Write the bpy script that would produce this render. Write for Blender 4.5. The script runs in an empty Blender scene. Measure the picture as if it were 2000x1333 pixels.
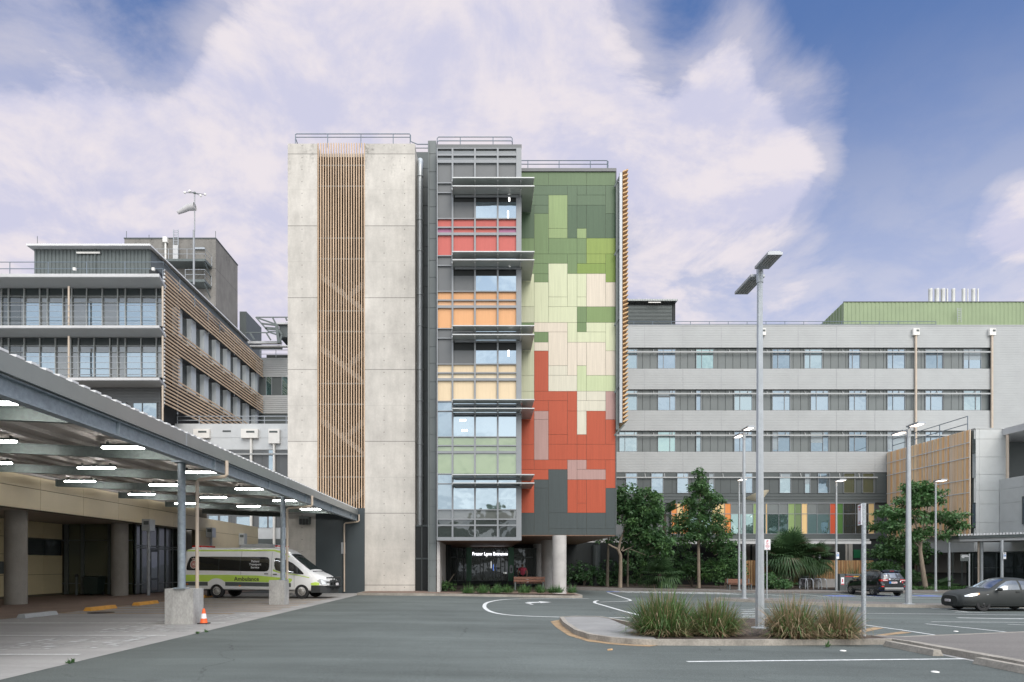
import bpy, bmesh, math, random
from mathutils import Vector, Matrix
R = math.radians
rnd = random.Random(7)
sc = bpy.context.scene
COL = sc.collection
# ---- survey of the site: the camera stands at the origin, 1.65 m above the forecourt, looking along +Y
F, PX, PY, EYE = 1300.0, 943.0, 1105.0, 1.65
def wx(px, d): return (px - PX) * d / F
def wz(py, d): return EYE + (PY - py) * d / F
SL, XA, XB = .016, -3.0, 22.0
def g(x): return -SL * (min(max(x, XA), XB) - XA)          # forecourt falls gently to the right
def G(px, py, dz=0.0):
    x = 0.0
    for _ in range(60):
        d = (EYE - g(x) - dz) * F / (py - PY); x = wx(px, d)
    return x, d
def V(*a): return Vector(a)

class MB:
    def __init__(s): s.v = []; s.f = []; s.m = []; s.mi = 0
    def add(s, vs, fs):
        o = len(s.v); s.v += [tuple(p) for p in vs]
        for f in fs: s.f.append([i + o for i in f]); s.m.append(s.mi)
    def box(s, x0, x1, y0, y1, z0, z1):
        if x1 < x0: x0, x1 = x1, x0
        if y1 < y0: y0, y1 = y1, y0
        if z1 < z0: z0, z1 = z1, z0
        s.add([(x0,y0,z0),(x1,y0,z0),(x1,y1,z0),(x0,y1,z0),(x0,y0,z1),(x1,y0,z1),(x1,y1,z1),(x0,y1,z1)],
              [(0,3,2,1),(4,5,6,7),(0,1,5,4),(1,2,6,5),(2,3,7,6),(3,0,4,7)])
    def bar(s, p, q, w, h=None, up=(0,0,1)):
        h = w if h is None else h
        p = Vector(p); q = Vector(q); t = (q - p).normalized(); up = Vector(up)
        if abs(t.dot(up)) > .99: up = Vector((0,1,0))
        a = t.cross(up).normalized() * (w/2); b = a.cross(t).normalized() * (h/2)
        c = [p-a-b, p+a-b, p+a+b, p-a+b, q-a-b, q+a-b, q+a+b, q-a+b]
        s.add(c, [(0,3,2,1),(4,5,6,7),(0,1,5,4),(1,2,6,5),(2,3,7,6),(3,0,4,7)])
    def tube(s, pts, r, n=8, cap=True):
        pts = [Vector(p) for p in pts]; m = len(pts)
        rs = r if isinstance(r, (list, tuple)) else [r]*m
        t0 = (pts[1]-pts[0]).normalized()
        u = t0.cross(Vector((0,0,1)));
        if u.length < .05: u = t0.cross(Vector((1,0,0)))
        u.normalize(); vs = []; fs = []
        for i in range(m):
            t = (pts[min(i+1,m-1)] - pts[max(i-1,0)]).normalized()
            u = (u - t*u.dot(t)).normalized(); w = t.cross(u)
            for k in range(n):
                a = 2*math.pi*k/n; vs.append(pts[i] + (u*math.cos(a) + w*math.sin(a))*rs[i])
        for i in range(m-1):
            for k in range(n):
                fs.append((i*n+k, i*n+(k+1)%n, (i+1)*n+(k+1)%n, (i+1)*n+k))
        if cap: fs.append(tuple(range(n-1,-1,-1))); fs.append(tuple(range((m-1)*n, m*n)))
        s.add(vs, fs)
    def lathe(s, prof, c=(0,0,0), n=20, M=None, cap=True):
        vs = []; fs = []; c = Vector(c)
        for r, z in prof:
            for k in range(n):
                a = 2*math.pi*k/n; p = Vector((r*math.cos(a), r*math.sin(a), z))
                vs.append((M @ p if M else p) + c)
        for i in range(len(prof)-1):
            for k in range(n): fs.append((i*n+k, i*n+(k+1)%n, (i+1)*n+(k+1)%n, (i+1)*n+k))
        if cap and prof[0][0] > 1e-5: fs.append(tuple(range(n-1,-1,-1)))
        if cap and prof[-1][0] > 1e-5: fs.append(tuple(range((len(prof)-1)*n, len(prof)*n)))
        s.add(vs, fs)
    def ell(s, c, r, n=12, m=8, M=None):
        prof = [(math.sin(math.pi*i/m), -math.cos(math.pi*i/m)) for i in range(m+1)]
        vs = []; fs = []; c = Vector(c)
        for a, z in prof:
            for k in range(n):
                t = 2*math.pi*k/n; p = Vector((a*math.cos(t)*r[0], a*math.sin(t)*r[1], z*r[2]))
                vs.append((M @ p if M else p) + c)
        for i in range(m):
            for k in range(n): fs.append((i*n+k, i*n+(k+1)%n, (i+1)*n+(k+1)%n, (i+1)*n+k))
        s.add(vs, fs)
    def poly(s, pts): s.add(pts, [tuple(range(len(pts)))])
    def prism(s, pts, vec):                       # extrude a planar outline along vec
        n = len(pts); vec = Vector(vec); a = [Vector(p) for p in pts]; b = [p + vec for p in a]
        s.add(a + b, [tuple(range(n-1,-1,-1)), tuple(range(n,2*n))] + [(i,(i+1)%n,n+(i+1)%n,n+i) for i in range(n)])
    def corr(s, x0, x1, y, z0, z1, pitch=.2, dep=.03, axis='z'):  # ribbed metal sheet facing -Y
        if axis == 'z':
            n = max(2, round((z1-z0)/pitch)); st = (z1-z0)/n; prof = []
            for i in range(n):
                a = z0 + i*st; prof += [(a, 0), (a+st*.82, 0), (a+st*.86, dep), (a+st*.96, dep)]
            prof.append((z1, 0))
            vs = []; 
            for z, dd in prof: vs += [(x0, y+dd, z), (x1, y+dd, z)]
        else:
            n = max(2, round((x1-x0)/pitch)); st = (x1-x0)/n; prof = []
            for i in range(n):
                a = x0 + i*st; prof += [(a, 0), (a+st*.5, 0), (a+st*.58, dep), (a+st*.92, dep)]
            prof.append((x1, 0)); vs = []
            for x, dd in prof: vs += [(x, y+dd, z1), (x, y+dd, z0)]
        s.add(vs, [(2*i, 2*i+1, 2*i+3, 2*i+2) for i in range(len(prof)-1)])
    def build(s, name, mats, parent=None, smooth=False, origin=None, local=False, ang=35, recalc=False):
        me = bpy.data.meshes.new(name)
        off = Vector((0,0,0))
        if parent is not None and not local: off = root_loc(parent)
        elif origin is not None: off = Vector(origin)
        me.from_pydata([(p[0]-off.x, p[1]-off.y, p[2]-off.z) for p in s.v], [], s.f)
        mats = mats if isinstance(mats, (list, tuple)) else [mats]
        for m in mats: me.materials.append(m)
        me.polygons.foreach_set('material_index', s.m)
        if recalc:
            bm = bmesh.new(); bm.from_mesh(me); bmesh.ops.recalc_face_normals(bm, faces=bm.faces); bm.to_mesh(me); bm.free()
        if smooth:
            me.polygons.foreach_set('use_smooth', [True]*len(me.polygons))
            me.set_sharp_from_angle(angle=R(ang))
        me.update()
        o = bpy.data.objects.new(name, me); COL.objects.link(o)
        if parent is not None: o.parent = parent
        elif origin is not None: o.location = off
        return o

def root_loc(o):
    p = Vector((0,0,0))
    while o is not None: p += o.location; o = o.parent
    return p
def tag(o, label=None, cat=None, group=None, kind=None):
    if label: o['label'] = label
    if cat: o['category'] = cat
    if group: o['group'] = group
    if kind: o['kind'] = kind
    return o
def thing(name, label, cat, loc=(0,0,0), rz=0, group=None):
    o = bpy.data.objects.new(name, None); COL.objects.link(o); o.empty_display_size = .3
    o.location = loc; o.rotation_euler = (0,0,rz)
    return tag(o, label, cat, group)
def dup(o, loc=None, rz=None, label=None, parent=None):
    c = o.copy(); COL.objects.link(c)
    if parent is not None: c.parent = parent
    if loc is not None: c.location = loc
    if rz is not None: c.rotation_euler = (0,0,rz)
    if label: c['label'] = label
    for ch in list(o.children): dup(ch, parent=c)
    return c
def text_part(txt, size, mat, name, parent, M, extrude=.004, align='CENTER', sx=1.0):
    cu = bpy.data.curves.new(name, 'FONT'); cu.body = txt; cu.size = size; cu.extrude = extrude
    cu.align_x = align; cu.resolution_u = 2; cu.offset = size*.012
    ob = bpy.data.objects.new(name, cu); COL.objects.link(ob)
    dg = bpy.context.evaluated_depsgraph_get()
    me = bpy.data.meshes.new_from_object(ob.evaluated_get(dg)); bpy.data.objects.remove(ob)
    me.transform(M @ Matrix.Diagonal((sx,1,1,1))); me.materials.clear(); me.materials.append(mat); me.name = name
    o = bpy.data.objects.new(name, me); COL.objects.link(o)
    if parent is not None: o.parent = parent
    return o
FACE = Matrix.Rotation(R(90), 4, 'X')      # text plane XY -> XZ, facing -Y

# ---------------------------------------------------------------- materials
def _new(name):
    m = bpy.data.materials.new(name); m.use_nodes = True
    nt = m.node_tree; return m, nt, nt.nodes['Principled BSDF']
def N(nt, t, **kw):
    n = nt.nodes.new(t)
    for k, v in kw.items():
        if k.startswith('i_'): n.inputs[int(k[2:]) if k[2:].isdigit() else k[2:]].default_value = v
        else: setattr(n, k, v)
    return n
def L(nt, a, b): nt.links.new(a, b)
def math_(nt, op, a, b=None, c=None):
    n = nt.nodes.new('ShaderNodeMath'); n.operation = op
    for i, x in enumerate((a, b, c)):
        if x is None: continue
        if isinstance(x, (int, float)): n.inputs[i].default_value = x
        else: nt.links.new(x, n.inputs[i])
    return n.outputs[0]
def mixc(nt, fac, a, b, mode='MIX'):
    n = nt.nodes.new('ShaderNodeMix'); n.data_type = 'RGBA'; n.blend_type = mode
    for s, x in ((n.inputs[0], fac), (n.inputs[6], a), (n.inputs[7], b)):
        if isinstance(x, (int, float)): s.default_value = x
        elif isinstance(x, (tuple, list)): s.default_value = (*x[:3], 1)
        else: nt.links.new(x, s)
    return n.outputs[2]
def mat(name, c, rough=.6, metal=0.0, var=.12, scale=1.5, stretch=(1,1,1), bump=0.0, bscale=30, spec=.5, fine=0.0, fscale=60, emit=0.0, coat=0.0):
    m, nt, p = _new(name)
    p.inputs['Roughness'].default_value = rough; p.inputs['Metallic'].default_value = metal
    p.inputs['Specular IOR Level'].default_value = spec; p.inputs['Coat Weight'].default_value = coat
    tc = N(nt, 'ShaderNodeTexCoord'); mp = N(nt, 'ShaderNodeMapping'); mp.inputs['Scale'].default_value = stretch
    L(nt, tc.outputs['Object'], mp.inputs['Vector'])
    nz = N(nt, 'ShaderNodeTexNoise'); nz.inputs['Scale'].default_value = scale; nz.inputs['Detail'].default_value = 5; nz.inputs['Roughness'].default_value = .6
    L(nt, mp.outputs[0], nz.inputs['Vector'])
    lo = tuple(max(0, x*(1-var)) for x in c); hi = tuple(min(1, x*(1+var)) for x in c)
    r = N(nt, 'ShaderNodeMapRange'); r.inputs[1].default_value = .3; r.inputs[2].default_value = .7
    L(nt, nz.outputs[0], r.inputs[0])
    col = mixc(nt, r.outputs[0], lo, hi)
    if fine:
        n2 = N(nt, 'ShaderNodeTexNoise'); n2.inputs['Scale'].default_value = fscale; n2.inputs['Detail'].default_value = 2
        L(nt, mp.outputs[0], n2.inputs['Vector'])
        r2 = N(nt, 'ShaderNodeMapRange'); r2.inputs[1].default_value = .35; r2.inputs[2].default_value = .65; r2.inputs[3].default_value = 1-fine; r2.inputs[4].default_value = 1+fine
        L(nt, n2.outputs[0], r2.inputs[0])
        col = mixc(nt, 1.0, col, r2.outputs[0], 'MULTIPLY')
    L(nt, col, p.inputs['Base Color'])
    if bump:
        nb = N(nt, 'ShaderNodeTexNoise'); nb.inputs['Scale'].default_value = bscale; nb.inputs['Detail'].default_value = 4
        L(nt, mp.outputs[0], nb.inputs['Vector'])
        b = N(nt, 'ShaderNodeBump'); b.inputs['Strength'].default_value = bump; b.inputs['Distance'].default_value = .02
        L(nt, nb.outputs[0], b.inputs['Height']); L(nt, b.outputs[0], p.inputs['Normal'])
    if emit:
        p.inputs['Emission Color'].default_value = (*c, 1); p.inputs['Emission Strength'].default_value = emit
    return m
def glass(name, tint=(.03,.045,.05), refl=.5, gl=(.85,.92,1.0), rough=.02, wav=.03):
    m, nt, p = _new(name)
    p.inputs['Base Color'].default_value = (*tint, 1); p.inputs['Roughness'].default_value = .25
    gs = N(nt, 'ShaderNodeBsdfGlossy'); gs.inputs['Color'].default_value = (*gl, 1); gs.inputs['Roughness'].default_value = rough
    mx = N(nt, 'ShaderNodeMixShader'); mx.inputs[0].default_value = refl
    tc = N(nt, 'ShaderNodeTexCoord'); nz = N(nt, 'ShaderNodeTexNoise'); nz.inputs['Scale'].default_value = .9
    L(nt, tc.outputs['Object'], nz.inputs['Vector'])
    b = N(nt, 'ShaderNodeBump'); b.inputs['Strength'].default_value = wav; b.inputs['Distance'].default_value = .3
    L(nt, nz.outputs[0], b.inputs['Height']); L(nt, b.outputs[0], gs.inputs['Normal'])
    L(nt, p.outputs[0], mx.inputs[1]); L(nt, gs.outputs[0], mx.inputs[2])
    L(nt, mx.outputs[0], nt.nodes['Material Output'].inputs[0])
    return m
def emis(name, c, s):
    m, nt, p = _new(name)
    p.inputs['Base Color'].default_value = (*c, 1); p.inputs['Emission Color'].default_value = (*c, 1); p.inputs['Emission Strength'].default_value = s
    return m
def concrete_wall(name, c, zj, z0, cx=1.22, cz=.71, top=None):
    """board-formed concrete: lift joints every zj metres, tie holes, rain streaks, blotches"""
    m, nt, p = _new(name); p.inputs['Roughness'].default_value = .85; p.inputs['Specular IOR Level'].default_value = .25
    tc = N(nt, 'ShaderNodeTexCoord'); sp = N(nt, 'ShaderNodeSeparateXYZ'); L(nt, tc.outputs['Object'], sp.inputs[0])
    def noise(scale, st=(1,1,1), det=6):
        mp = N(nt, 'ShaderNodeMapping'); mp.inputs['Scale'].default_value = st; L(nt, tc.outputs['Object'], mp.inputs[0])
        n = N(nt, 'ShaderNodeTexNoise'); n.inputs['Scale'].default_value = scale; n.inputs['Detail'].default_value = det; n.inputs['Roughness'].default_value = .65
        L(nt, mp.outputs[0], n.inputs[0]); return n.outputs[0]
    def rng(x, a, b, lo, hi):
        r = N(nt, 'ShaderNodeMapRange'); L(nt, x, r.inputs[0])
        for i, v in zip((1,2,3,4), (a,b,lo,hi)): r.inputs[i].default_value = v
        return r.outputs[0]
    f1 = rng(noise(.5), .32, .68, .84, 1.12)
    f2 = rng(noise(2.2, (1,1,.25)), .35, .7, 1.06, .88)
    f3 = rng(noise(9, (1,1,1)), .3, .7, .95, 1.05)
    tone = math_(nt, 'MULTIPLY', math_(nt, 'MULTIPLY', f1, f2), f3)
    # each pour slightly different
    zz = math_(nt, 'DIVIDE', math_(nt, 'SUBTRACT', sp.outputs[2], z0), zj)
    wn = N(nt, 'ShaderNodeTexWhiteNoise', noise_dimensions='1D'); L(nt, math_(nt, 'FLOOR', zz), wn.inputs['W'])
    tone = math_(nt, 'MULTIPLY', tone, rng(wn.outputs[0], 0, 1, .93, 1.07))
    fz = math_(nt, 'FRACT', zz)
    j1 = math_(nt, 'LESS_THAN', math_(nt, 'ABSOLUTE', math_(nt, 'SUBTRACT', fz, .5)), .494)     # 0 on the joint
    h = math_(nt, 'FRACT', math_(nt, 'MULTIPLY', zz, 2)); j2 = math_(nt, 'LESS_THAN', math_(nt, 'ABSOLUTE', math_(nt, 'SUBTRACT', h, .5)), .494)
    jn = math_(nt, 'MULTIPLY', rng(j1, 0, 1, .58, 1), rng(j2, 0, 1, .88, 1))
    u = math_(nt, 'SUBTRACT', math_(nt, 'FRACT', math_(nt, 'DIVIDE', sp.outputs[0], cx)), .5); v = math_(nt, 'SUBTRACT', math_(nt, 'FRACT', math_(nt, 'DIVIDE', sp.outputs[2], cz)), .5)
    u = math_(nt, 'MULTIPLY', u, cx); v = math_(nt, 'MULTIPLY', v, cz)
    rr = math_(nt, 'SQRT', math_(nt, 'ADD', math_(nt, 'MULTIPLY', u, u), math_(nt, 'MULTIPLY', v, v)))
    hole = rng(math_(nt, 'GREATER_THAN', rr, .032), 0, 1, .5, 1)
    tone = math_(nt, 'MULTIPLY', math_(nt, 'MULTIPLY', tone, jn), hole)
    if top:                                   # dirt washed down from the coping
        near = rng(sp.outputs[2], top-4.2, top, 0, 1)
        st = rng(noise(1.6, (1.2,1,.3)), .5, .72, 0, 1); st2 = rng(noise(6, (1,1,1.0)), .45, .62, 0, 1)
        k = math_(nt, 'MULTIPLY', math_(nt, 'MULTIPLY', near, st), st2)
        tone = math_(nt, 'MULTIPLY', tone, math_(nt, 'SUBTRACT', 1, math_(nt, 'MULTIPLY', k, .8)))
    cc = N(nt, 'ShaderNodeCombineColor'); 
    for i in range(3): L(nt, math_(nt, 'MULTIPLY', tone, c[i]), cc.inputs[i])
    L(nt, cc.outputs[0], p.inputs['Base Color'])
    b = N(nt, 'ShaderNodeBump'); b.inputs['Strength'].default_value = .25; b.inputs['Distance'].default_value = .02; L(nt, noise(14), b.inputs['Height']); L(nt, b.outputs[0], p.inputs['Normal'])
    return m
def asphalt(name, c, patch=.12):
    m, nt, p = _new(name); p.inputs['Roughness'].default_value = .85; p.inputs['Specular IOR Level'].default_value = .3
    tc = N(nt, 'ShaderNodeTexCoord')
    def noise(s, st=(1,1,1), d=5, ro=.6):
        mp = N(nt, 'ShaderNodeMapping'); mp.inputs['Scale'].default_value = st; L(nt, tc.outputs['Object'], mp.inputs[0])
        n = N(nt, 'ShaderNodeTexNoise'); n.inputs['Scale'].default_value = s; n.inputs['Detail'].default_value = d; n.inputs['Roughness'].default_value = ro
        L(nt, mp.outputs[0], n.inputs[0]); return n.outputs[0]
    def rng(x, a, b, lo, hi):
        r = N(nt, 'ShaderNodeMapRange'); L(nt, x, r.inputs[0])
        for i, v in zip((1,2,3,4), (a,b,lo,hi)): r.inputs[i].default_value = v
        return r.outputs[0]
    t = math_(nt, 'MULTIPLY', rng(noise(.12, (1,1,1)), .35, .65, 1-patch, 1+patch), rng(noise(.5, (.25,1.6,1), 6, .7), .3, .7, 1-patch, 1+patch))
    t = math_(nt, 'MULTIPLY', t, rng(noise(45, (1,1,1), 2), .3, .7, .72, 1.3))
    t = math_(nt, 'MULTIPLY', t, rng(noise(160, (1,1,1), 1), .62, .72, 1, 1.9))
    t = math_(nt, 'MULTIPLY', t, rng(noise(.9, (1,1,1), 3, .5), .66, .76, 1, .80))            # oil-dark spots
    t = math_(nt, 'MULTIPLY', t, rng(noise(.35, (.12,2.6,1), 4, .6), .56, .66, 1, .90))        # tyre-polished lanes
    vo = N(nt, 'ShaderNodeTexVoronoi'); vo.feature = 'DISTANCE_TO_EDGE'; vo.inputs['Scale'].default_value = .16
    wv = N(nt, 'ShaderNodeVectorMath', operation='ADD'); L(nt, tc.outputs['Object'], wv.inputs[0])
    wn = N(nt, 'ShaderNodeTexNoise'); wn.inputs['Scale'].default_value = .8; wn.inputs['Detail'].default_value = 5; L(nt, tc.outputs['Object'], wn.inputs[0]); L(nt, wn.outputs['Color'], wv.inputs[1]); L(nt, wv.outputs[0], vo.inputs['Vector'])
    crack = math_(nt, 'MULTIPLY', rng(vo.outputs['Distance'], .0, .0035, 1, 0), rng(noise(.22, (1,1,1), 2), .48, .56, 0, 1))
    t = math_(nt, 'MULTIPLY', t, math_(nt, 'SUBTRACT', 1, math_(nt, 'MULTIPLY', crack, .45)))
    cc = N(nt, 'ShaderNodeCombineColor')
    for i in range(3): L(nt, math_(nt, 'MULTIPLY', t, c[i]), cc.inputs[i])
    L(nt, cc.outputs[0], p.inputs['Base Color'])
    b = N(nt, 'ShaderNodeBump'); b.inputs['Strength'].default_value = .5; b.inputs['Distance'].default_value = .01
    L(nt, noise(70, (1,1,1), 3), b.inputs['Height']); L(nt, b.outputs[0], p.inputs['Normal'])
    return m
def foliage(name, c1, c2, scale=1.1):
    m, nt, p = _new(name); p.inputs['Roughness'].default_value = .5; p.inputs['Specular IOR Level'].default_value = .35
    tc = N(nt, 'ShaderNodeTexCoord'); n = N(nt, 'ShaderNodeTexNoise'); n.inputs['Scale'].default_value = scale; n.inputs['Detail'].default_value = 6; n.inputs['Roughness'].default_value = .75
    L(nt, tc.outputs['Object'], n.inputs[0]); r = N(nt, 'ShaderNodeMapRange'); r.inputs[1].default_value = .32; r.inputs[2].default_value = .68; L(nt, n.outputs[0], r.inputs[0])
    L(nt, mixc(nt, r.outputs[0], c1, c2), p.inputs['Base Color'])
    tr = N(nt, 'ShaderNodeBsdfTranslucent'); L(nt, mixc(nt, r.outputs[0], c1, c2), tr.inputs[0])
    mx = N(nt, 'ShaderNodeMixShader'); mx.inputs[0].default_value = .25
    L(nt, p.outputs[0], mx.inputs[1]); L(nt, tr.outputs[0], mx.inputs[2]); L(nt, mx.outputs[0], nt.nodes['Material Output'].inputs[0])
    return m
WOODGRAIN = dict(scale=1.0, stretch=(26,26,.5))
M = {}
M['conc'] = concrete_wall('board_formed_concrete', (.49,.462,.42), 4.275, wz(441.5,39.6), top=wz(281,39.6))
M['conc_old'] = concrete_wall('weathered_grey_concrete', (.19,.18,.165), 4.1, 1.0, top=37.0)
M['conc_light'] = mat('smooth_pale_concrete', (.42,.40,.38), .85, var=.14, scale=1.2, bump=.2, fine=.08)
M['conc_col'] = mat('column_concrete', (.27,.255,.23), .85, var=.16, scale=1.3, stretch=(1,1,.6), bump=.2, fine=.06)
M['conc_plinth'] = mat('plinth_concrete', (.36,.355,.34), .85, var=.25, scale=2.2, stretch=(1,1,.5), bump=.3, fine=.1, fscale=30)
M['apron'] = mat('apron_concrete', (.285,.278,.268), .85, var=.16, scale=.6, stretch=(.35,2.0,1), bump=.15, bscale=40, fine=.08, fscale=25)
M['asphalt'] = asphalt('asphalt_surface', (.090,.102,.096), .20)
M['gravel_path'] = asphalt('exposed_aggregate', (.15,.138,.128), .08)
M['brown_pave'] = mat('brown_paving', (.18,.125,.095), .85, var=.14, scale=.8, fine=.1, fscale=14, bump=.15)
M['kerb'] = mat('kerb_concrete', (.27,.245,.21), .88, var=.25, scale=1.8, bump=.3, fine=.12, fscale=22)
M['mulch'] = mat('bark_mulch', (.055,.038,.028), .95, var=.5, scale=9, bump=.8, bscale=30, fine=.35, fscale=35)
M['pavers'] = mat('island_paving', (.22,.217,.21), .85, var=.15, scale=1.2, fine=.1, bump=.15)
M['white_paint'] = mat('worn_white_paint', (.56,.57,.56), .7, var=.22, scale=7, fine=.15, fscale=40)
M['faded_paint'] = mat('faded_white_paint', (.46,.465,.46), .75, var=.12, scale=5, fine=.12, fscale=30)
M['orange_paint'] = mat('worn_orange_paint', (.42,.23,.075), .75, var=.22, scale=5, fine=.2, fscale=30)
M['orange_faded'] = mat('faded_orange_paint', (.28,.19,.105), .75, var=.25, scale=4, fine=.2, fscale=20)
M['yellow_solid'] = mat('yellow_rubber', (.62,.30,.045), .6, var=.15, scale=4)
M['blue_paint'] = mat('worn_blue_paint', (.12,.17,.42), .75, var=.25, scale=5, fine=.2)
M['grey_alu'] = mat('grey_metal_cladding', (.33,.338,.335), .5, .0, var=.06, scale=.5, spec=.5)
M['frame_alu'] = mat('silver_frame', (.205,.215,.225), .45, .1, var=.05, scale=2)
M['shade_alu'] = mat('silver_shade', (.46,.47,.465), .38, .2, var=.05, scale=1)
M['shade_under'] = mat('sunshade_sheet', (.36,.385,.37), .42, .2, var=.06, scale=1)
M['char'] = mat('charcoal_cladding', (.066,.077,.077), .55, var=.08, scale=.8)
M['dark_grey'] = mat('dark_grey_cladding', (.10,.105,.108), .45, var=.08, scale=.8)
M['fin'] = mat('grey_green_cladding', (.125,.14,.138), .5, var=.07, scale=.8)
M['base_dark'] = mat('dark_base_cladding', (.034,.045,.050), .55, var=.1, scale=.8)
M['blackish'] = mat('near_black', (.012,.014,.014), .7, var=.1)
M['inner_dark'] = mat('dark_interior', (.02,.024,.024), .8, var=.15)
M['galv'] = mat('galvanised_steel', (.26,.30,.33), .5, .3, var=.14, scale=6, fine=.08, fscale=14)
M['galv_lite'] = mat('galvanised_pole', (.38,.40,.41), .42, .45, var=.08, scale=5, fine=.05)
M['gutter'] = mat('gutter_metal', (.26,.275,.27), .3, .35, var=.06, scale=1)
M['steel_dark'] = mat('dark_steel', (.10,.115,.112), .5, .2, var=.1, scale=3)
M['rail'] = mat('railing_steel', (.13,.16,.19), .45, .3, var=.08)
M['rail_lite'] = mat('pale_railing_steel', (.33,.35,.37), .45, .3, var=.08)
M['soffit'] = mat('soffit_sheet', (.40,.365,.33), .6, var=.05, scale=1)
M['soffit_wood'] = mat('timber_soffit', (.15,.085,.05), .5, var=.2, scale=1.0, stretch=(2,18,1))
M['roof_white'] = mat('white_roof_sheet', (.62,.62,.62), .5, var=.06)
M['slab'] = mat('painted_slab', (.47,.47,.47), .7, var=.08, scale=1.2)
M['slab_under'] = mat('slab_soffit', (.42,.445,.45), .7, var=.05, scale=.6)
M['tan_pipe'] = mat('beige_pipe', (.46,.38,.30), .5, var=.08)
M['white_pipe'] = mat('offwhite_metal', (.70,.68,.64), .5, var=.06)
M['batten'] = mat('timber_batten', (.50,.355,.235), .6, var=.22, scale=1.0, stretch=(9,9,.35))
M['slat'] = mat('timber_slat', (.52,.385,.26), .6, var=.28, scale=.35, stretch=(3,1,14))
M['slat_end'] = mat('timber_slat_gold', (.52,.33,.16), .6, var=.2, scale=1.5)
M['cream'] = mat('cream_panel', (.58,.49,.325), .5, var=.06, scale=.7)
M['cream_low'] = mat('cream_wall_panel', (.58,.50,.31), .5, var=.06, scale=.7)
M['cream_joint'] = mat('panel_joint', (.10,.085,.055), .8)
M['green_roof'] = mat('green_metal', (.205,.262,.142), .5, var=.07, scale=.6)
M['flue'] = mat('flue_metal', (.55,.54,.53), .35, .5, var=.08)
M['glass_sky'] = glass('sky_glass', (.025,.035,.04), .40, (.72,.87,.98))
M['glass_ward'] = glass('ward_glass', (.03,.05,.065), .29, (.70,.85,.97))
M['glass_ward_b'] = glass('ward_glass_deep', (.02,.04,.055), .21, (.66,.84,.98)); M['glass_ward_c'] = glass('ward_glass_pale', (.06,.09,.10), .27, (.74,.90,.96))
M['glass_dark'] = glass('dark_glass', (.012,.018,.017), .07)
M['glass_tint'] = glass('tinted_glass', (.085,.088,.082), .10)
M['glass_green'] = glass('green_glass', (.10,.14,.055), .20, (.75,.85,.7))
M['glass_teal'] = glass('teal_glass', (.03,.06,.055), .29, (.70,.95,.95))
M['glass_entry'] = glass('entry_glass', (.006,.012,.009), .035)
M['glass_olive'] = glass('olive_glass', (.06,.066,.035), .06)
M['white_opal'] = emis('lit_tube', (1,.985,.97), 34.0)
M['lamp_lit'] = emis('lit_lamp', (1.0,.86,.74), 3.2)
M['sign_lit'] = emis('lit_letters', (.93,.93,1.0), 1.7)
M['room_light'] = emis('room_light', (1,.98,.95), 3.0)
M['rubber'] = mat('black_rubber', (.016,.016,.017), .75, var=.15)
M['bark'] = mat('tree_bark', (.21,.17,.13), .9, var=.25, scale=4, stretch=(1,1,.3), bump=.5)
M['bark_dark'] = mat('dark_bark', (.10,.085,.065), .9, var=.25, scale=4, stretch=(1,1,.3), bump=.5)
M['leaf_a'] = foliage('leaf_green', (.045,.105,.036), (.10,.19,.058))
M['leaf_b'] = foliage('leaf_dark_green', (.030,.080,.032), (.068,.14,.050))
M['leaf_c'] = foliage('leaf_bright_green', (.035,.095,.03), (.085,.18,.055))
M['leaf_y'] = foliage('leaf_pale_tip', (.06,.13,.05), (.13,.22,.09))
M['palm'] = foliage('palm_green', (.03,.075,.032), (.085,.15,.06))
M['palm_dry'] = foliage('palm_dry', (.09,.08,.05), (.15,.13,.08))
M['grass_g'] = foliage('blade_green', (.05,.115,.034), (.125,.20,.06), 3)
M['grass_o'] = foliage('blade_olive', (.12,.12,.05), (.21,.18,.085), 3)
M['grass_d'] = foliage('blade_dry', (.24,.17,.10), (.40,.30,.19), 3)
def wood_panel(n, c, v=.09): return mat(n, c, .48, spec=.28, var=v, scale=1.2, stretch=(9,9,.35), fine=.04, fscale=30, bump=.06, bscale=1.5)
def fb(mb, d, px0, py0, px1, py1, f=0.0, b=.1):
    mb.box(wx(px0,d), wx(px1,d), d+f, d+b, wz(py0,d), wz(py1,d))
def railing(mb, pts, h0, ht, posts=2.4, r=.025, mids=(.5,), loop=False):
    """rail along a poly-line of (x,y); z from h0 to h0+ht"""
    for t in (1.0,)+tuple(mids):
        mb.tube([(x,y,h0+ht*t) for x,y in pts], r, 6)
    for (x0,y0),(x1,y1) in zip(pts, pts[1:]):
        Ls = math.hypot(x1-x0,y1-y0); n = max(1, round(Ls/posts))
        for i in range(n+1):
            t = i/n; mb.tube([(x0+(x1-x0)*t,y0+(y1-y0)*t,h0),(x0+(x1-x0)*t,y0+(y1-y0)*t,h0+ht)], r, 6)

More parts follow.
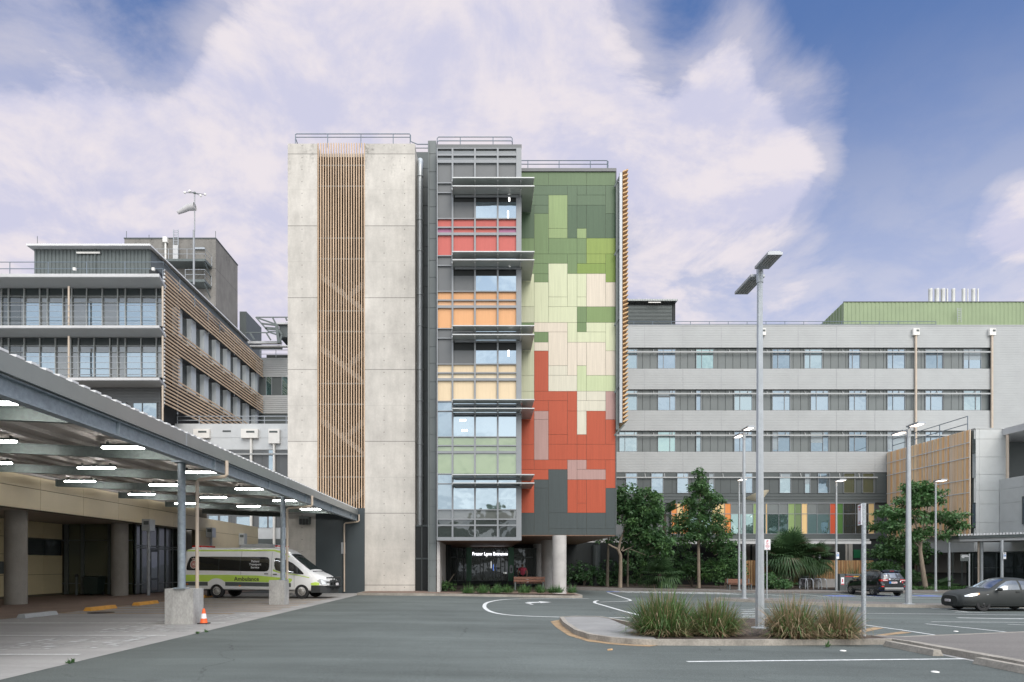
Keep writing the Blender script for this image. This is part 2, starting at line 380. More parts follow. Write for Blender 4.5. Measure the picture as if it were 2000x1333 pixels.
# ============================================================ concrete stair tower
D = 39.6
st = thing('stair_tower', 'tall raw concrete stair tower with a timber batten screen up its middle', 'building', (wx(690,D), D, 0))
b = MB()
ZT = wz(281,D)
b.box(wx(562,D), wx(619.5,D), D, 46.5, -.3, ZT); b.build('wall', M['conc'], st)
b = MB(); b.box(wx(712.5,D), wx(810.5,D), D, 46.5, -.3, ZT); b.build('wall', M['conc'], st)
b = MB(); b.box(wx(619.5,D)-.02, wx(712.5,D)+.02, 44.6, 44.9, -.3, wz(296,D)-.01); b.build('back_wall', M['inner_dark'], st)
b = MB(); b.box(wx(619.5,D)+.002, wx(712.5,D)-.002, D+.55, 45.2, wz(296,D), wz(289,D)); b.build('roof_slab', M['conc_light'], st)
b = MB(); n = 19                                           # the battens of the screen
for i in range(n):
    px = 621.3 + i*(711.4-621.3)/(n-1); x = wx(px,D)
    b.box(x-.027, x+.027, D-.02, D+.07, wz(994,D), wz(280,D))
b.mi = 1
for i in range(6):
    for o in (0, 40.5):
        py = 322 + i*142.3 + o - (142.3 if False else 0)
        if 285 < py < 990: b.box(wx(620,D), wx(712.3,D), D+.075, D+.11, wz(py+1.3,D), wz(py-1.3,D))
b.build('batten_screen', [M['batten'], M['fin']], st)
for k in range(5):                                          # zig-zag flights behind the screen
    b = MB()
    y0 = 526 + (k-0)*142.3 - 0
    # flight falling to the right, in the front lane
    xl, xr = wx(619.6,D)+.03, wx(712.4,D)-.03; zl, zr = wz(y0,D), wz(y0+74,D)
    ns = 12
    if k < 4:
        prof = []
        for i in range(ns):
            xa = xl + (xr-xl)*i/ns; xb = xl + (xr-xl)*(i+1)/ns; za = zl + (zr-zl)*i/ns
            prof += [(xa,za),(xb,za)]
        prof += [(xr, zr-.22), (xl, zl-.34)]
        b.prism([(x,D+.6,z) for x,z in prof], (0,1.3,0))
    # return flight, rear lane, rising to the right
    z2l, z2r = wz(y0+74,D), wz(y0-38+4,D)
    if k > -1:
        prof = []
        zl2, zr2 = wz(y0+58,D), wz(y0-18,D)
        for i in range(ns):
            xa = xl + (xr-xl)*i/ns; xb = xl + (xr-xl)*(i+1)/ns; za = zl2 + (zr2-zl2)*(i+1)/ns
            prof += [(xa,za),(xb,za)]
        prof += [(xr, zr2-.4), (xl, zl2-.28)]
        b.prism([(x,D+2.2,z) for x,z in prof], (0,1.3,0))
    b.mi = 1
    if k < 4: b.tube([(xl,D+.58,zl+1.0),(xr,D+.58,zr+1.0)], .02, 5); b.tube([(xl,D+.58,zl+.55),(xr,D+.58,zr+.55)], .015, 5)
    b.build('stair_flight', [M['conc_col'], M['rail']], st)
b = MB()                                                     # dark cladding at the foot
b.box(wx(617,D), wx(669.8,D), D-.06, D+.3, -.2, wz(1000,D)); b.box(wx(670.2,D), wx(712.5,D), D-.06, D+.3, -.2, wz(1000,D))
b.box(wx(617,D), wx(712.5,D), D-.03, D+.5, wz(1000,D)+.002, wz(993,D))
b.build('base_cladding', M['base_dark'], st)
b = MB(); z0 = ZT
yr = D+.35; xa, xb = wx(577,yr), wx(802,yr); zr0, zr1 = wz(281,yr), wz(262,yr)
b.tube([(xa+.18,yr+.6,z0),(xa,yr,zr1-.25),(xa,yr,zr1-.06),(xa+.06,yr,zr1),(xb-.06,yr,zr1),(xb,yr,zr1-.08),(xb,yr,zr1-.45),(xb+.4,yr,zr1-.62),(wx(836,yr),yr,zr1-.62)], .028, 7)
b.tube([(xa,yr,zr1-.2),(xb,yr,zr1-.2)], .024, 7)
for px in (577, 640, 705, 768, 801): b.tube([(wx(px,yr),yr,z0),(wx(px,yr),yr,zr1-.02)], .026, 6)
b.tube([(xb+.3,yr,zr1-.85),(wx(836,yr),yr,zr1-.85)], .024, 6)
b.build('roof_railing', M['rail'], st)
b = MB(); b.box(wx(667,D), wx(675,D), D-.12, D-.06, wz(1082,D), wz(1060,D)); b.build('junction_box', M['rail_lite'], st)
b = MB()
fx, fz = wx(595,39.2), wz(1019,39.2)
b.box(fx-.3, fx+.3, 39.05, 39.5, fz-.16, fz+.28); b.mi = 1
for i in range(3): b.box(fx-.26+i*.18, fx-.1+i*.18, 39.02, 39.055, fz-.2, fz+.16)
tag(b.build('wall_light', [M['steel_dark'], M['blackish']], origin=(fx,39.2,fz)), 'dark triple floodlight fixed high on the concrete under the canopy', 'wall light')

# ============================================================ ward tower: glazed bay, patchwork cladding, fin, sunshades
wt = thing('ward_tower', 'tall hospital block with colour banded glazed bay beside green, cream and red patchwork panels', 'building', (wx(1020,39.5), 39.5, 0))
D2 = 39.5; DB = 37.7
b = MB()                                                      # core walls
b.box(wx(853,D2), wx(1203,D2)-.05, D2+.06, 64.0, wz(1045,D2)+.02, wz(333,D2)-.05)
b.box(wx(854,DB)+.02, wx(1018,DB)-.02, DB+.16, D2+.3, wz(1055,DB)+.02, wz(287,DB)-.02)
b.build('core_wall', M['char'], wt)
b = MB(); b.box(wx(1008,D2), wx(1203.6,D2), D2-.07, 64.0, wz(336.2,D2), wz(330,D2))
b.box(wx(852.5,DB), wx(1018.8,DB), DB-.05, D2+2, wz(290.2,DB), wz(283.5,DB)); b.build('coping', M['dark_grey'], wt)
# patchwork panels
A0 = lambda zx: 1010 + zx*.29262
AY = lambda zy: 310 + zy*.29257
BY = lambda zy: 680 + zy*.29257
PC = {'g1':(.100,.150,.076),'dg':(.082,.126,.072),'dd':(.062,.102,.058),'g':(.128,.190,.082),'lg':(.215,.285,.125),'yg':(.20,.265,.062),'y2':(.165,.235,.05),
      'l2':(.165,.235,.09),'pg':(0.496,0.512,0.344),'p2':(0.440,0.448,0.312),'pk':(0.560,0.492,0.400),'cr':(0.528,0.496,0.400),'pn':(0.432,0.480,0.288),'r':(0.368,0.070,0.032),'mv':(0.352,0.220,0.196),'ch':(0.054,0.066,0.066)}
keys = list(PC); PM = [wood_panel('facade_panel_'+k, PC[k]) for k in keys] + [mat('facade_joint', (.085,.085,.065), .7)]
PA = """28,90,209,180,g1 209,90,463,180,g1 463,90,658,180,g1 28,180,336,244,dg 336,180,400,312,dg 400,180,463,244,dg 463,180,591,244,dg 591,180,658,368,dg
28,244,209,312,dg 209,244,336,467,lg 400,244,591,312,dg 28,312,114,532,dd 114,312,209,368,dg 114,368,209,637,g 336,312,400,532,dd 400,312,463,467,dd 463,312,591,532,dd 591,368,658,532,dd
209,467,336,532,lg 400,467,463,532,lg 28,532,114,637,g 209,532,400,637,g 400,532,463,637,g 463,532,658,637,yg 28,637,336,701,g 336,637,400,769,g 400,637,463,701,g 463,637,591,701,yg 591,637,658,826,y2
28,701,209,769,g 209,701,336,924,pg 400,701,591,769,y2 28,769,114,989,pg 114,769,209,826,g 114,826,209,1095,pg 336,769,400,989,pg 400,769,463,924,pg 463,769,591,989,pk 591,826,658,989,pk
209,924,336,989,pg 400,924,463,989,pg 28,989,114,1095,p2 209,989,400,1095,pg 400,989,463,1095,g 463,989,658,1095,l2 28,1095,114,1160,g 114,1095,336,1158,pk 336,1095,400,1227,pg 400,1095,463,1158,g 463,1095,591,1158,pg 591,1095,658,1284,pg
114,1158,209,1227,g 209,1158,336,1382.5,pk 400,1158,591,1227,pg 28,1160,114,1447.5,p2 114,1227,209,1284,pk 336,1227,400,1447.5,pk 400,1227,463,1382.5,pk 463,1227,591,1447.5,pk 591,1284,658,1447.5,pk"""
PB = """114,20,209,289,r 209,118,336,183,cr 400,118,463,289,pn 28,183,114,289,p2 209,183,400,289,cr 463,183,658,289,pn 28,289,114,352,p2 114,289,336,352,r 336,289,400,421,r 400,289,463,352,cr 463,289,591,352,cr 591,289,658,478,mv
28,352,209,421,r 209,352,336,578,r 400,352,591,421,cr 28,421,114,643,r 114,421,209,478,mv 114,478,209,747,mv 336,421,400,643,r 400,421,463,578,cr 463,421,591,643,r 591,478,658,643,r 209,578,336,643,r 400,578,463,643,r
28,643,114,747,r 209,643,400,747,r 400,643,463,747,r 463,643,658,747,r 28,747,114,811,r 114,747,336,811,r 336,747,400,879,mv 400,747,463,811,mv 463,747,591,811,r 591,747,658,936,r 28,811,209,879,r 209,811,336,1101,ch 400,811,591,879,mv
28,879,114,1101,r 114,879,209,936,ch 114,936,209,1249,ch 336,879,400,1101,r 400,879,463,1036,r 463,879,591,1101,r 591,936,658,1207,ch 400,1036,463,1101,r 28,1101,114,1249,ch 209,1101,400,1207,ch 400,1101,463,1207,ch 463,1101,591,1207,ch
209,1207,336,1249,ch 336,1207,463,1249,ch 463,1207,658,1249,ch"""
b = MB(); gp = .008
for S, fy in ((PA, AY), (PB, BY)):
    for it in S.split():
        a = it.split(','); x0,y0,x1,y1 = map(float, a[:4]); b.mi = keys.index(a[4])
        xx0 = wx(A0(x0),D2) - (2.0 if x0 == 28 else 0); xx1 = wx(A0(x1),D2)
        b.box(xx0+gp, xx1-gp, D2, D2+.04, wz(fy(y1),D2)+gp, wz(fy(y0),D2)-gp)
b.mi = len(keys); b.box(wx(1000,D2), wx(1202.6,D2), D2+.02, D2+.055, wz(1045.2,D2), wz(336.5,D2))
b.build('patchwork_cladding', PM, wt)
b = MB(); x = wx(1203,D2); b.box(x-.03, x+.03, D2-.03, 64, wz(1046,D2), wz(336.4,D2)); b.build('side_cladding', M['char'], wt)
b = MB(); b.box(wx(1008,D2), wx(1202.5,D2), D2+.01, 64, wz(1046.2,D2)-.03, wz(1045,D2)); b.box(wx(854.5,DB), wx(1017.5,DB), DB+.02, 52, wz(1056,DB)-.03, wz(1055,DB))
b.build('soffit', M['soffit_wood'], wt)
for px in (1135.5,): 
    b = MB(); b.lathe([(.07,0),(.07,.05),(0,.05)], (wx(px,42), 41.6, wz(1045,D2)-.06), 10); b.build('downlight', M['room_light'], wt)
# curtain-wall bay
MX = [854.5, 883.2, 887.0, 927.3, 931, 971.7, 975, 1008.6]     # glass edges left/right per column
COLS = [(855, 882.2), (885.6, 926.0), (929.4, 970.4), (973.8, 1008.2)]
rows = [(292,302,'t'),(305.5,314,'t'),(319.5,357.8,'s')]
PERC = [358.4, 500.5, 642.4, 784.4, 926.2]
b = MB()
def fr(px0,py0,px1,py1,f=-.06,bk=.17): fb(b, DB, px0,py0,px1,py1,f,bk)
for x0,x1 in ((853,855),(882.2,885.6),(926,929.4),(970.4,973.8),(1008.2,1018.4)): fr(x0,290.3,x1,1056.2)
hb = [(290.3,292),(302,305.5),(314,319.5)]
for p in PERC[:-1]: hb += [(p+69.3-.6,p+69.3+1.2),(p+85.4,p+88),(p+97,p+102)]
hb += [(995.2,997.2),(1013.2,1016),(1025,1028),(1049.5,1056.2)]
for y0,y1 in hb:
    for (a0,a1) in COLS: fr(a0+.05,y0,a1-.05,y1,-.055,.165)
for p in PERC:
    fr(855.05,p-.9,882.1,p+.9,-.05,.16); fr(855.05,p+18.1,882.1,p+19.9,-.05,.16)
b.build('curtain_frame', M['frame_alu'], wt)
def pane(name, px0,py0,px1,py1, m, dd=.05, label=None):
    q = MB(); fb(q, DB, px0-.3,py0-.3,px1+.3,py1+.3, dd, dd+.05); o = q.build(name, m, wt)
    if label: o['label'] = label
    return o
for y0,y1,k in rows:
    for c,(a0,a1) in enumerate(COLS): pane('spandrel_panel', a0,y0,a1,y1 if not (c==0 and k=='s') else y1, M['dark_grey'] if k=='s' else M['glass_tint'])
bands = [((.44,.105,.088),(.44,.112,.092),'coral red'),((.58,.305,.145),(.60,.35,.20),'orange'),((.60,.475,.315),(.63,.53,.38),'pale cream'),None,None]
mag = wood_panel('magenta_panel', (.33,.13,.22), .05)
for i,p in enumerate(PERC):
    last = i == 4
    yb = 995.2 if last else p+68.7
    for c,(a0,a1) in enumerate(COLS):
        solid = i < 3 and c < 2
        if c == 0:
            m_ = M['dark_grey'] if solid else M['glass_ward']
            pane('spandrel_panel' if solid else 'window', a0,p+.9,a1,p+18.1, m_)
            pane('spandrel_panel' if solid else 'window', a0,p+19.9,a1,yb, m_)
        else:
            pane('spandrel_panel' if solid else 'window', a0,p-.5,a1,yb, M['dark_grey'] if solid else M['glass_sky'])
    if i < 3:
        m1 = wood_panel('band_%d' % i, bands[i][0], .04); m2 = wood_panel('band_light_%d' % i, bands[i][1], .04)
        for c,(a0,a1) in enumerate(COLS):
            lb = bands[i][2]
            pane('spandrel_panel', a0,p+70.5,a1,p+85.4, m1, label=lb+' spandrel panel')
            pane('spandrel_panel', a0,p+88,a1,p+97, mag if (i==0 and c in (0,3)) else m2, label='narrow '+('magenta' if (i==0 and c in (0,3)) else lb)+' spandrel panel')
            pane('spandrel_panel', a0,p+102,a1,p+141.6, m1, label=lb+' spandrel panel')
    elif i == 3:
        for c,(a0,a1) in enumerate(COLS):
            for q0,q1 in ((70.5,85.4),(88,97),(102,141.3)): pane('window', a0,p+q0,a1,p+q1, M['glass_green'], label='green tinted window')
for c,(a0,a1) in enumerate(COLS):
    pane('window', a0,997.2,a1,1013.2, M['glass_tint']); pane('window', a0,1016,a1,1025, M['glass_dark']); pane('window', a0,1028,a1,1049.5, M['glass_dark'])
# ceiling lights glimpsed inside
for px,py,w,h in ((993.5,388,2.6,10),(991,419,2.6,15),(994,524,3,4),(996,657,3,5),(992,690,3,12),(898,821,12,3.6),(902,841,11,3.6)):
    q = MB(); fb(q, DB, px,py-h/2,px+w,py+h/2, .035, .049); q.build('ceiling_light', M['room_light'], wt)
# black blind heads behind top of windows + sunshades (pairs)
SH = [(347,363.3),(491.5,507.5),(636.2,653.4),(780.5,797.8),(927.2,943.6)]
DS = 36.75
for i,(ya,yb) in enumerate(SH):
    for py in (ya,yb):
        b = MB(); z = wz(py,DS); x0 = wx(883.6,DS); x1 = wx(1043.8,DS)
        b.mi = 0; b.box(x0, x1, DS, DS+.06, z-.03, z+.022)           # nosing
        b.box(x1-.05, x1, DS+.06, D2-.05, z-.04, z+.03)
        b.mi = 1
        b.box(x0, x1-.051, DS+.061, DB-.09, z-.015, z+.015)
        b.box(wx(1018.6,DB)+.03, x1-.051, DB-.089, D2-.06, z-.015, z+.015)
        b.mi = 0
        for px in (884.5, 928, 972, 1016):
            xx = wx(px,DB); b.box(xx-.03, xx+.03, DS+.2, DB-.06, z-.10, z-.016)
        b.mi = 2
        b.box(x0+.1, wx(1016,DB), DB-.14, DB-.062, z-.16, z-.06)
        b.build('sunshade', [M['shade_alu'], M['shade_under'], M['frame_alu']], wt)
    if i < 5:
        for c in (1,2,3):
            a0,a1 = COLS[c]; q = MB(); fb(q, DB, a0,SH[i][1]+17-2,a1,SH[i][1]+17+14 if i<3 else SH[i][1]+12, .044, .0495)
            if i < 3: q.build('blind', M['blackish'], wt)
# railings on roofs
b = MB(); yr = DB+.6; z0 = wz(283.5,DB); xa, xb = wx(854,yr), wx(1000.5,yr); zt = wz(268,yr)
for dz in (0,-.22): b.tube([(xa,yr,z0),(xa,yr,zt+dz-.08),(xa+.07,yr,zt+dz),(xb-.07,yr,zt+dz),(xb,yr,zt+dz-.08),(xb,yr,z0)], .026, 7)
for px in (899, 963): b.tube([(wx(px,yr),yr,z0),(wx(px,yr),yr,zt)], .026, 6)
b.build('roof_railing', M['rail'], wt)
b = MB(); yr = D2+.6; z0 = wz(330,D2); xa, xb = wx(1005,yr), wx(1188,yr); zt = wz(314,yr)
for dz in (0,-.22): b.tube([(xa,yr,zt+dz),(xb-.1,yr,zt+dz),(xb,yr,zt+dz-.06),(xb-.08,yr,z0)], .026, 7)
for px in (1031, 1092, 1153, 1186): b.tube([(wx(px,yr),yr,z0),(wx(px,yr),yr,zt)], .026, 6)
b.build('roof_railing', M['rail'], wt)
# fin, recess, service door
b = MB(); zt = wz(279,38.6); js = [279,305,340,375,408,440,470,512,545,576,604,644,680,712,748,782,818,850,884,925,957,990,1025,1062,1095,1126,1163]
for y0,y1 in zip(js, js[1:]): b.box(wx(838.2,38.6), wx(852.2,38.6), 38.4, 41.4, wz(y1,38.6)+.012, wz(y0,38.6)-.012)
b.box(wx(838.6,38.6), wx(852.0,38.6), 38.43, 41.3, -.2, zt-.02)
b.tube([(wx(837,38.3),38.3,-.05),(wx(837,38.3),38.3,wz(276,38.3))], .035, 8)
b.build('fin_wall', M['fin'], wt)
b = MB(); js = [297,330,366,402,440,482,520,560,600,640,682,722,765,806,850,890,932,975,1028]
for y0,y1 in zip(js, js[1:]): b.box(wx(811,41.2), wx(840,41.2), 41.2, 41.6, wz(y1,41.2)+.012, wz(y0,41.2)-.012)
b.box(wx(811,41.2), wx(840,41.2), 41.25, 42.6, -.2, wz(298,41.2)); b.build('recess_wall', M['char'], wt)
b = MB(); b.box(wx(811,39.9), wx(838,39.9), 39.85, 39.95, -.1, wz(1027,39.9)); b.mi=1
b.box(wx(811,39.9), wx(838,39.9), 39.8, 39.849, wz(1093,39.9), wz(1090,39.9)); b.box(wx(811,39.9), wx(838,39.9), 39.8, 39.849, wz(1029,39.9), wz(1026,39.9)); b.box(wx(823.5,39.9), wx(825,39.9), 39.8, 39.849, .15, wz(1026,39.9))
b.build('service_door', [M['blackish'], M['char']], wt)
b = MB(); xp = wx(820,40.6); r = .185
b.tube([(xp,41.3,wz(322,40.6)+.2),(xp,40.85,wz(318,40.6)+.25),(xp,40.62,wz(320,40.6)),(xp,40.6,wz(334,40.6)),(xp,40.6,wz(1027,40.6))], r, 14)
for i in range(10):
    zz = wz(345+i*73 + (12 if i%2 else 0),40.6); b.lathe([(r,-.05),(r+.035,-.05),(r+.035,.05),(r,.05)], (xp,40.6,zz), 14)
    if i%2: b.box(xp-.3, xp-.17, 40.55, 40.65, zz+.3, zz+.38)
b.build('downpipe', M['galv_lite'], wt, smooth=True)
# timber sun screen off the right-hand wall
b = MB(); DQ = 39.0
for Yp in (39.0, 44.8, 50.6, 56.4, 62.2):
    xa = wx(1213.4,DQ); b.box(xa-.10, xa+.06, Yp, Yp+.14, wz(826,DQ), wz(337,DQ)); b.mi = 1
    xd = wx(1207.5,DQ); b.box(xd-.09, xd+.09, Yp+.2, Yp+.3, wz(838,DQ), wz(352,DQ)); 
    for py in (355, 490, 628, 760):
        b.bar((xd-.16,Yp+.25,wz(py+6,DQ)),(xa,Yp+.1,wz(py-16,DQ)), .09); b.box(wx(1203,D2)+.03, xd, Yp+.21, Yp+.29, wz(py+8,DQ), wz(py+5,DQ))
    b.bar((xd-.18,Yp+.2,wz(850,DQ)),(xa+.2,Yp+.1,wz(829,DQ)), .08); b.mi = 0
b.build('screen_frame', [M['rail_lite'], M['steel_dark']], wt)
b = MB()
for i in range(60):
    z = wz(331.5 + i*8.42,DQ)
    if z < wz(824,DQ): break
    x0 = wx(1216.3,DQ); x1 = wx(1227,DQ)
    b.add([(x0,DQ-.02,z-.16),(x0,DQ-.02,z-.09),(x1,DQ-.02,z+.04),(x1,DQ-.02,z-.03),(x0,62.4,z-.16),(x0,62.4,z-.09),(x1,62.4,z+.04),(x1,62.4,z-.03)],
          [(0,3,2,1),(4,5,6,7),(0,1,5,4),(1,2,6,5),(2,3,7,6),(3,0,4,7)])
b.build('sun_screen', M['slat_end'], wt)
# columns carrying the block, entrance
for d, dark in ((38.9,0),(46.2,0),(54.0,0)):
    b = MB(); x = wx(1092.5,38.9); b.lathe([(.41,0),(.41,wz(1045.6,D2)+.05)], (x,d,-.1), 28); b.build('column', M['conc_light'], wt, smooth=True)
b = MB(); b.lathe([(.36,0),(.36,3.5)], (wx(1164,56),56,-.15), 20); b.build('column', M['char'], wt, smooth=True)
b = MB(); b.box(wx(853.2,38.3), wx(859,38.3), 38.3, 44.4, -.1, wz(1056,DB)-.035); b.build('blade_wall', M['conc_light'], wt)
DE = 51.5
b = MB()
b.box(-4.2, 11.5, 56.0, 56.2, -.3, 3.6); b.box(wx(860,45), wx(881,45), 45, 45.3, 0, 3.05); b.box(-3.6,-3.4,45.3,56,-.1,3.1)
b.box(-4.0, 5.2, 50.9, 51.0, .14, .46); b.box(-4.0,5.2,51.0,56,.3,.46)
b.box(wx(868,44.5), wx(874,44.5), 44.41, 45, 0, 3.05)
b.build('entry_wall', M['inner_dark'], wt)
b = MB()
for px in (893,906,912,938,944,962,968,978,986,993): b.box(wx(px,DE)-.04, wx(px,DE)+.04, DE-.03, DE+.05, .46, 3.0)
b.box(wx(880,DE), wx(1040,DE), DE-.02, DE+.04, 2.25, 2.33); b.box(wx(880,DE), wx(1040,DE), DE-.02, DE+.04, .46, .54)
b.build('entry_frame', M['steel_dark'], wt)
b = MB(); b.box(wx(878,DE), wx(1048,DE), DE, DE+.02, .46, 3.0); b.build('entry_glazing', M['glass_entry'], wt)
M['lobby_b'] = emis('lobby_blue', (.12,.25,.8), .9); M['lobby_w'] = emis('lobby_white', (.9,.92,.9), .45)
for px,w,py0,py1,m in ((958.5,1.6,1097,1110,'lobby_w'),(962.3,1.6,1103,1115,'lobby_b'),(967.5,1.6,1103,1115,'lobby_b'),(949,3,1082,1090,'lobby_w'),(984,5,1118,1121,'lobby_w')):
    q = MB(); q.box(wx(px,DE), wx(px+w,DE), DE-.012, DE-.002, wz(py1,DE), wz(py0,DE)); q.build('lobby_screen', M[m], wt)
mg = mat('entry_green_panel', (.008,.085,.035), .3, var=.1)
for px0,px1 in ((911,921),(993,1004)):
    b = MB(); b.box(wx(px0,DE-.6), wx(px1,DE-.6), DE-.62, DE-.1, .46, 3.02); b.build('green_panel', mg, wt)
b = MB(); xh = wx(998.5,DE-.62); zt, zb = wz(1104,DE-.62), wz(1120,DE-.62)
o = [( .13*math.cos(a), (zt-.13 if math.sin(a)>=0 else zb+.13)+.13*math.sin(a)) for a in [i*math.pi/10 for i in range(20)]]
b.prism([(xh+u, DE-.64, v) for u,v in o], (0,-.03,0)); b.mi = 1; b.box(xh-.05, xh+.05, DE-.69, DE-.672, zb+.12, zb+.42); b.build('wayfinding_plate', [M['rail_lite'], M['base_dark']], wt)
sg = text_part('Frazer Lane Entrance', .33, M['sign_lit'], 'letters', None, Matrix.Translation((0,0,0)) @ FACE, .03, sx=.93)
sg.name = 'entrance_sign'; sg.location = (wx(957,49.5), 49.5, wz(1085,49.5)); tag(sg, 'glowing white letters Frazer Lane Entrance hung over the doors', 'sign')
M['sock'] = mat('windsock_cloth', (.38,.37,.37), .8, var=.08); M['steel_mid'] = mat('mid_grey_steel', (.24,.25,.26), .5, .3, var=.08)
M['fin_pale'] = mat('pale_window_fin', (.44,.47,.48), .5, var=.06)
M['frame_mid'] = mat('mid_grey_frame', (.32,.335,.33), .5, .1, var=.06)
# ============================================================ left ward wing
DL = 52.7; DSL = 50.7
lw = thing('ward_wing', 'grey hospital wing with white balcony slabs and brown timber slat screens on the left', 'building', (-30, DL, 0))
Zx = lambda zx: zx*.39773; Zy = lambda zy: 330 + zy*.39767
XR = wx(321,DL)                           # right-hand corner
b = MB(); b.box(-48, XR-.8, DL+.12, 76.5, 6, wz(541,DL)-.1); b.build('wall', M['dark_grey'], lw)
b = MB()
for y0,y1 in ((535,541.8),(636,641.6),(737.8,743.6)):
    z0,z1 = wz(y1,DSL), wz(y0,DSL)
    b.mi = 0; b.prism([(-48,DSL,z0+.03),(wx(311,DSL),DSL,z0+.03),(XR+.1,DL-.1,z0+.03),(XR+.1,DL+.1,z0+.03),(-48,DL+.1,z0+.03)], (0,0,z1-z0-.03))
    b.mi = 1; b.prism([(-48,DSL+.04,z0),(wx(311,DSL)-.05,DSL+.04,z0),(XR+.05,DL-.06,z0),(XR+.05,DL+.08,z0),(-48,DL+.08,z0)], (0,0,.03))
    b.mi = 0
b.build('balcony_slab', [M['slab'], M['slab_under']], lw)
def lbox(b, x0,y0,x1,y1,f,k): b.box(wx(Zx(x0),DL), wx(Zx(x1),DL), DL+f, DL+k, wz(Zy(y1),DL), wz(Zy(y0),DL))
L1 = dict(top=588, bot=772, mul=[10,45,122,198,236,312,355,428,505,580,618,695,770], win=[(127,195),(240,308),(430,503),(583,693),(697,768)])
L2 = dict(top=832, bot=1024, mul=[10,45,122,198,275,350,388,465,542,580,618,695,770], win=[(127,196),(200,272),(392,463),(467,540),(622,693),(697,768)])
for Ld in (L1, L2):
    t, bt = Ld['top'], Ld['bot']
    b = MB(); lbox(b,-200,t,800,t+38,.02,.1); b.build('window_band', M['glass_dark'], lw)
    b = MB(); lbox(b,-200,t+38,800,bt,.03,.1); b.build('wall_panel', M['glass_tint'], lw)
    b = MB(); lbox(b,-200,t+40,102,bt,.0,.029); b.build('window_band', M['glass_dark'], lw)
    b = MB()
    for m_ in Ld['mul']: lbox(b,m_-1.8,t,m_+1.8,bt,-.12,.028)
    for yy in (t+39, t+70): lbox(b,-200,yy-1,800,yy+1,-.06,.027)
    b.build('glazing_frame', M['frame_mid'], lw)
    for a0,a1 in Ld['win']:
        f = MB(); y0 = t+70
        for q in ((a0-1,y0-1,a1+1,y0+1),(a0-1,bt-3,a1+1,bt-1),(a0-1,y0+1.1,a0+1,bt-3.1),(a1-1,y0+1.1,a1+1,bt-3.1)): lbox(f,*q,-.03,.026)
        w = f.build('window', M['frame_alu'], lw); p = MB(); lbox(p,a0,y0,a1,bt-2,.005,.025); p.build('pane', M['glass_ward'], w)
    r = MB()
    for k in range(4): zz = wz(Zy(bt-14-k*29),DSL+.4); r.tube([(-48,DSL+.4,zz),(wx(Zx(775),DSL+.4),DSL+.4,zz)], .02, 5)
    r.build('balcony_rail', M['rail_lite'], lw)
    for xx in (338, 799):
        q = MB(); px = Zx(xx); q.tube([(wx(px,DSL+.55),DSL+.55,wz(Zy(bt+3),DSL+.55)),(wx(px,DSL+.55),DSL+.55,wz(Zy(t-10),DSL+.55))], .075, 8); q.build('downpipe', M['tan_pipe'], lw)
b = MB(); b.corr(-48, XR-.3, DL+.02, 8, wz(Zy(1075),DL), .24, .04); b.build('wall_panel', M['dark_grey'], lw)
for a0,a1,am in ((655,770,700),(560,618,590)):
    f = MB()
    for q in ((a0-4,1146,a1+4,1151),(a0-4,1151.1,a0,1300),(a1,1151.1,a1+4,1300),(am-1.5,1151.1,am+1.5,1300)): lbox(f,*q,-.08,.0)
    w = f.build('window', M['dark_grey'], lw); p = MB(); lbox(p,a0,1151,a1,1300,-.02,.0); p.build('pane', M['glass_ward'], w)
q = MB(); px=Zx(799); q.tube([(wx(px,DSL+.55),DSL+.55,8),(wx(px,DSL+.55),DSL+.55,wz(Zy(1065),DSL+.55))], .075, 8); q.build('downpipe', M['tan_pipe'], lw)
# right-hand return wall with windows and fins, X = -25.9
XW = -25.95
b = MB(); b.box(XW-.6, XW-.05, DL+.3, 76.4, 8, 25.2); b.build('wall', M['blackish'], lw)
for zlo, zhi in ((20.95,23.2),(16.85,19.1)):
    p = MB(); p.box(XW-.04, XW, DL+2.4, 76.2, zlo, zhi); wb = p.build('window_band', M['glass_dark'], lw)
    for k in range(8):
        y = 55.6 + k*2.7
        if y > 75.6: break
        f = MB(); f.box(XW+.01, XW+.42, y, y+.95, zlo-.05, zhi+.05); f.build('window_fin', M['fin_pale'], lw)
    f = MB()
    for k in range(8):
        y = 56.9+k*2.7
        if y < 76: f.box(XW+.002, XW+.06, y+.45, y+.53, zlo, zhi)
    f.build('glazing_frame', M['steel_dark'], wb)
# timber slat screen, X = -25.2
XS = -25.2; s = MB()
def slat(y0,y1,z):
    s.add([(XS-.05,y0,z-.05),(XS+.06,y0,z-.075),(XS+.06,y0,z+.05),(XS-.05,y0,z+.075),(XS-.05,y1,z-.05),(XS+.06,y1,z-.075),(XS+.06,y1,z+.05),(XS-.05,y1,z+.075)],
          [(0,3,2,1),(4,5,6,7),(0,1,5,4),(1,2,6,5),(2,3,7,6),(3,0,4,7)])
nz = 37
for i in range(nz):
    z = 25.0 - i*(25.0-14.5)/(nz-1)
    full = (z > 23.1) or (18.9 < z < 21.05) or z < 16.95
    slat(DL-.05, 76.2 if full else 55.3, z)
s.build('slat_screen', M['slat'], lw)
b = MB()
for y in (DL+.06, 55.2, 61.5, 67.8, 74.5):
    if y < 56: b.tube([(XS-.12,y,14.2),(XS-.12,y,25.1)], .06, 6)
    else:
        for za,zb in ((23.1,25.1),(18.9,21.1),(14.4,16.95)): b.box(XS-.16,XS-.09,y,y+.1,za,zb)
b.build('screen_post', M['rail_lite'], lw)
b = MB()
for i in range(nz):
    z = 25.0 - i*(25.0-14.5)/(nz-1); b.ell((XS, DL-.07, z), (.10,.05,.10), 8, 5)
b.build('slat_cap', M['slab'], lw)
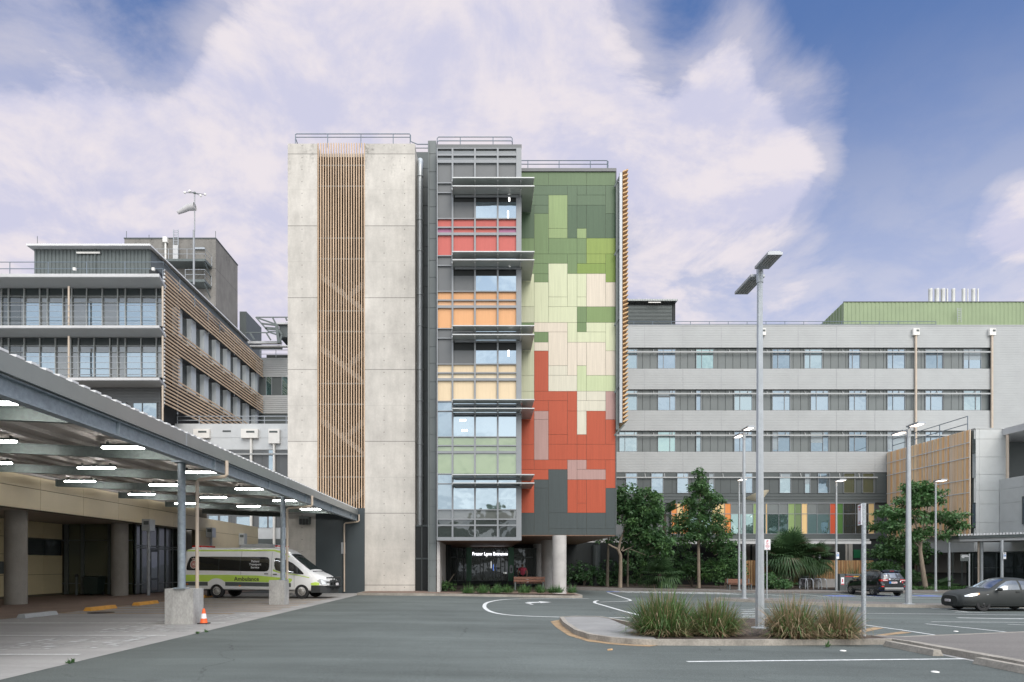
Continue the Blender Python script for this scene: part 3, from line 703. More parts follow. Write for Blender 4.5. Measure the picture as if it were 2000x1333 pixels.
# roof: plant room + railing
b = MB(); zt = wz(487,54)
b.corr(wx(67,54), -26.95, 54, wz(540,54), zt, .3, .05, axis='x'); b.box(wx(67,54), -26.97, 54.1, 76, wz(545,54), zt)
b.box(wx(67,54)+4.9, wx(67,54)+5.0, 53.93, 54.0, wz(540,54), zt)
b.build('plant_room', M['steel_dark'], lw)
b = MB(); b.corr(wx(61,54), -26.7, 53.4, zt+.01, zt+.16, .17, .03, axis='x'); b.box(wx(61,54), -26.68, 53.45, 76.4, zt+.003, zt+.13); b.build('roof', M['roof_white'], lw)
b = MB(); b.box(-32.9,-31.0,53.85,53.93,zt-.42,zt-.28); b.build('roof_light', M['white_pipe'], lw)
b = MB()
b.box(-26.96,-26.9,55.0,60.0,zt-3.2,zt-1.2); b.build('side_louvre', M['base_dark'], lw)
b = MB(); yr = DSL+.3; railing(b, [(-48,yr),(wx(319,yr),yr),(XS-.5,76)], wz(535,DSL), 1.02, 3.0, .03); b.build('roof_railing', M['rail'], lw)
for xx in (371, 757):
    q = MB(); px = Zx(xx); q.box(wx(px-2.6,yr), wx(px+2.6,yr), yr-.2, yr-.05, wz(Zy(503),yr), wz(Zy(490),yr)); q.build('roof_box', M['white_pipe'], lw)
# ============================================================ lift overrun behind
lt = thing('lift_tower', 'weathered grey concrete block rising behind the plant room roof', 'building', (-32, 72, 0))
zt2 = wz(467,72)
b = MB(); b.box(wx(243,72), wx(421.5,72), 72, 78.4, 10, zt2); b.build('wall', M['conc_old'], lt)
b = MB(); b.box(wx(243,72)-.05, wx(421.5,72)+.05, 71.95, 78.45, zt2, zt2+.12); b.build('coping', M['char'], lt)
b = MB(); dd = 71.6
for px in (339, 348): b.bar((wx(px,dd),dd,wz(514,dd)),(wx(px,dd),dd,wz(449,dd)), .07)
for k in range(20): b.bar((wx(339,dd),dd,wz(512-k*3.2,dd)),(wx(348,dd),dd,wz(512-k*3.2,dd)), .04)
b.mi = 1; b.box(wx(338.6,dd), wx(348.4,dd), dd-.12, dd-.06, wz(514,dd), wz(480,dd)); b.build('ladder', [M['rail_lite'], M['slab']], lt)
b = MB()
for (xa,xb,py) in ((300,407,513),(368,406,553)):
    b.mi = 0; z = wz(py,70.5); b.box(wx(xa,71), wx(xb,71), 70.2, 71.95, z, z+.25)
    b.bar((wx(xb-2,71),71.9,z-1.0),(wx(xb-2,71),70.3,z-.05), .1); b.bar((wx(xa+12,71),71.9,z-1.0),(wx(xa+12,71),70.3,z-.05), .1)
    b.mi = 1; railing(b, [(wx(xa,71),70.25),(wx(xb,71),70.25),(wx(xb,71),71.9)], z+.25, 1.05, 1.8, .025)
b.build('access_platform', [M['steel_dark'], M['rail_lite']], lt)
for px,py in ((391,486.5),(325,471)):
    q = MB()
    if px == 391: q.box(wx(px-10,72), wx(px+10,72), 71.8, 71.99, wz(py+1.6,72), wz(py-1.6,72)); q.build('vent_hood', M['rail_lite'], lt)
    else: q.box(wx(px-4,72), wx(px+4,72), 71.6, 71.99, wz(py+5,72), wz(py-5,72)); q.tube([(wx(px,72),71.8,wz(520,72)),(wx(px,72),71.8,wz(py+5,72))], .1, 7); q.build('rain_head', M['white_pipe'], lt)
b = MB(); b.box(wx(464.3,78), wx(477.5,78), 78.6, 84, 14, wz(605,78)); b.build('side_block', M['char'], lt)
for px,py0,py1 in ((73,462,484),(247,452,467),(291,459,467),(421,452,467)):
    q = MB(); q.tube([(wx(px,72.2),72.2,wz(py1+2,72.2)),(wx(px,72.2),72.2,wz(py0,72.2))], .03, 5); q.build('lightning_rod', M['steel_dark'], lt)
# windsock mast
dm = 68.0; wm = thing('windsock_mast', 'helipad mast with a white windsock and a cross of four lamps', 'windsock', (wx(379,dm), dm, wz(548,dm)))
b = MB(); xm = wx(378.6,dm); b.tube([(xm,dm,wz(556,dm)),(xm,dm,wz(450,dm))], .105, 10); b.tube([(xm+.08,dm,wz(452,dm)),(xm+.08,dm,wz(377,dm))], .06, 8); b.build('mast', M['steel_mid'], wm)
b = MB(); zc = wz(377.5,dm); xm2 = xm+.08
ends = [(wx(366,dm),dm+.5,wz(368.5,dm)),(wx(396,dm),dm-.5,wz(388,dm)),(wx(366,dm),dm-.6,wz(383,dm)),(wx(395.5,dm),dm+.6,wz(374,dm))]
for e in ends: b.tube([(xm2,dm,zc),e], .03, 6)
b.ell((xm2,dm,zc),(.14,.14,.14),8,6); b.build('lamp_arm', M['steel_dark'], wm)
for e in ends:
    q = MB(); q.ell(e,(.13,.13,.13),8,6); q.build('beacon', M['white_pipe'], wm)
b = MB(); p0 = V(xm2-.05,dm,wz(404,dm)); p1 = V(wx(350.5,dm),dm-.4,wz(420,dm)); pts = [p0+V(.1,0,.02), p0, p0.lerp(p1,.35)+V(-.05,0,.12), p0.lerp(p1,.7)+V(0,0,.05), p1]
b.tube(pts, [.40,.38,.32,.25,.18], 12, cap=False)
b.build('windsock', M['sock'], wm, smooth=True)
# ============================================================ link block, podium, helideck
DK = 76.6
lk = thing('link_block', 'grey banded link block glimpsed between the slat screen and the concrete tower', 'building', (wx(530,DK), DK, 0))
for y0,y1 in ((699,736.5),(772,808)):
    b = MB(); b.corr(XS-.5, wx(575,DK), DK, wz(y1,DK), wz(y0,DK), .24, .04); b.build('wall_band', M['grey_alu'], lk)
b = MB(); b.box(XS-.6, wx(600,DK), DK+.1, DK+6, 6, wz(700,DK)-.02); b.build('core_wall', M['char'], lk)
for a,c_ in ((520,530),(551,562)):
    f = MB(); fb(f,DK,a-1,736.6,a,771.9,-.02,.09); fb(f,DK,c_,736.6,c_+1,771.9,-.02,.09); w = f.build('window', M['frame_alu'], lk)
    p = MB(); fb(p,DK,a,736.6,c_,771.9,.03,.08); p.build('pane', M['glass_teal'], w)
b = MB(); railing(b, [(XS-.5,DK+.2),(wx(600,DK),DK+.2)], wz(699,DK), .95, 1.7, .035); b.build('railing', M['rail_lite'], lk)
b = MB(); b.box(XS-1, wx(600,DK), DK+4, DK+4.2, wz(700,DK), wz(672,DK)); b.build('plant_screen', M['inner_dark'], lk)
hd = thing('helideck', 'steel helipad deck with outrigger safety net frames behind the concrete tower', 'helipad', (wx(555,72), 74, wz(675,74)))
b = MB(); dh = 74.0; hx = lambda zx: wx(480+zx*.075,dh); hz_ = lambda zy: wz(600+zy*.075,dh)
b.box(hx(100), hx(1200), dh, dh+.5, hz_(1025), hz_(1000)); b.box(hx(0), hx(880), dh+.6, dh+1.0, hz_(900), hz_(840))
b.box(hx(815), hx(1300), dh, dh+6, hz_(445), hz_(405)); b.build('deck', M['slab'], hd)
b = MB()
b.box(hx(850), hx(1300), dh+.3, dh+5, hz_(760), hz_(450)); b.box(hx(60),hx(860),dh+1.2,dh+1.4,hz_(1000),hz_(900)); b.build('deck_beam', M['char'], hd)
b = MB()
P = lambda x,y,o=0: (hx(x),dh-.2+o,hz_(y))
for p,q,w in ((P(280,285),P(1200,285),.1),(P(280,285),P(620,670),.16),(P(290,290),P(790,465),.14),(P(620,670),P(850,745),.14),(P(710,285),P(810,480),.16),(P(1050,285),P(1085,370),.16),
              (P(440,450),P(800,490),.16),(P(530,545),P(810,565),.1),(P(530,580),P(830,610),.16),(P(620,650),P(830,665),.1),(P(0,685),P(610,685),.1),(P(130,690),P(250,880),.16),(P(545,685),P(665,875),.16),
              (P(820,480),P(880,960),.3),(P(960,740),P(890,960),.2),(P(830,560),P(960,740),.2)): b.bar(p,q,w)
b.build('net_frame', M['steel_dark'], hd)
DP = 56.2
pd = thing('podium_block', 'pale grey low block with parapet railing and white rain heads behind the canopy', 'building', (wx(450,DP), DP, 0))
b = MB()
zs = [(828,855.5),(856,878)]
for y0,y1 in zs: b.box(-26.2, wx(580,DP), DP, DP+.3, wz(y1,DP)+.01, wz(y0,DP))
b.box(-26.2, wx(580,DP), DP+.03, DP+8, 0, wz(830,DP)); b.build('wall', M['pod_grey'] if 'pod_grey' in M else M.setdefault('pod_grey', mat('pale_grey_panel', (.50,.515,.52), .5, var=.05)), pd)
b = MB(); fb(b,DP,300,878.3,580,1031,.005,.029); b.build('window_band', M['dark_grey'], pd)
b = MB(); fb(b,DP,300,886.5,580,889.5,-.25,-.18); fb(b,DP,300,878,580,879.5,-.03,.004); b.build('sunshade_rail', M['grey_alu'], pd)
b = MB()
for px in (452,470,490,512,545): fb(b,DP,px-.4,880,px+.4,1030,-.004,.0045)
b.build('panel_joint', M['char'], pd)
for a,c_,y0,y1 in ((525,535,880,1031),(408,426,1008,1031),(430,446,1008,1031),(462,490,1010,1031),(506,522,1010,1031)):
    f = MB(); fb(f,DP,a-1,y0,a,y1,-.06,.004); fb(f,DP,c_,y0,c_+1,y1,-.06,.004); w = f.build('window', M['frame_alu'], pd)
    p = MB(); fb(p,DP,a,y0,c_,y1,-.02,.003); p.build('pane', M['glass_ward'], w)
for px0,px1,y0,y1 in ((380.5,412,839.5,857),(473,506,839.5,857),(526.5,548,839.5,867.5)):
    xm = (px0+px1)/2 + (2 if px0<500 else -1)
    q = MB(); fb(q,DP,px0,y0,px1,y1,-.32,-.002); q.mi = 1; fb(q,DP,xm-8,y0+4,xm+8,y0+7.5,-.335,-.3205); q.mi = 2
    q.tube([(wx(xm,DP),DP-.12,.2),(wx(xm,DP),DP-.12,wz(y1,DP))], .115, 9); q.build('rain_head', [M['white_pipe'], M['char'], M['white_pipe']], pd)
q = MB(); fb(q,DP,435,841,451,844,-.03,-.002); q.build('overflow_slot', M['char'], pd)
b = MB(); railing(b, [(-25.9,DP+.25),(wx(600,DP),DP+.25)], wz(828,DP), .68, 2.0, .035); b.build('railing', M['rail_lite'], pd)
b = MB(); fb(b,DP,380,1053,580,1165,-.03,.0); b.build('base_wall', M['char'], pd)
# ============================================================ right ward block
DR = 66.0; rb = thing('ward_block', 'long grey banded hospital block with rows of blue windows on the right', 'building', (wx(1600,DR), DR, 0))
RX = lambda zx: 1180 + zx*.41; RY7 = lambda zy: 560 + zy*.41
XL, XE, XM = 8.4, wx(2120,DR), wx(1935,DR)
b = MB()
b.corr(XL, XE, DR, wz(679.3,DR), wz(637,DR), .24, .008)
for y0,y1 in ((720.5,760.8),(802,841.5),(882.8,922.8)): b.corr(XL, XM if y1 < 880 else XM, DR, wz(y1,DR), wz(y0,DR), .24, .008)
b.corr(XM, XE, DR, 1.0, wz(679.3,DR), .24, .008)
b.box(XL, XE, DR-.03, DR+.4, wz(637,DR)+.002, wz(635,DR)); b.build('banded_cladding', M['grey_alu'], rb)
b = MB()
for px in (1259, 1334, 1409, 1484, 1559, 1634, 1709): 
    for y0,y1 in ((637.5,679),(721,760.5),(802.5,841),(883,922.5)): fb(b,DR,px-.5,y0,px+.5,y1,-.012,.0)
b.build('panel_joint', M['joint_g'] if 'joint_g' in M else M.setdefault('joint_g', mat('pale_joint', (.30,.305,.31), .5)), rb)
b = MB(); b.box(XL, XE, DR+.32, DR+14, -.5, wz(638,DR)); b.build('core_wall', M['dark_grey'], rb)
for y0,y1 in ((679.3,720.5),(760.8,802),(841.5,882.8)):
    b = MB(); n = 56
    for i in range(n):
        xa = XL + (XM-XL)*i/n; xb = XL + (XM-XL)*(i+1)/n
        b.box(xa+.02, xb-.02, DR+.24, DR+.3, wz(y1,DR), wz(y0,DR))
    b.build('recessed_panel', M['fin'], rb)
b = MB()
for y in (688.3, 769.6, 850.8): b.box(XL, wx(1935,DR), DR-.12, DR-.05, wz(y+1.4,DR), wz(y-1.2,DR))
for y,yt in ((688.3,680),(769.6,761.5),(850.8,842)):
    for px in range(1240,1935,37): b.bar((wx(px,DR),DR-.07,wz(y,DR)),(wx(px,DR),DR+.25,wz(yt+1,DR)), .05)
b.build('sunshade_rail', M['grey_alu'], rb)
WR = [(115,160),(257,343),(440,525),None,(804,890),(957,1044),(1170,1225),(1353,1439),(1535,1620),(1717,1803)]
rowsW = [(681,719.8,[(73,160),(257,343),(440,525),(804,890),(957,1044),(1170,1225),(1353,1439),(1535,1620),(1717,1803)]),
         (762.2,801.4,[(73,160),(257,343),(440,464),(622,709),(804,890),(987,1074),(1170,1256),(1353,1439),(1535,1620),(1717,1803)]),
         (843,882.2,[(73,160),(257,343),(440,464),(622,709),(804,890),(987,1074),(1170,1256),(1353,1439),(1535,1620)])]
def win(root, d, a, c_, y0, y1, m, mul=None, tr=None, f0=.14, fm=None, fr_=.9, pane_lab=None):
    f = MB()
    fb(f,d,a,y0,a+fr_,y1,f0,f0+.14); fb(f,d,c_-fr_,y0,c_,y1,f0,f0+.14); fb(f,d,a+fr_,y0,c_-fr_,y0+.7,f0,f0+.14); fb(f,d,a+fr_,y1-.8,c_-fr_,y1,f0,f0+.14)
    if mul: fb(f,d,mul-.45,y0+.7,mul+.45,y1-.8,f0+.005,f0+.135)
    if tr: fb(f,d,a+fr_,tr-.5,(mul-.45) if mul else c_-fr_,tr+.5,f0+.01,f0+.13)
    if tr and mul: fb(f,d,mul+.45,tr-.5,c_-fr_,tr+.5,f0+.01,f0+.13)
    w = f.build('window', fm or M['frame_alu'], root); p = MB(); fb(p,d,a+fr_*.6,y0+.4,c_-fr_*.6,y1-.4,f0+.06,f0+.1)
    if m is M['glass_ward']: m = win.r.choice((M['glass_ward'],M['glass_ward'],M['glass_ward_b'],M['glass_ward_c']))
    p.build('pane', m, w)
    if m is not M['glass_teal'] and win.r.random() < .38:
        bl = MB(); xa_, xb_ = (a+fr_, (mul-.45) if mul and win.r.random()<.6 else c_-fr_); fb(bl,d,xa_,y0+.7,xb_,y0+(y1-y0)*win.r.choice((.2,.35,.55,.9)),f0+.05,f0+.059); bl.build('blind', M['blind'], w)
    return w
win.r = random.Random(12); M['blind'] = mat('roller_blind', (.24,.28,.30), .35, var=.06)
rw = random.Random(3)
for y0,y1,ws in rowsW:
    for a,c_ in ws:
        pa, pc = RX(a), RX(c_); m_ = M['glass_ward']
        if (abs(a-440) < 2 and y0 < 700) or (abs(a-257) < 2 and y0 > 800): m_ = M['glass_teal']
        win(rb, DR, pa, pc, y0, y1, m_, mul=(pa+(pc-pa)*(.32 if rw.random()<.7 else .68)) if pc-pa > 20 else None, tr=y0+11.5)
# fourth storey: charcoal band
b = MB(); fb(b,DR,1203,923,1735,982.4,.06,.12); fb(b,DR,1203,1044,1735,1053,-.04,.12); 
b.build('charcoal_band', M['char'], rb)
b = MB(); b.corr(XL, wx(1735,DR), DR-.02, wz(982.4,DR), wz(964.5,DR), .27, .04); b.build('charcoal_cladding', M['char'], rb)
b = MB(); fb(b,DR,1203,932.0,1713,934.4,-.12,-.05)
for px in range(1222,1712,38): b.bar((wx(px,DR),DR-.07,wz(933,DR)),(wx(px,DR),DR+.06,wz(925,DR)), .05)
b.build('sunshade_rail', M['grey_alu'], rb)
for a,c_ in ((103,158),(224,282),(347,402),(498,524),(655,708),(835,890),(955,982),(1018,1075),(1140,1195),(1230,1286)):
    win(rb, DR, RX(a), RX(c_), 924.5, 963.8, M['glass_ward'] if a < 1100 else M['glass_olive'], tr=934, f0=-.03)
b = MB()
for px in range(1218,1715,19): fb(b,DR,px-.25,935,px+.25,963,.05,.061)
b.build('panel_joint', M['blackish'], rb)
# coloured glazing strip
seg = [(320,345,'o'),(347,372,'c'),(374,402,'o'),(404,470,'s'),(472,510,'s'),(512,540,'c'),(542,573,'c'),(575,602,'o'),(604,650,'s'),(652,708,'s'),(710,726,'g'),(728,768,'s'),(769,775,'c'),(777,830,'s'),(832,874,'s'),
       (876,906,'g'),(908,938,'k'),(940,966,'c'),(968,1012,'s'),(1014,1073,'v'),(1075,1102,'r'),(1104,1136,'e'),(1138,1195,'d'),(1197,1256,'d'),(1258,1284,'c')]
cm = {'o':((.60,.22,.06),'orange'),'c':((.60,.42,.20),'golden yellow'),'g':((.20,.28,.11),'light green'),'k':((.12,.17,.08),'olive green'),'r':((.42,.07,.03),'red'),'e':((.06,.14,.035),'dark green')}
CM = {k: wood_panel('strip_'+k, v[0], .05) for k,v in cm.items()}
b = MB()
fb(b,DR,RX(318),982.5,RX(1288),984,-.09,.05); fb(b,DR,RX(318),1042.8,RX(1288),1044,-.09,.05); fb(b,DR,RX(318),1003.6,RX(1288),1004.7,-.06,.02)
for a,c_,k in seg: fb(b,DR,RX(a)-.75,984.05,RX(a)-.05,1042.75,-.08,.05)
fb(b,DR,RX(1285),984.05,RX(1285)+.8,1042.75,-.08,.05); b.build('glazing_frame', M['frame_alu'], rb)
for a,c_,k in seg:
    q = MB()
    if k in cm: fb(q,DR,RX(a),984,RX(c_),1043,-.03,.04); q.build('colour_panel', CM[k], rb)['label'] = cm[k][1]+' vertical facade panel'
    elif k == 'd': fb(q,DR,RX(a),984,RX(c_),1043,-.03,.04); q.build('window', M['glass_dark'], rb)
    else:
        if k == 's': fb(q,DR,RX(a),984,RX(c_),1003.6,-.03,.04)
        else:
            for i in range(9): fb(q,DR,RX(a),985+i*2.1,RX(c_),986.2+i*2.1,-.04,.04)
            fb(q,DR,RX(a),984,RX(c_),1003.6,.0,.039)
        q.build('spandrel_panel', M['fin'], rb)
        q = MB(); fb(q,DR,RX(a),1004.7,RX(c_),1043,-.03,.04); q.build('window', M['glass_teal'], rb)
# ground floor
b = MB(); fb(b,DR,1100,1053.5,1735,1150,.14,.3); b.build('ground_wall', M['inner_dark'], rb)
for a,c_,y0,y1,k in ((1470,1495,1064,1094,'p'),(1578,1600,1063,1078,'p'),(1603,1633,1063,1078,'p'),(1652,1656,1063,1095,'p'),(1658,1666,1063,1095,'p'),(1440,1466,1064,1096,'p')):
    q = MB(); fb(q,DR,a,y0,c_,y1,.06,.14); q.build('ground_panel', M['conc_col'], rb)
q = MB(); fb(q,DR,1668,1074,1686,1090,.06,.14); q.build('ground_panel', mg, rb)
# roof-top rail, rain heads, downpipes
b = MB(); railing(b, [(XL+1,DR+.3),(wx(1832,DR),DR+.3)], wz(636,DR), .5, 1.9, .03, mids=(.45,)); b.build('roof_railing', M['rail'], rb)
for px,y1 in ((1787,950),(1935.5,950),(1488,650)):
    q = MB(); fb(q,DR,px-6.5,644,px+5.5,656.5,-.3,-.02); q.mi = 1; fb(q,DR,px-1,646,px+4.5,650,-.315,-.301); q.mi = 2
    if px != 1488: q.tube([(wx(px,DR),DR-.13,1),(wx(px,DR),DR-.13,wz(656,DR))], .11, 9)
    q.build('rain_head', [M['white_pipe'], M['char'], M['tan_pipe']], rb)
# roof cabin and green plant room, flues
rc = thing('roof_cabin', 'black louvred plant cabin on the roof beside the slatted screen', 'plant room', (wx(1268,67.5), 68, wz(637,66)))
b = MB(); b.corr(wx(1200,67.5), wx(1319,67.5), 67.5, wz(640,67.5), wz(590,67.5), .26, .05, axis='x'); b.box(wx(1200,67.5), wx(1319,67.5), 67.6, 73, wz(640,67.5), wz(590,67.5)); b.build('wall', M['blackish'], rc)
b = MB()
for i in range(13): z = wz(600+i*2.7,67.5); b.box(wx(1226,67.5), wx(1312,67.5), 67.4, 67.48, z, z+.08)
b.build('louvre', M['steel_dark'], rc)
b = MB(); b.corr(wx(1196,67.3), wx(1322,67.3), 67.0, wz(590,67.3)+.005, wz(586.6,67.3), .25, .04, axis='x'); b.box(wx(1196,67.3), wx(1322,67.3), 67.06, 73.3, wz(589.8,67.3)+.005, wz(587.5,67.3)); b.build('roof', M['gutter'], rc)
b = MB(); b.box(wx(1266,67), wx(1290,67), 66.9, 66.99, wz(592.4,67), wz(590.8,67)); b.build('batten_light', M['white_pipe'], rc)
gp_ = thing('green_plant_room', 'pale green metal plant room standing on the roof at the right', 'plant room', (wx(1830,70), 72, wz(637,66)))
x0, z0, z1 = wx(1648,70), 24.2, wz(590.5,70)
b = MB(); n = 74
b.corr(x0, wx(2150,70), 70, z0, z1, .42, .03, axis='x')
b.add([(x0,70,z0),(x0,70,z1),(38.9,77,z1),(38.9,77,z0)],[(0,1,2,3)]); b.add([(x0,70.04,z1),(wx(2150,70),70.04,z1),(wx(2150,70),90,z1),(39.5,90,z1),(38.9,77,z1)],[(0,1,2,3,4)])
for i in range(1,9):
    t = i/9; xx = x0+(38.9-x0)*t; b.box(xx-.06, xx-.005, 70+7*t, 70.03+7*t, z0, z1)
b.build('wall', M['green_roof'], gp_)
b = MB(); b.box(x0-.05, wx(2150,70), 69.95, 70.06, z1, z1+.06); b.build('roof_edge', M['char'], gp_)
b = MB()
for k in range(7): b.bar((wx(1870,69.6),69.6,wz(604+k*3.3,69.6)),(wx(1877,69.6),69.6,wz(604+k*3.3,69.6)), .03)
b.bar((wx(1870,69.6),69.6,wz(630,69.6)),(wx(1870,69.6),69.6,wz(602,69.6)), .03); b.bar((wx(1877,69.6),69.6,wz(630,69.6)),(wx(1877,69.6),69.6,wz(602,69.6)), .03); b.build('ladder', M['rail_lite'], gp_)
kinds = ['thick','thick','thick','thin','thick','thick','thin','thick','thin']
pos = ['leftmost','second from the left','third from the left','fourth from the left','fifth from the left, beside the wide gap','sixth from the left, just after the gap','seventh from the left','second from the right','rightmost']
for (a,c_),k,ps in zip(((1545,1563),(1575,1595),(1604,1623),(1630,1638.5),(1655,1671),(1704,1719.5),(1729,1735),(1750,1766.5),(1776,1784.5)), kinds, pos):
    d = 75; xm = wx(RX((a+c_)/2),d); r = (RX(c_)-RX(a))*d/F/2; zt_ = wz(564.8,d)
    q = MB(); q.lathe([(r,z1-.02),(r,zt_-.18),(r*1.06,zt_-.15),(r*1.06,zt_),(r*.85,zt_),(r*.85,zt_-.3)], (xm,d,0), 16)
    tag(q.build('exhaust_flue', M['flue'], origin=(xm,d,z1), smooth=True), k+' silver flue on the green plant room, '+ps, 'flue', 'exhaust flues on the green plant room')
# ============================================================ timber-clad annex
DA = 54.6; XA_ = 40.1
an = thing('clad_annex', 'low pale grey wing faced with tall orange timber battens on the right', 'building', (XA_+1, DA, 0))
ZA = wz(838,DA)
b = MB(); 
jz = [838,858,893,927,958,985,1021,1052,1078]
X1, X2, X3 = wx(1912.5,DA), wx(1964,DA), 42.35
for y0,y1 in zip(jz, jz[1:]):
    zt_, zb_ = wz(y0,DA)-.012, wz(y1,DA)+.012
    b.box(wx(1905.5,DA), X1-.012, DA-.02, DA+.08, zb_, zt_)
    if y0 < 937: b.box(X1, X2, DA-.02, DA+.08, zb_, zt_)
    else: b.box(X1, X3-.01, DA-.02, DA+.08, zb_, zt_)
b.box(XA_+.25, wx(1964,DA)-.0, DA+.03, 66, wz(1078,DA), ZA-.03)
b.box(XA_+.25, X2+.03, DA-.06, 66, ZA, ZA+.06)
Zb = wz(937,DA)
for k in range(8):
    ya, yb = DA-.03-k*2.4, DA-.03-(k+1)*2.4
    for za,zb_ in zip([Zb, wz(958,DA), wz(985,DA), wz(1021,DA), wz(1052,DA)], [wz(958,DA), wz(985,DA), wz(1021,DA), wz(1052,DA), wz(1078,DA)]):
        b.box(X3-.0, X3+.08, yb+.012, ya-.012, zb_+.012, za-.012)
b.build('wall', M.setdefault('grey_light', mat('pale_panel', (.46,.47,.46), .5, var=.05)), an)
b = MB(); b.box(X3+.03, X3+9, 34, DA-.05, wz(1078,DA), Zb-.02); b.build('wing_wall', M['grey_light'], an)
b = MB()
b.box(X2+.05, X3+9, DA+3.6, 66, 1, ZA-.2)
b.build('rear_wall', M['grey_light'], an)
b = MB(); b.box(X2-.3, X3+9, 46, DA+3.6, wz(866,DA)+.62, wz(858,DA)+.82); b.build('balcony_roof', M['slab'], an)
b = MB(); b.box(X2+.06, X3+9, DA+2.6, DA+3.5, 8, ZA-.6); b.build('recess_wall', M['char'], an)
b = MB(); q = MB()
b.box(X2+.02, X2+1.2, DA+2.3, DA+2.58, wz(937,DA), wz(852,DA)); b.build('window', M['glass_tint'], an)
for k in range(7): q.box(X2+.03, X2+1.25, DA+2.2, DA+2.29, wz(862+k*12,DA), wz(861.3+k*12,DA))
for k in range(3): q.box(X2+.03+k*.5, X2+.08+k*.5, DA+2.21, DA+2.295, wz(937,DA), wz(852,DA))
q.build('glazing_frame', M['rail_lite'], an)
b = MB(); xp = wx(1969.5,DA-.6); b.tube([(xp,DA-.5,Zb),(xp,DA-.5,wz(852,DA))], .11, 10); b.build('column', M['tan_pipe'], an)
for y0,y1 in ((858,886),(887,934),(982,1032)):
    q = MB(); q.box(XA_+.06, wx(1905.3,DA), DA-.01, DA+.025, wz(y1,DA), wz(y0,DA)); q.build('window', M['glass_dark'], an)
f = MB(); ya, yb = 52.2, 49.0
for q in ((X3-.08,X3-.005,yb,ya,wz(976,DA)-.1,wz(976,DA)),(X3-.08,X3-.005,yb,ya,wz(1028,DA),wz(1028,DA)+.1),(X3-.08,X3-.005,ya-.12,ya,wz(1028,DA)+.1,wz(976,DA)-.1)): f.box(*q)
w = f.build('window', M['steel_dark'], an); p = MB(); p.box(X3-.05, X3-.006, yb, ya-.12, wz(1028,DA)+.1, wz(976,DA)-.1); p.build('pane', M['glass_blue'] if 'glass_blue' in M else M.setdefault('glass_blue', glass('blue_window', (.02,.03,.045), .3, (.6,.75,1))), w)
tones = [(.76,.49,.25),(.70,.51,.34),(.66,.52,.39),(.80,.57,.34),(.60,.49,.38),(.74,.44,.21)]
TM = [mat('annex_batten_%d' % i, t, .55, var=.12, scale=1, stretch=(9,9,.4)) for i,t in enumerate(tones)]
b = MB(); y = DA+.12; rr = random.Random(5); z0 = wz(1045,DA)
while y < 65.9:
    b.mi = rr.randrange(6); w_ = rr.choice((.09,.14,.14,.19)); o = rr.choice((0,0,.05))
    b.box(XA_-.1+o*.6, XA_-.02+o*.6, y, y+w_, z0, ZA-.05); y += w_ + rr.choice((.02,.03,.05))
b.build('batten_cladding', TM, an)
b = MB(); b.box(XA_+.2, XA_+.26, DA+.1, 66, z0, ZA-.1); b.build('backing_wall', M['steel_dark'], an)
b = MB()
for py in (864,893,936,962,1002): b.box(XA_-.135, XA_-.11, DA+.1, 65.9, wz(py+.8,DA), wz(py-.8,DA))
b.build('batten_rail', M['roof_white'], an)
b = MB(); railing(b, [(XA_+.4,DA+1.0),(XA_+.4,65.8)], ZA, 1.25, 3.2, .035, mids=(.5,)); b.build('roof_railing', M['rail'], an)
b = MB(); b.box(XA_+.3, X3+9, DA+.1, DA+1.0, -1, wz(1078,DA)-.05); b.box(X3+.05, X3+9, 34, DA, -1, wz(1078,DA)-.05); b.build('ground_glazing', M['glass_dark'], an)
b = MB()
for px in (1862,1880,1901,1921,1947): b.box(wx(px,DA)-.03, wx(px,DA)+.03, DA+.04, DA+.09, -.4, wz(1080,DA))
b.box(XA_+.3, X3, DA+.05, DA+.085, wz(1110,DA), wz(1108.8,DA)); b.build('glazing_frame', M['steel_dark'], an)
# ============================================================ covered walkways
cw = thing('covered_walkway', 'grey flat roofed walkway along the foot of the grey block', 'walkway', (wx(1500,61), 62, -.3))
b = MB(); dd = 60.5
b.corr(8.5, wx(1698,dd), dd-.02, wz(1056.5,dd), wz(1053.2,dd), .2, .03, axis='x'); b.box(8.5, wx(1698,dd), dd, 65.8, wz(1057.5,dd)+.05, wz(1053.4,dd)); b.build('roof', M['grey_alu'], cw)
b = MB(); b.box(8.5, wx(1700,dd), dd-.1, dd+.1, wz(1062.8,dd), wz(1057.6,dd)); b.build('fascia', M['slab'], cw)
for px in (1290, 1448, 1604, 1687):
    b = MB(); b.tube([(wx(px,dd),dd+.3,-.4),(wx(px,dd),dd+.3,wz(1062,dd))], .09, 10); b.build('post', M['galv_lite'], cw)
rk = thing('entry_walkway', 'open sided corrugated walkway roof on round posts beside the annex at far right', 'walkway', (37, 50, -.3))
b = MB(); zt_ = wz(1047,53)
o = [(37.0,53.2),(36.9,51.6),(41.5,46.0),(60,40),(60,53.2)]
b.prism([(x,y,zt_-.28) for x,y in o], (0,0,.2)); b.build('roof', M['steel_dark'], rk)
b = MB(); b.prism([(x+ (.15 if x<37.5 else 0),y+.12,zt_-.5) for x,y in o], (0,0,.2)); b.build('fascia', M['slab'], rk)
b = MB()
for (xa,ya),(xb,yb) in ((o[1],o[2]),(o[2],o[3])):
    Ls = math.hypot(xb-xa,yb-ya); n = int(Ls/.2); ux,uy = (xb-xa)/Ls,(yb-ya)/Ls
    for i in range(n): 
        s_ = i*.2; b.bar((xa+ux*(s_+.02)-.05,ya+uy*(s_+.02),zt_+.0),(xa+ux*(s_+.12)-.05,ya+uy*(s_+.12),zt_+.0), .12, .14)
b.build('corrugated_edge', M['roof_white'], rk)
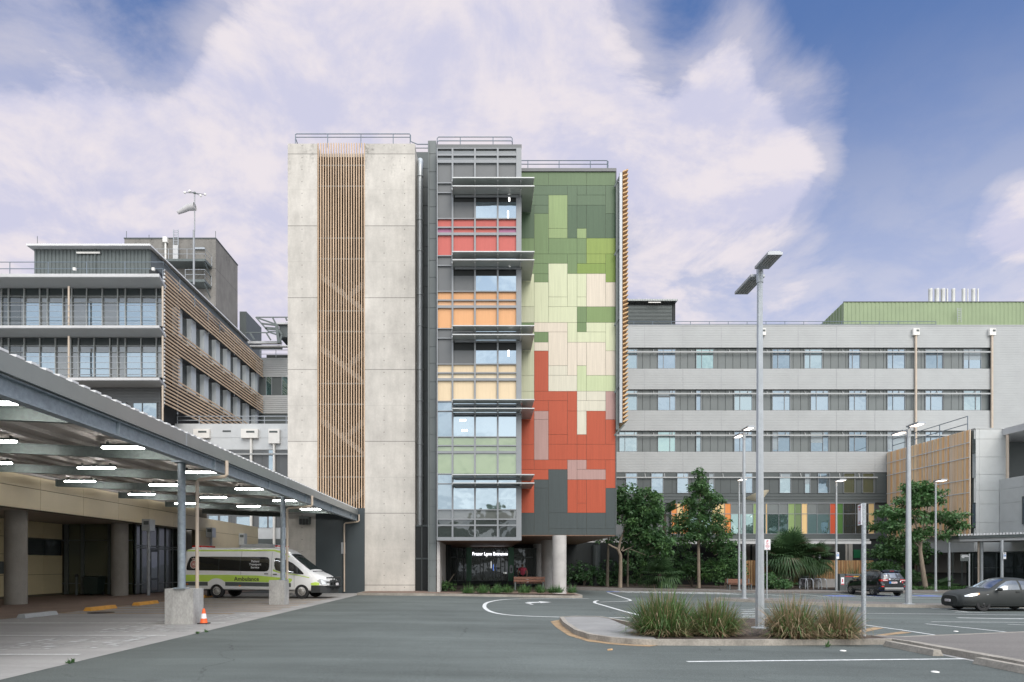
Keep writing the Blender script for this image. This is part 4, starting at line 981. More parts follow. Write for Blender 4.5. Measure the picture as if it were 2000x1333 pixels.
for px,d,tan in ((1854,52.6,0),(1911.5,51.6,1),(1917.5,51.4,0),(1957,49.3,0)):
    b = MB(); b.tube([(wx(px,d),d,-.35),(wx(px,d),d,zt_-.5)], .105 if not tan else .075, 10); b.build('downpipe' if tan else 'post', M['tan_pipe'] if tan else M['galv_lite'], rk)
# ============================================================ ambulance canopy
cp = thing('ambulance_canopy', 'long grey steel framed canopy over the ambulance bays with galvanised edge beam', 'canopy', (-11, 20, 0))
XF = -7.42; S_ = .044
zr = lambda x: 4.93 + S_*(-x-7.4)           # underside of roof sheet
Y0, Y1 = 3.0, 39.42
XB_ = -18.3
b = MB()
def slab(xa, xb, ya, yb, dz0, dz1):
    b.add([(xa,ya,zr(xa)+dz0),(xb,ya,zr(xb)+dz0),(xb,yb,zr(xb)+dz0),(xa,yb,zr(xa)+dz0),(xa,ya,zr(xa)+dz1),(xb,ya,zr(xb)+dz1),(xb,yb,zr(xb)+dz1),(xa,yb,zr(xa)+dz1)],
          [(0,3,2,1),(4,5,6,7),(0,1,5,4),(1,2,6,5),(2,3,7,6),(3,0,4,7)])
slab(XB_, XF-.02, Y0, Y1, 0, .03); slab(XB_, -11.75, Y1, 44.3, 0, .03); b.build('soffit', M['soffit'], cp)
b = MB(); y = Y0
while y < Y1-.1:
    ya, yb = y, y+.19
    slab(XB_, XF+.02, ya, yb, .032, .072); y += .36
slab(XB_, -11.75, Y1, 44.3, .034, .07); b.build('roof_sheet', M['roof_white'], cp)
b = MB()                                       # gutter
b.box(XF-.03, XF+.03, Y0, Y1, 4.64, 4.95); b.box(XF-.19, XF-.031, Y0, Y1, 4.66, 4.70); b.build('gutter', M['gutter'], cp)
b = MB(); xw = XF-.14
for yj in (8.2, 16.6, 25.0, 33.4): b.box(XF-.04, XF+.036, yj-.03, yj+.03, 4.635, 4.953)
b.build('gutter_strap', M['rail_lite'], cp)
b = MB()
b.box(xw-.02, xw+.02, Y0, Y1, 4.33, 4.60); b.box(xw-.1, xw+.1, Y0, Y1, 4.30, 4.33); b.box(xw-.1, xw+.1, Y0, Y1, 4.60, 4.63)
YB = [4.0, 8.85, 13.7, 18.6, 23.4, 28.2, 33.05, 37.9, 42.9]
for y in YB[:-1]: b.box(xw+.021, xw+.09, y-.012, y+.012, 4.331, 4.599)
b.box(xw-.1, xw+.1, Y1-.03, Y1, 4.331, 4.599)
b.build('edge_beam', M['galv'], cp)
for y in YB:
    b = MB(); xr = xw-.12 if y < 40 else -11.8
    for dz0, dz1, w in ((-.40,-.37,.075),(-.37,-.14,.012),(-.14,-.11,.075)):
        b.add([(XB_+.25,y-w,zr(XB_+.25)+dz0),(xr,y-w,zr(xr)+dz0),(xr,y+w,zr(xr)+dz0),(XB_+.25,y+w,zr(XB_+.25)+dz0),(XB_+.25,y-w,zr(XB_+.25)+dz1),(xr,y-w,zr(xr)+dz1),(xr,y+w,zr(xr)+dz1),(XB_+.25,y+w,zr(XB_+.25)+dz1)],
              [(0,3,2,1),(4,5,6,7),(0,1,5,4),(1,2,6,5),(2,3,7,6),(3,0,4,7)])
    b.box(XB_+.24, XB_+.26, y-.08, y+.08, zr(XB_)-.40, zr(XB_)-.1)
    b.build('roof_beam', M['steel_green'] if 'steel_green' in M else M.setdefault('steel_green', mat('green_grey_steel', (.12,.145,.135), .5, .25, var=.14, scale=4, fine=.1, fscale=12)), cp)
b = MB()
for k in range(12):
    x = XF - .9 - k*.92; b.box(x-.04, x+.04, Y0, Y1-.05 if x > -11.7 else 44, zr(x)-.105, zr(x)-.006)
b.build('purlin', M['soffit'], cp)
for yp, yb0, yb1, h in ((18.6, 18.7-.02, 19.1, 1.0), (28.2, 27.9, 28.6, 1.03)):
    q = MB(); xp = -8.47; q.tube([(xp,yp+.12 if yp<20 else yp,h),(xp,yp+.12 if yp<20 else yp,zr(xp)-.44)], .105, 16)
    q.box(xp-.2, xp+.2, yp-.1, yp+.3 if yp<20 else yp+.2, zr(xp)-.44, zr(xp)-.405); q.box(xp-.16, xp+.16, yp-.06, yp+.28 if yp<20 else yp+.16, h, h+.03)
    post = q.build('post', M['galv'], cp, smooth=True)
    q = MB()
    if yp < 20: q.box(-8.90, -8.10, 18.62, 19.3, -.05, h)
    else: q.box(-8.98, -8.33, 27.95, 28.6, -.05, h)
    q.build('plinth', M['conc_plinth'], post)
for y,zend,xx in ((19.0,1.0,-8.22),(28.5,1.03,-8.42)):
    q = MB(); x0 = XF+.11
    q.tube([(x0,y,4.64),(x0,y,4.24),(x0-.05,y,4.19),(xx+.05,y+.15,4.12),(xx,y+.15,4.06),(xx,y+.15,zend)], .05, 9); q.build('downpipe', M['tan_pipe'], cp)
q = MB(); x0 = XF+.11; q.tube([(x0,39.3,4.66),(x0,39.3,4.28),(x0-.05,39.3,4.24),(wx(674,39.3),39.38,4.16),(wx(672,39.3),39.38,4.1),(wx(672,39.3),39.38,.1)], .045, 9); q.build('downpipe', M['tan_pipe'], cp)
# tube lights
side = {-9.45:'nearest the asphalt edge', -12.95:'along the middle of the canopy', -16.4:'close to the cream wall'}
ordn = ['first','second','third','fourth','fifth','sixth']; cnt = {}
first = None
for y in (12.8,17.6,22.3,27.1,32.0,36.8):
    for x in (-9.45,-12.95,-16.4):
        if y < 20 and x < -13.5 or (y < 15 and x < -10): continue
        z = zr(x)-.25
        k = cnt.get(x,0); cnt[x] = k+1
        lb = '%s tube light from the viewer, row %s' % (ordn[k], side[x])
        if first is None:
            first = thing('tube_light', lb, 'light', (x,y,z), 0, 'tube lights under the canopy')
            q = MB(); q.box(-.64,.64,-.05,.05,.03,.10); q.box(-.5,-.44,-.02,.02,.1,.16); q.box(.44,.5,-.02,.02,.1,.16); q.build('housing', M['steel_dark'], first, local=True)
            q = MB(); q.tube([(-.63,0,0),(-.60,0,0),(.60,0,0),(.63,0,0)], [.018,.031,.031,.018], 10); q.build('diffuser', M['white_opal'], first, local=True, smooth=True)
        else: dup(first, (x,y,z), label=lb)
# ============================================================ emergency building (cream)
eb = thing('emergency_building', 'low cream panelled building with round columns and dark glazing behind the ambulance bays', 'building', (-20, 30, 0))
XC = -18.6
b = MB(); ZL, ZJ, ZTp = 3.97, 4.83, 5.35
ys = [4.0+ i*3.0 for i in range(18)]
for i,(ya,yb) in enumerate(zip(ys, ys[1:])):
    b.box(XC-.1, XC, ya+.012, yb-.012, ZL, ZJ-.012)
    if yb < 45: b.box(XC-.1, XC, ya+.012, yb-.012, ZJ+.012, ZTp)
b.build('fascia_panel', M['cream'], eb)
b = MB(); b.box(XC-.3, XC-.02, 4, 55, ZL-.02, ZJ-.02); b.box(XC-.3, XC-.02, 4, 44.9, ZJ-.02, ZTp); b.build('fascia_backing', M['cream_joint'], eb)
b = MB()
for za,zb_ in ((.0,1.3),(1.312,2.6),(2.612,3.95)):
    for k in range(6):
        ya = 43.2+k*2.0; b.box(XC-.1, XC, ya+.012, min(55,ya+2.0)-.012, za+.05, zb_)
b.box(XC-.3, XC-.0, 55.0, 55.1, 0, ZJ)
b.build('wall_panel', M['cream'], eb)
b = MB(); b.box(XC-.3, XC-.04, 43.2, 55, 0, ZL); b.build('wall_backing', M['cream_joint'], eb)
b = MB(); b.box(-24.5, XC-.31, 4, 44, ZL, ZL+.1); b.build('soffit', M['soffit'], eb)
b = MB(); XW2 = -23.5                              # recessed wall
yy = [13+ i*1.74 for i in range(15)]
def wallp(y0,y1,z0,z1): b.box(XW2-.1, XW2, y0+.01, y1-.01, z0+.01, z1-.01)
for y0,y1 in zip(yy, yy[1:]):
    y1 = min(y1, 37.2)
    wallp(y0,y1,.12,1.17); wallp(y0,y1,1.17,2.22) if not (28.0 < y0 < 30) else wallp(y0,y1,1.17,2.22)
    if y0 < 31 and not (28 < y0 < 32): wallp(y0,y1,2.22,3.1)
    if 30.3 < y0 < 33.5: wallp(y0,y1,2.22,3.1)
    wallp(y0,y1,3.1,3.97)
b.build('wall_panel', M['cream_low'], eb)
b = MB(); b.box(XW2-.4, XW2-.03, 4, 37.4, 0, ZL); b.build('wall_backing', M['cream_joint'], eb)
b = MB(); b.box(XW2-.05, XW2+.02, 33.9, 37.1, 2.2, 3.05); b.build('window', M['glass_dark'], eb)
b = MB(); b.box(XW2-.05, XW2+.02, 22, 31.0, 2.25, 3.05); b.build('window', M['glass_dark'], eb)
b = MB(); b.box(XW2+.0, XW2+.08, 32.2, 33.1, 1.25, 1.85); b.build('wall_box', M['steel_dark'], eb)
YG = 37.2
b = MB(); b.box(wx(126,YG), -19.6, YG+.02, YG+.06, .05, ZL); b.build('glazing', M['glass_olive'], eb)
b = MB()
for px,w in ((130,.22),(161.5,.18),(213,.12)): b.box(wx(px,YG)-w/2, wx(px,YG)+w/2, YG-.05, YG+.1, .05, ZL-.001)
for z in (.62,3.03): b.box(XW2, -19.6, YG-.03, YG+.09, z, z+.06)
b.build('glazing_frame', M['steel_dark'], eb)
XG = -19.5
b = MB(); b.box(XG-.05, XG-.01, YG+.1, 43.1, .05, ZL); b.build('glazing', M['glass_entry'], eb)
b = MB()
for y in (37.4,38.0,38.9,39.9,40.0,40.9,41.8,43.0): b.box(XG-.06, XG+.04, y-.04, y+.04, .05, ZL-.001)
for z in (.55,2.62,2.75): b.box(XG-.055, XG+.035, YG+.1, 43.1, z, z+.07)
b.build('glazing_frame', M['steel_dark'], eb)
b = MB(); b.box(XG+.0, XG+.05, 38.95, 39.85, .08, 2.6); b.build('door', M['base_dark'], eb)
b = MB(); b.box(XG+.051, XG+.056, 39.05, 39.75, .9, 2.45); b.box(XG+.051,XG+.056,39.05,39.75,.2,.8); b.build('door_pane', M['glass_dark'], eb)
b = MB(); b.box(-24,-23.9, 37.3, 44, 0, ZL); b.box(-24,-19.6,43.9,44,0,ZL); b.build('inner_wall', M['cream_low'], eb)
for d in (19.9, 28.3, 36.4, 44.5):
    b = MB(); b.lathe([(.42,0),(.42,ZL)], (-19.85,d,0), 28); b.build('column', M['conc_col'], eb, smooth=True)
for px,d,z0,z1,wd in ((257,36.6,3.55,4.18,.42),(392,45.0,3.55,4.2,.42),(462,51.0,3.2,4.1,.42)):
    x = wx(px,d) if d < 40 else XC+.35
    q = MB(); x = max(x, XC+.22) if d<40 else XC+.22
    q.box(x-.21, x+.21, d-.3, d+.3, z0, z1); q.mi = 1; q.box(x-.12,x+.16,d-.32,d-.301,z1-.3,z1-.1); q.mi=2; q.tube([(x,d,0),(x,d,z0)], .085, 9); q.build('rain_head', [M['galv_lite'],M['char'],M['rail_lite']], eb)
# wheelie bin standing behind the glass, wall is olive glass so it stands just in front
bn = thing('wheelie_bin', 'dark green wheeled rubbish bin standing against the olive glass', 'bin', (wx(187,36.9), 36.75, .02))
q = MB(); w0,w1 = .33,.42
q.add([(-w0,-.3,.08),(w0,-.3,.08),(w0,.3,.08),(-w0,.3,.08),(-w1,-.38,.95),(w1,-.38,.95),(w1,.38,.95),(-w1,.38,.95)], [(0,3,2,1),(4,5,6,7),(0,1,5,4),(1,2,6,5),(2,3,7,6),(3,0,4,7)])
q.build('body', M['bin_green'] if 'bin_green' in M else M.setdefault('bin_green', mat('bin_plastic',(.02,.035,.03),.5)), bn, local=True)
q = MB(); q.box(-.46,.46,-.41,.42,.951,1.0); q.prism([(-.44,-.39,1.0),(.44,-.39,1.0),(.44,.1,1.06),(-.44,.1,1.06)],(0,.3,-.03)); q.box(-.5,-.46,-.1,.1,.93,.98); q.box(.46,.5,-.1,.1,.93,.98); q.build('lid', M['bin_green'], bn, local=True)
for sx in (-1,1):
    q = MB(); q.tube([(sx*.36,.28,.1),(sx*.3,.28,.1)], .1, 12); q.build('wheel', M['rubber'], bn, local=True)
bo = MB(); bo.tube([(0,0,0),(0,0,1.08)], .07, 10); bo.mi=1; bo.lathe([(.085,1.0),(.085,1.14),(0,1.16)],(0,0,0),10)
o = bo.build('bollard', [M['steel_dark'],M['blackish']], origin=None); o.location=(wx(149.5,36.8),36.8,.02); tag(o,'slim black ashtray post beside the green bin at the glazing','post')
# ============================================================ ground, kerbs, markings
def clip(poly, k, s):
    out = []
    for a, b_ in zip(poly, poly[1:]+poly[:1]):
        ia, ib = s*(a[0]-k) >= -1e-9, s*(b_[0]-k) >= -1e-9
        if ia: out.append(a)
        if ia != ib:
            t = (k-a[0])/(b_[0]-a[0]); out.append((k, a[1]+t*(b_[1]-a[1])))
    return out
def tri2(poly):
    from mathutils.geometry import tessellate_polygon
    return tessellate_polygon([[Vector((x,y,0)) for x,y in poly]])
def sheet(b, poly, dz):
    for lo, hi in ((None,XA),(XA,XB),(XB,None)):
        p = list(poly)
        if lo is not None: p = clip(p, lo, 1)
        if hi is not None and p: p = clip(p, hi, -1)
        if len(p) < 3: continue
        ar = sum(p[i][0]*p[(i+1)%len(p)][1]-p[(i+1)%len(p)][0]*p[i][1] for i in range(len(p)))
        if abs(ar) < 1e-6: continue
        if ar < 0: p = p[::-1]
        ts = tri2(p); vs = [(x,y,g(x)+dz) for x,y in p]; fs = []
        for t in ts:
            a,b2,c = [p[i] for i in t]
            cr = (b2[0]-a[0])*(c[1]-a[1])-(b2[1]-a[1])*(c[0]-a[0]); fs.append(tuple(t) if cr > 0 else tuple(reversed(t)))
        b.add(vs, fs)
def skirt(b, poly, dz, depth=.3):              # vertical kerb face round an outline
    n = len(poly)
    for i in range(n):
        a, c = poly[i], poly[(i+1)%n]; m_ = max(1, int(math.hypot(c[0]-a[0],c[1]-a[1])/1.5))
        for k in range(m_):
            p = (a[0]+(c[0]-a[0])*k/m_, a[1]+(c[1]-a[1])*k/m_); q = (a[0]+(c[0]-a[0])*(k+1)/m_, a[1]+(c[1]-a[1])*(k+1)/m_)
            b.add([(p[0],p[1],g(p[0])+dz-depth),(q[0],q[1],g(q[0])+dz-depth),(q[0],q[1],g(q[0])+dz),(p[0],p[1],g(p[0])+dz)], [(0,1,2,3),(3,2,1,0)][:1])
def inset(poly, w):
    n = len(poly); out = []
    ar = sum(poly[i][0]*poly[(i+1)%n][1]-poly[(i+1)%n][0]*poly[i][1] for i in range(n)); s = 1 if ar > 0 else -1
    for i in range(n):
        p0,p1,p2 = Vector(poly[i-1]),Vector(poly[i]),Vector(poly[(i+1)%n]); d1=(p1-p0).normalized(); d2=(p2-p1).normalized()
        n1 = Vector((-d1.y,d1.x))*s; n2 = Vector((-d2.y,d2.x))*s; m_ = (n1+n2); m_.normalize(); k = w/max(.35,m_.dot(n1)); out.append(tuple(p1+m_*k))
    return out
def struct(b, name, m_, **k): return tag(b.build(name, m_, **k), kind='structure')
b = MB(); sheet(b, [(-500,-80),(500,-80),(500,700),(-500,700)], 0); struct(b, 'asphalt_road', M['asphalt'])
b = MB(); sheet(b, [(-14.7,-2),(-6.95,-2),(-6.95,37.4),(-14.7,37.4)], .004)
struct(b, 'concrete_apron', M['apron'])
b = MB(); sheet(b, [(-40,-2),(-14.7,-2),(-14.7,60),(-40,60)], .008); struct(b, 'brown_footpath', M['brown_pave'])
b = MB(); sheet(b, [(-14.7,37.4),(-6.95,37.4),(-6.95,39.6),(-14.7,39.6)], .006); struct(b, 'back_apron', M['apron'])
# raised footpath and kerb at the foot of the tower
kp = [(-7.0,37.0),(-3.6,36.35),(4.9,36.35),(5.5,36.7),(5.6,37.6),(5.6,48.9),(5.6,51.2),(-7.0,51.2)]
b = MB(); skirt(b, kp, .13); sheet(b, kp, .13); struct(b, 'entry_kerb', M['kerb'])
b = MB(); sheet(b, inset(kp,.16), .135); struct(b, 'entry_paving', M['brown_pave'])
b = MB(); sheet(b, [(-1.35,36.55),(4.7,36.55),(5.2,37.2),(5.2,38.2),(-.6,38.2)], .14); sheet(b, [(-2.5,38.6),(-1.0,38.6),(.0,41.8),(-2.5,41.8)], .14); struct(b, 'planting_bed', M['mulch'])
# far footpath and garden
fp = [(5.6,48.9),(75,48.9),(75,52.2),(5.6,52.2)]
b = MB(); skirt(b, [(5.6,48.9),(75,48.9),(75,66),(5.6,66)], .14); sheet(b, fp, .14); struct(b, 'far_footpath', M['gravel_path'])
b = MB(); sheet(b, [(5.6,48.9),(75,48.9),(75,49.06),(5.6,49.06)], .144); struct(b, 'far_kerb', M['kerb'])
b = MB(); sheet(b, [(5.6,52.2),(27.0,52.2),(24.2,54.6),(60,54.6),(60,66),(5.6,66)], .15); struct(b, 'garden_bed', M['mulch'])
# median
md = [(13.2,37.0),(12.5,36.0),(15.3,33.6),(17.6,32.05),(75,32.05),(75,33.7),(22,33.7),(17.5,36.9),(15.0,37.3)]
b = MB(); skirt(b, md, .14); sheet(b, md, .14); struct(b, 'median_kerb', M['kerb'])
b = MB(); sheet(b, inset(md,.17), .145); struct(b, 'median_paving', M['gravel_path'])
# near traffic island
P2 = lambda pts, dz=0: [G(x,y,dz) for x,y in pts]
isl = P2([(1093,1213),(1100,1224),(1122,1240),(1150,1249.5),(1192,1256),(1235,1259.8),(1285,1261.3),(1400,1261.8),(1500,1261.5),(1620,1260.5),(1742,1259.3)])
isl = isl + [(9.75,15.0),(9.75,4.0),(40,4.0),(40,18.6),(15.2,18.4),(12.4,17.2)] + P2([(1760,1243),(1690,1240)],.13) + P2([(1600,1226),(1490,1216),(1400,1214),(1300,1217),(1245,1226),(1203,1217.3),(1174,1212),(1126,1211)], .0)
b = MB(); skirt(b, isl, .13, .25); 
tp = inset(isl, .13)
n = len(isl)
for i in range(n):
    j = (i+1)%n; A,B_,C_,D_ = isl[i],isl[j],tp[j],tp[i]
    b.add([(p[0],p[1],g(p[0])+.13) for p in (A,B_,C_,D_)], [(3,2,1,0) if False else (0,1,2,3)])
struct(b, 'island_kerb', M['kerb'], recalc=False)
nose = [p for p in tp if p[0] < 4.3]
b = MB(); sheet(b, [p for p in tp if p[0] < 4.6], .122); struct(b, 'island_paving', M['pavers'])
mul = clip(clip(tp, 3.9, 1), 9.68, -1)
b = MB(); sheet(b, mul, .126); struct(b, 'island_bed', M['mulch'])
b = MB(); sheet(b, clip(tp, 9.6, 1), .129); struct(b, 'island_footpath', M['gravel_path'])
b = MB(); b.box(9.62, 9.75, 4.0, 15.02, g(9.7), g(9.7)+.135); struct(b, 'path_kerb', M['kerb'])
b = MB(); sheet(b, [(9.45,4),(9.75,4),(9.75,15.0),(9.45,15.0)], .005); struct(b, 'gutter_strip', M['apron'])
b = MB(); pts = P2([(1075,1214.5),(1086,1226),(1110,1242),(1148,1253.5),(1192,1259),(1235,1262.2),(1269,1263.6)]); pin = isl[0:7]
for i in range(6): b.add([(p[0],p[1],g(p[0])+.006) for p in (pts[i],pts[i+1],pin[i+1],pin[i])], [(0,1,2,3)])
bk = P2([(1075,1214.5),(1093,1211.2),(1126,1209.6),(1174,1210.8),(1203,1215.8),(1245,1224.5)]); bi = [isl[0],isl[0],isl[-1],isl[-2],isl[-3],isl[-4]]
for i in range(5): b.add([(p[0],p[1],g(p[0])+.006) for p in (bk[i],bk[i+1],bi[i+1],bi[i])], [(3,2,1,0)])
struct(b, 'island_edge_line', M['orange_faded'])
# paint helpers
def ribbon(b, pts, w, dz=.006):
    pts = [Vector(p) for p in pts]; n = len(pts)
    Lq = []
    for i in range(n):
        t = (pts[min(i+1,n-1)]-pts[max(i-1,0)]).normalized(); nn = Vector((-t.y,t.x))*(w/2); Lq.append((pts[i]+nn, pts[i]-nn))
    for (a,b1),(c,d) in zip(Lq, Lq[1:]): b.add([(p.x,p.y,g(p.x)+dz) for p in (b1,d,c,a)], [(0,1,2,3)])
def cr(pts, k=5):                              # Catmull-Rom through points
    P_ = [Vector(p) for p in pts]; out = []
    for i in range(len(P_)-1):
        p0,p1,p2,p3 = P_[max(i-1,0)],P_[i],P_[i+1],P_[min(i+2,len(P_)-1)]
        for j in range(k):
            t = j/k; out.append(tuple(.5*((2*p1)+(p2-p0)*t+(2*p0-5*p1+4*p2-p3)*t*t+(3*p1-p0-3*p2+p3)*t**3)))
    out.append(tuple(P_[-1])); return out
b = MB()
ribbon(b, cr(P2([(1150,1169.5),(1060,1169.8),(990,1171.3),(955,1176.5),(946,1184),(952,1192),(968,1198),(1000,1202.3),(1060,1205),(1150,1207),(1262,1207.2)])), .16)
ribbon(b, cr(P2([(1187,1157.8),(1212,1166),(1229,1171.5),(1231,1173.6),(1218,1175.2),(1190,1176),(1172,1176.6)])), .14, .0075)
ribbon(b, cr(P2([(1168,1173.6),(1162,1175.5),(1163,1178.5),(1180,1183.5),(1220,1195),(1268,1207.4)])), .15, .009)
def para(pts, dz=.0065): b.add([(x,y,g(x)+dz) for x,y in P2(pts)], [tuple(range(len(pts)-1,-1,-1))])
para([(1030,1177.5),(1043,1181.5),(1037,1182),(1025,1177.5)]) ; para([(1030,1176.6),(1026,1178.4),(1037,1182),(1042,1181.5),(1036,1178.6),(1054,1177.6),(1054,1176.2)][::1])
para([(1052,1175.0),(1077,1176.8),(1056,1178.4)])
# far bays: hatch and bay lines
for i in range(13):
    x0 = 9.3+i*.62; b.add([(x,y,g(x)+.0065) for x,y in ((x0,48.4),(x0+.28,48.4),(x0+.98,45.6),(x0+.7,45.6))], [(3,2,1,0)])
ribbon(b, [(9.3,45.5),(21.8,45.5)], .12); ribbon(b, [(9.6,48.5),(19.5,48.5)], .1)
for x in (19.7, 22.6, 25.5, 28.4, 31.4, 34.4, 37.4, 40.4): ribbon(b, [(x,48.6),(x+.05,43.6)], .11)
ribbon(b, [(21.9,43.5),(60,43.5)], .11); ribbon(b, [(16.5,40.2),(70,40.2)], .12)
# near lanes on the right
for p,w in (([(1668,1198.3),(1850,1200),(2040,1202.5)],.1),([(1870,1207.3),(1960,1209),(2040,1209.5)],.22),([(1820,1215),(2040,1216.5)],.09),([(1808,1219),(1890,1227),(1964,1235)],.12),([(1968,1220),(2040,1223)],.1),
            ([(1690,1221.5),(1760,1231),(1842,1243.5)],.11),([(1818,1188.3),(1860,1192.5),(1890,1196.2)],.1),([(1866,1196.4),(1926,1196.6)],.1),([(1342,1293.2),(1600,1290.5),(1885,1287.6)],.11),([(1470,1189),(1560,1190)],.12)):
    ribbon(b, P2(p), w)
for i in range(5): ribbon(b, P2([(1448,1192+i*3.4),(1482,1192+i*3.4)]), .16)
for y in (12.3-3.35,12.3,15.65,19.05): ribbon(b, [(-14.6,y),(-7.45,y)], .11, .0095)
struct(b, 'white_road_marking', M['white_paint'])
b = MB()
for pp in ([(1672,1238.5),(1728,1227.5),(1708,1225.8),(1668,1232.5)],[(1722,1243.0),(1781,1236.5),(1761,1234.2),(1710,1241)],[(1816,1243.6),(1836,1241.8),(1830,1241.2)]):
    b.add([(x,y,g(x)+.0065) for x,y in P2(pp)], [tuple(range(len(pp)))])
ribbon(b, P2([(1196,1158.3),(1214,1158.5)]), .3); ribbon(b, P2([(1013,1169.2),(1038,1169)]), .14)
struct(b, 'orange_road_marking', M['orange_faded'])
b = MB()
for i in range(11): y = 22.7+i*1.2; ribbon(b, [(-14.6,y+.25),(-7.6-(.9 if i<1 else 0),y)], .3, .0095)
ribbon(b, [(-14.6,22.45),(-14.6,35.2)], .14, .0105)
struct(b, 'orange_bay_hatching', M['orange_faded'])
b = MB(); rg = random.Random(11)                # scuffed bay lettering, long worn away to dashes
zq = .0102
for y0 in (12.75, 16.1, 19.6):
    for r_ in range(3):
        x = -9.75 + r_*.82
        for k in range(9 - r_%2):
            yy_ = y0+.2+r_*.12+k*.29
            for s_ in range(rg.choice((2,2,3))):
                xa = x + (0,.26,.5)[s_]+rg.uniform(0,.05); ln = rg.choice((.12,.2,.2)); ya = yy_+rg.uniform(0,.05); wd = rg.choice((.05,.06,.14,.2)); zq += .00002
                b.add([(xx,yy2,zq) for xx,yy2 in ((xa,ya),(xa+ln,ya),(xa+ln,ya+wd),(xa,ya+wd))], [(0,1,2,3)])
struct(b, 'faded_bay_lettering', M['faded_paint'])
b = MB()
for x in (24.1,27.0,30.0,35.9): sheet(b, [(x-.8,44.2),(x+.8,44.2),(x+.8,45.7),(x-.8,45.7)], .005)
sheet(b, [(8.7,46.3),(9.6,46.3),(9.6,47.2),(8.7,47.2)], .005); struct(b, 'blue_bay_marking', M['blue_paint'])
# wheel stops
def stop(name, x, y0, y1, m_, lb, z=0.0, w=.16, h=.11, taper=True, grp=None):
    q = MB(); q.add([(x-w/2,y0,z),(x+w/2,y0,z),(x+w/2,y1,z),(x-w/2,y1,z),(x-w*.32,y0+.03,z+h),(x+w*.32,y0+.03,z+h),(x+w*.32,y1-.03,z+h),(x-w*.32,y1-.03,z+h)], [(0,3,2,1),(4,5,6,7),(0,1,5,4),(1,2,6,5),(2,3,7,6),(3,0,4,7)])
    return tag(q.build(name, m_, origin=(x,(y0+y1)/2,z)), lb, 'wheel stop', grp)
gw = 'wheel stops along the ambulance bays'
stop('wheel_stop', -14.3, 20.6, 22.2, M['galv_lite'], 'pale grey wheel stop at the edge of the brown paving', .012, .3, .13, grp=gw)
stop('wheel_stop', -14.2, 23.9, 25.6, M['yellow_solid'], 'yellow wheel stop nearest the grey one and the manhole cover', .012, .3, .13, grp=gw)
stop('wheel_stop', -14.2, 27.2, 28.9, M['yellow_solid'], 'yellow wheel stop just left of the large canopy plinth', .012, .3, .13, grp=gw)
stop('wheel_stop', -14.2, 33.4, 34.9, M['yellow_solid'], 'yellow wheel stop tucked behind the ambulance rear wheel', .012, .3, .13, grp=gw)
stop('wheel_stop', 9.27, 13.55, 15.25, M['kerb'], 'long concrete wheel stop at the island corner', g(9.3)+.005, .22, .12, grp='concrete wheel stops by the path kerb')
stop('wheel_stop', 9.30, 10.6, 12.5, M['kerb'], 'long concrete wheel stop cut by the frame at lower right', g(9.3)+.005, .22, .12, grp='concrete wheel stops by the path kerb')
q = MB(); q.lathe([(.42,0),(.42,.014),(.36,.016),(0,.016)], (0,0,0), 24); o = q.build('manhole_cover', M['mulch']); o.location = (wx(197,23.1),23.1,.010); tag(o, 'round rusty manhole cover in the concrete near the yellow stop', 'manhole cover')
for px,py,lb in ((1646.5,1272,'small white road stud nearest the island kerb'),(1826.5,1313.5,'small white road stud on asphalt at lower right, nearest the viewer'),(1867,1234,'small white road stud beside the angled white line')):
    x,y = G(px,py); q = MB(); q.lathe([(.065,0),(.06,.012),(.04,.018),(0,.018)], (0,0,0), 14); o = q.build('road_stud', M['white_pipe']); o.location=(x,y,g(x)+.002); tag(o, lb, 'road stud', 'white road studs')
# ============================================================ street furniture
def lamp_head(root, z, y0, y1, w, lit, arm_y=0, zoff=0):
    q = MB(); s = 1 if y1 > y0 else -1
    q.box(-w/2,w/2,y0,y1,z-.03,z+.04); q.box(-w/2+.04,w/2-.04,y0+s*.12,y1-s*.02,z+.041,z+.075)
    h = q.build('lamp_head', M['rail_lite'], root, local=True)
    q = MB(); ya, yb = (y0+s*.22, y1-s*.06)
    if lit: q.box(-w/2+.05,w/2-.05,ya,yb,z-.045,z-.031)
    else:
        for i in range(4): q.box(-w/2+.05+i*(w-.1)/4+.01,-w/2+.05+(i+1)*(w-.1)/4-.01,ya,yb,z-.045,z-.031)
    q.build('diffuser', M['lamp_lit'] if lit else M['lamp_off'], h, local=True)
M['lamp_off'] = mat('lamp_lens', (.30,.31,.31), .25, var=.1)
def lamp(name, label, x, y, z0, H, r0, r1, heads, lit, n=10, group=None):
    t = thing(name, label, 'street lamp', (x,y,z0), 0, group)
    q = MB(); q.tube([(0,0,0),(0,0,1.9),(0,0,H)], [r0,r0*.9,r1], n)
    q.lathe([(r0*1.9,0),(r0*1.9,.03),(r0,.05)], (0,0,0), n); q.build('pole', M['galv_lite'], t, local=True, smooth=(n>9))
    q = MB(); q.tube([(0,0,H-.35),(0,0,H+.02)], r1*1.25, 8)
    for (y0,y1,w,dz) in heads: q.tube([(0,0,H+dz-.05),(0,y0*1.2,H+dz)], .035, 6)
    q.build('bracket', M['galv_lite'], t, local=True)
    for (y0,y1,w,dz) in heads: lamp_head(t, H+dz, y0, y1, w, lit)
    return t
lamp('street_lamp', 'tallest lamp pole, twin unlit flat heads, rising from the grass tufts on the island', 7.47, 17.95, g(7.5)+.12, 9.62-(.12+g(7.5)), .125, .075, [(-.12,-.95,.38,0),(.12,1.3,.38,-.1)], False, 8)
lamp('street_lamp', 'medium twin head lit lamp pole on the median just left of the tallest pole', 14.09, 35.9, g(14)+.13, 8.8-g(14)-.13+.0, .115, .07, [(-.1,-1.0,.38,.12),(.1,1.1,.38,-.02)], True, group='twin head lit lamps on the median')
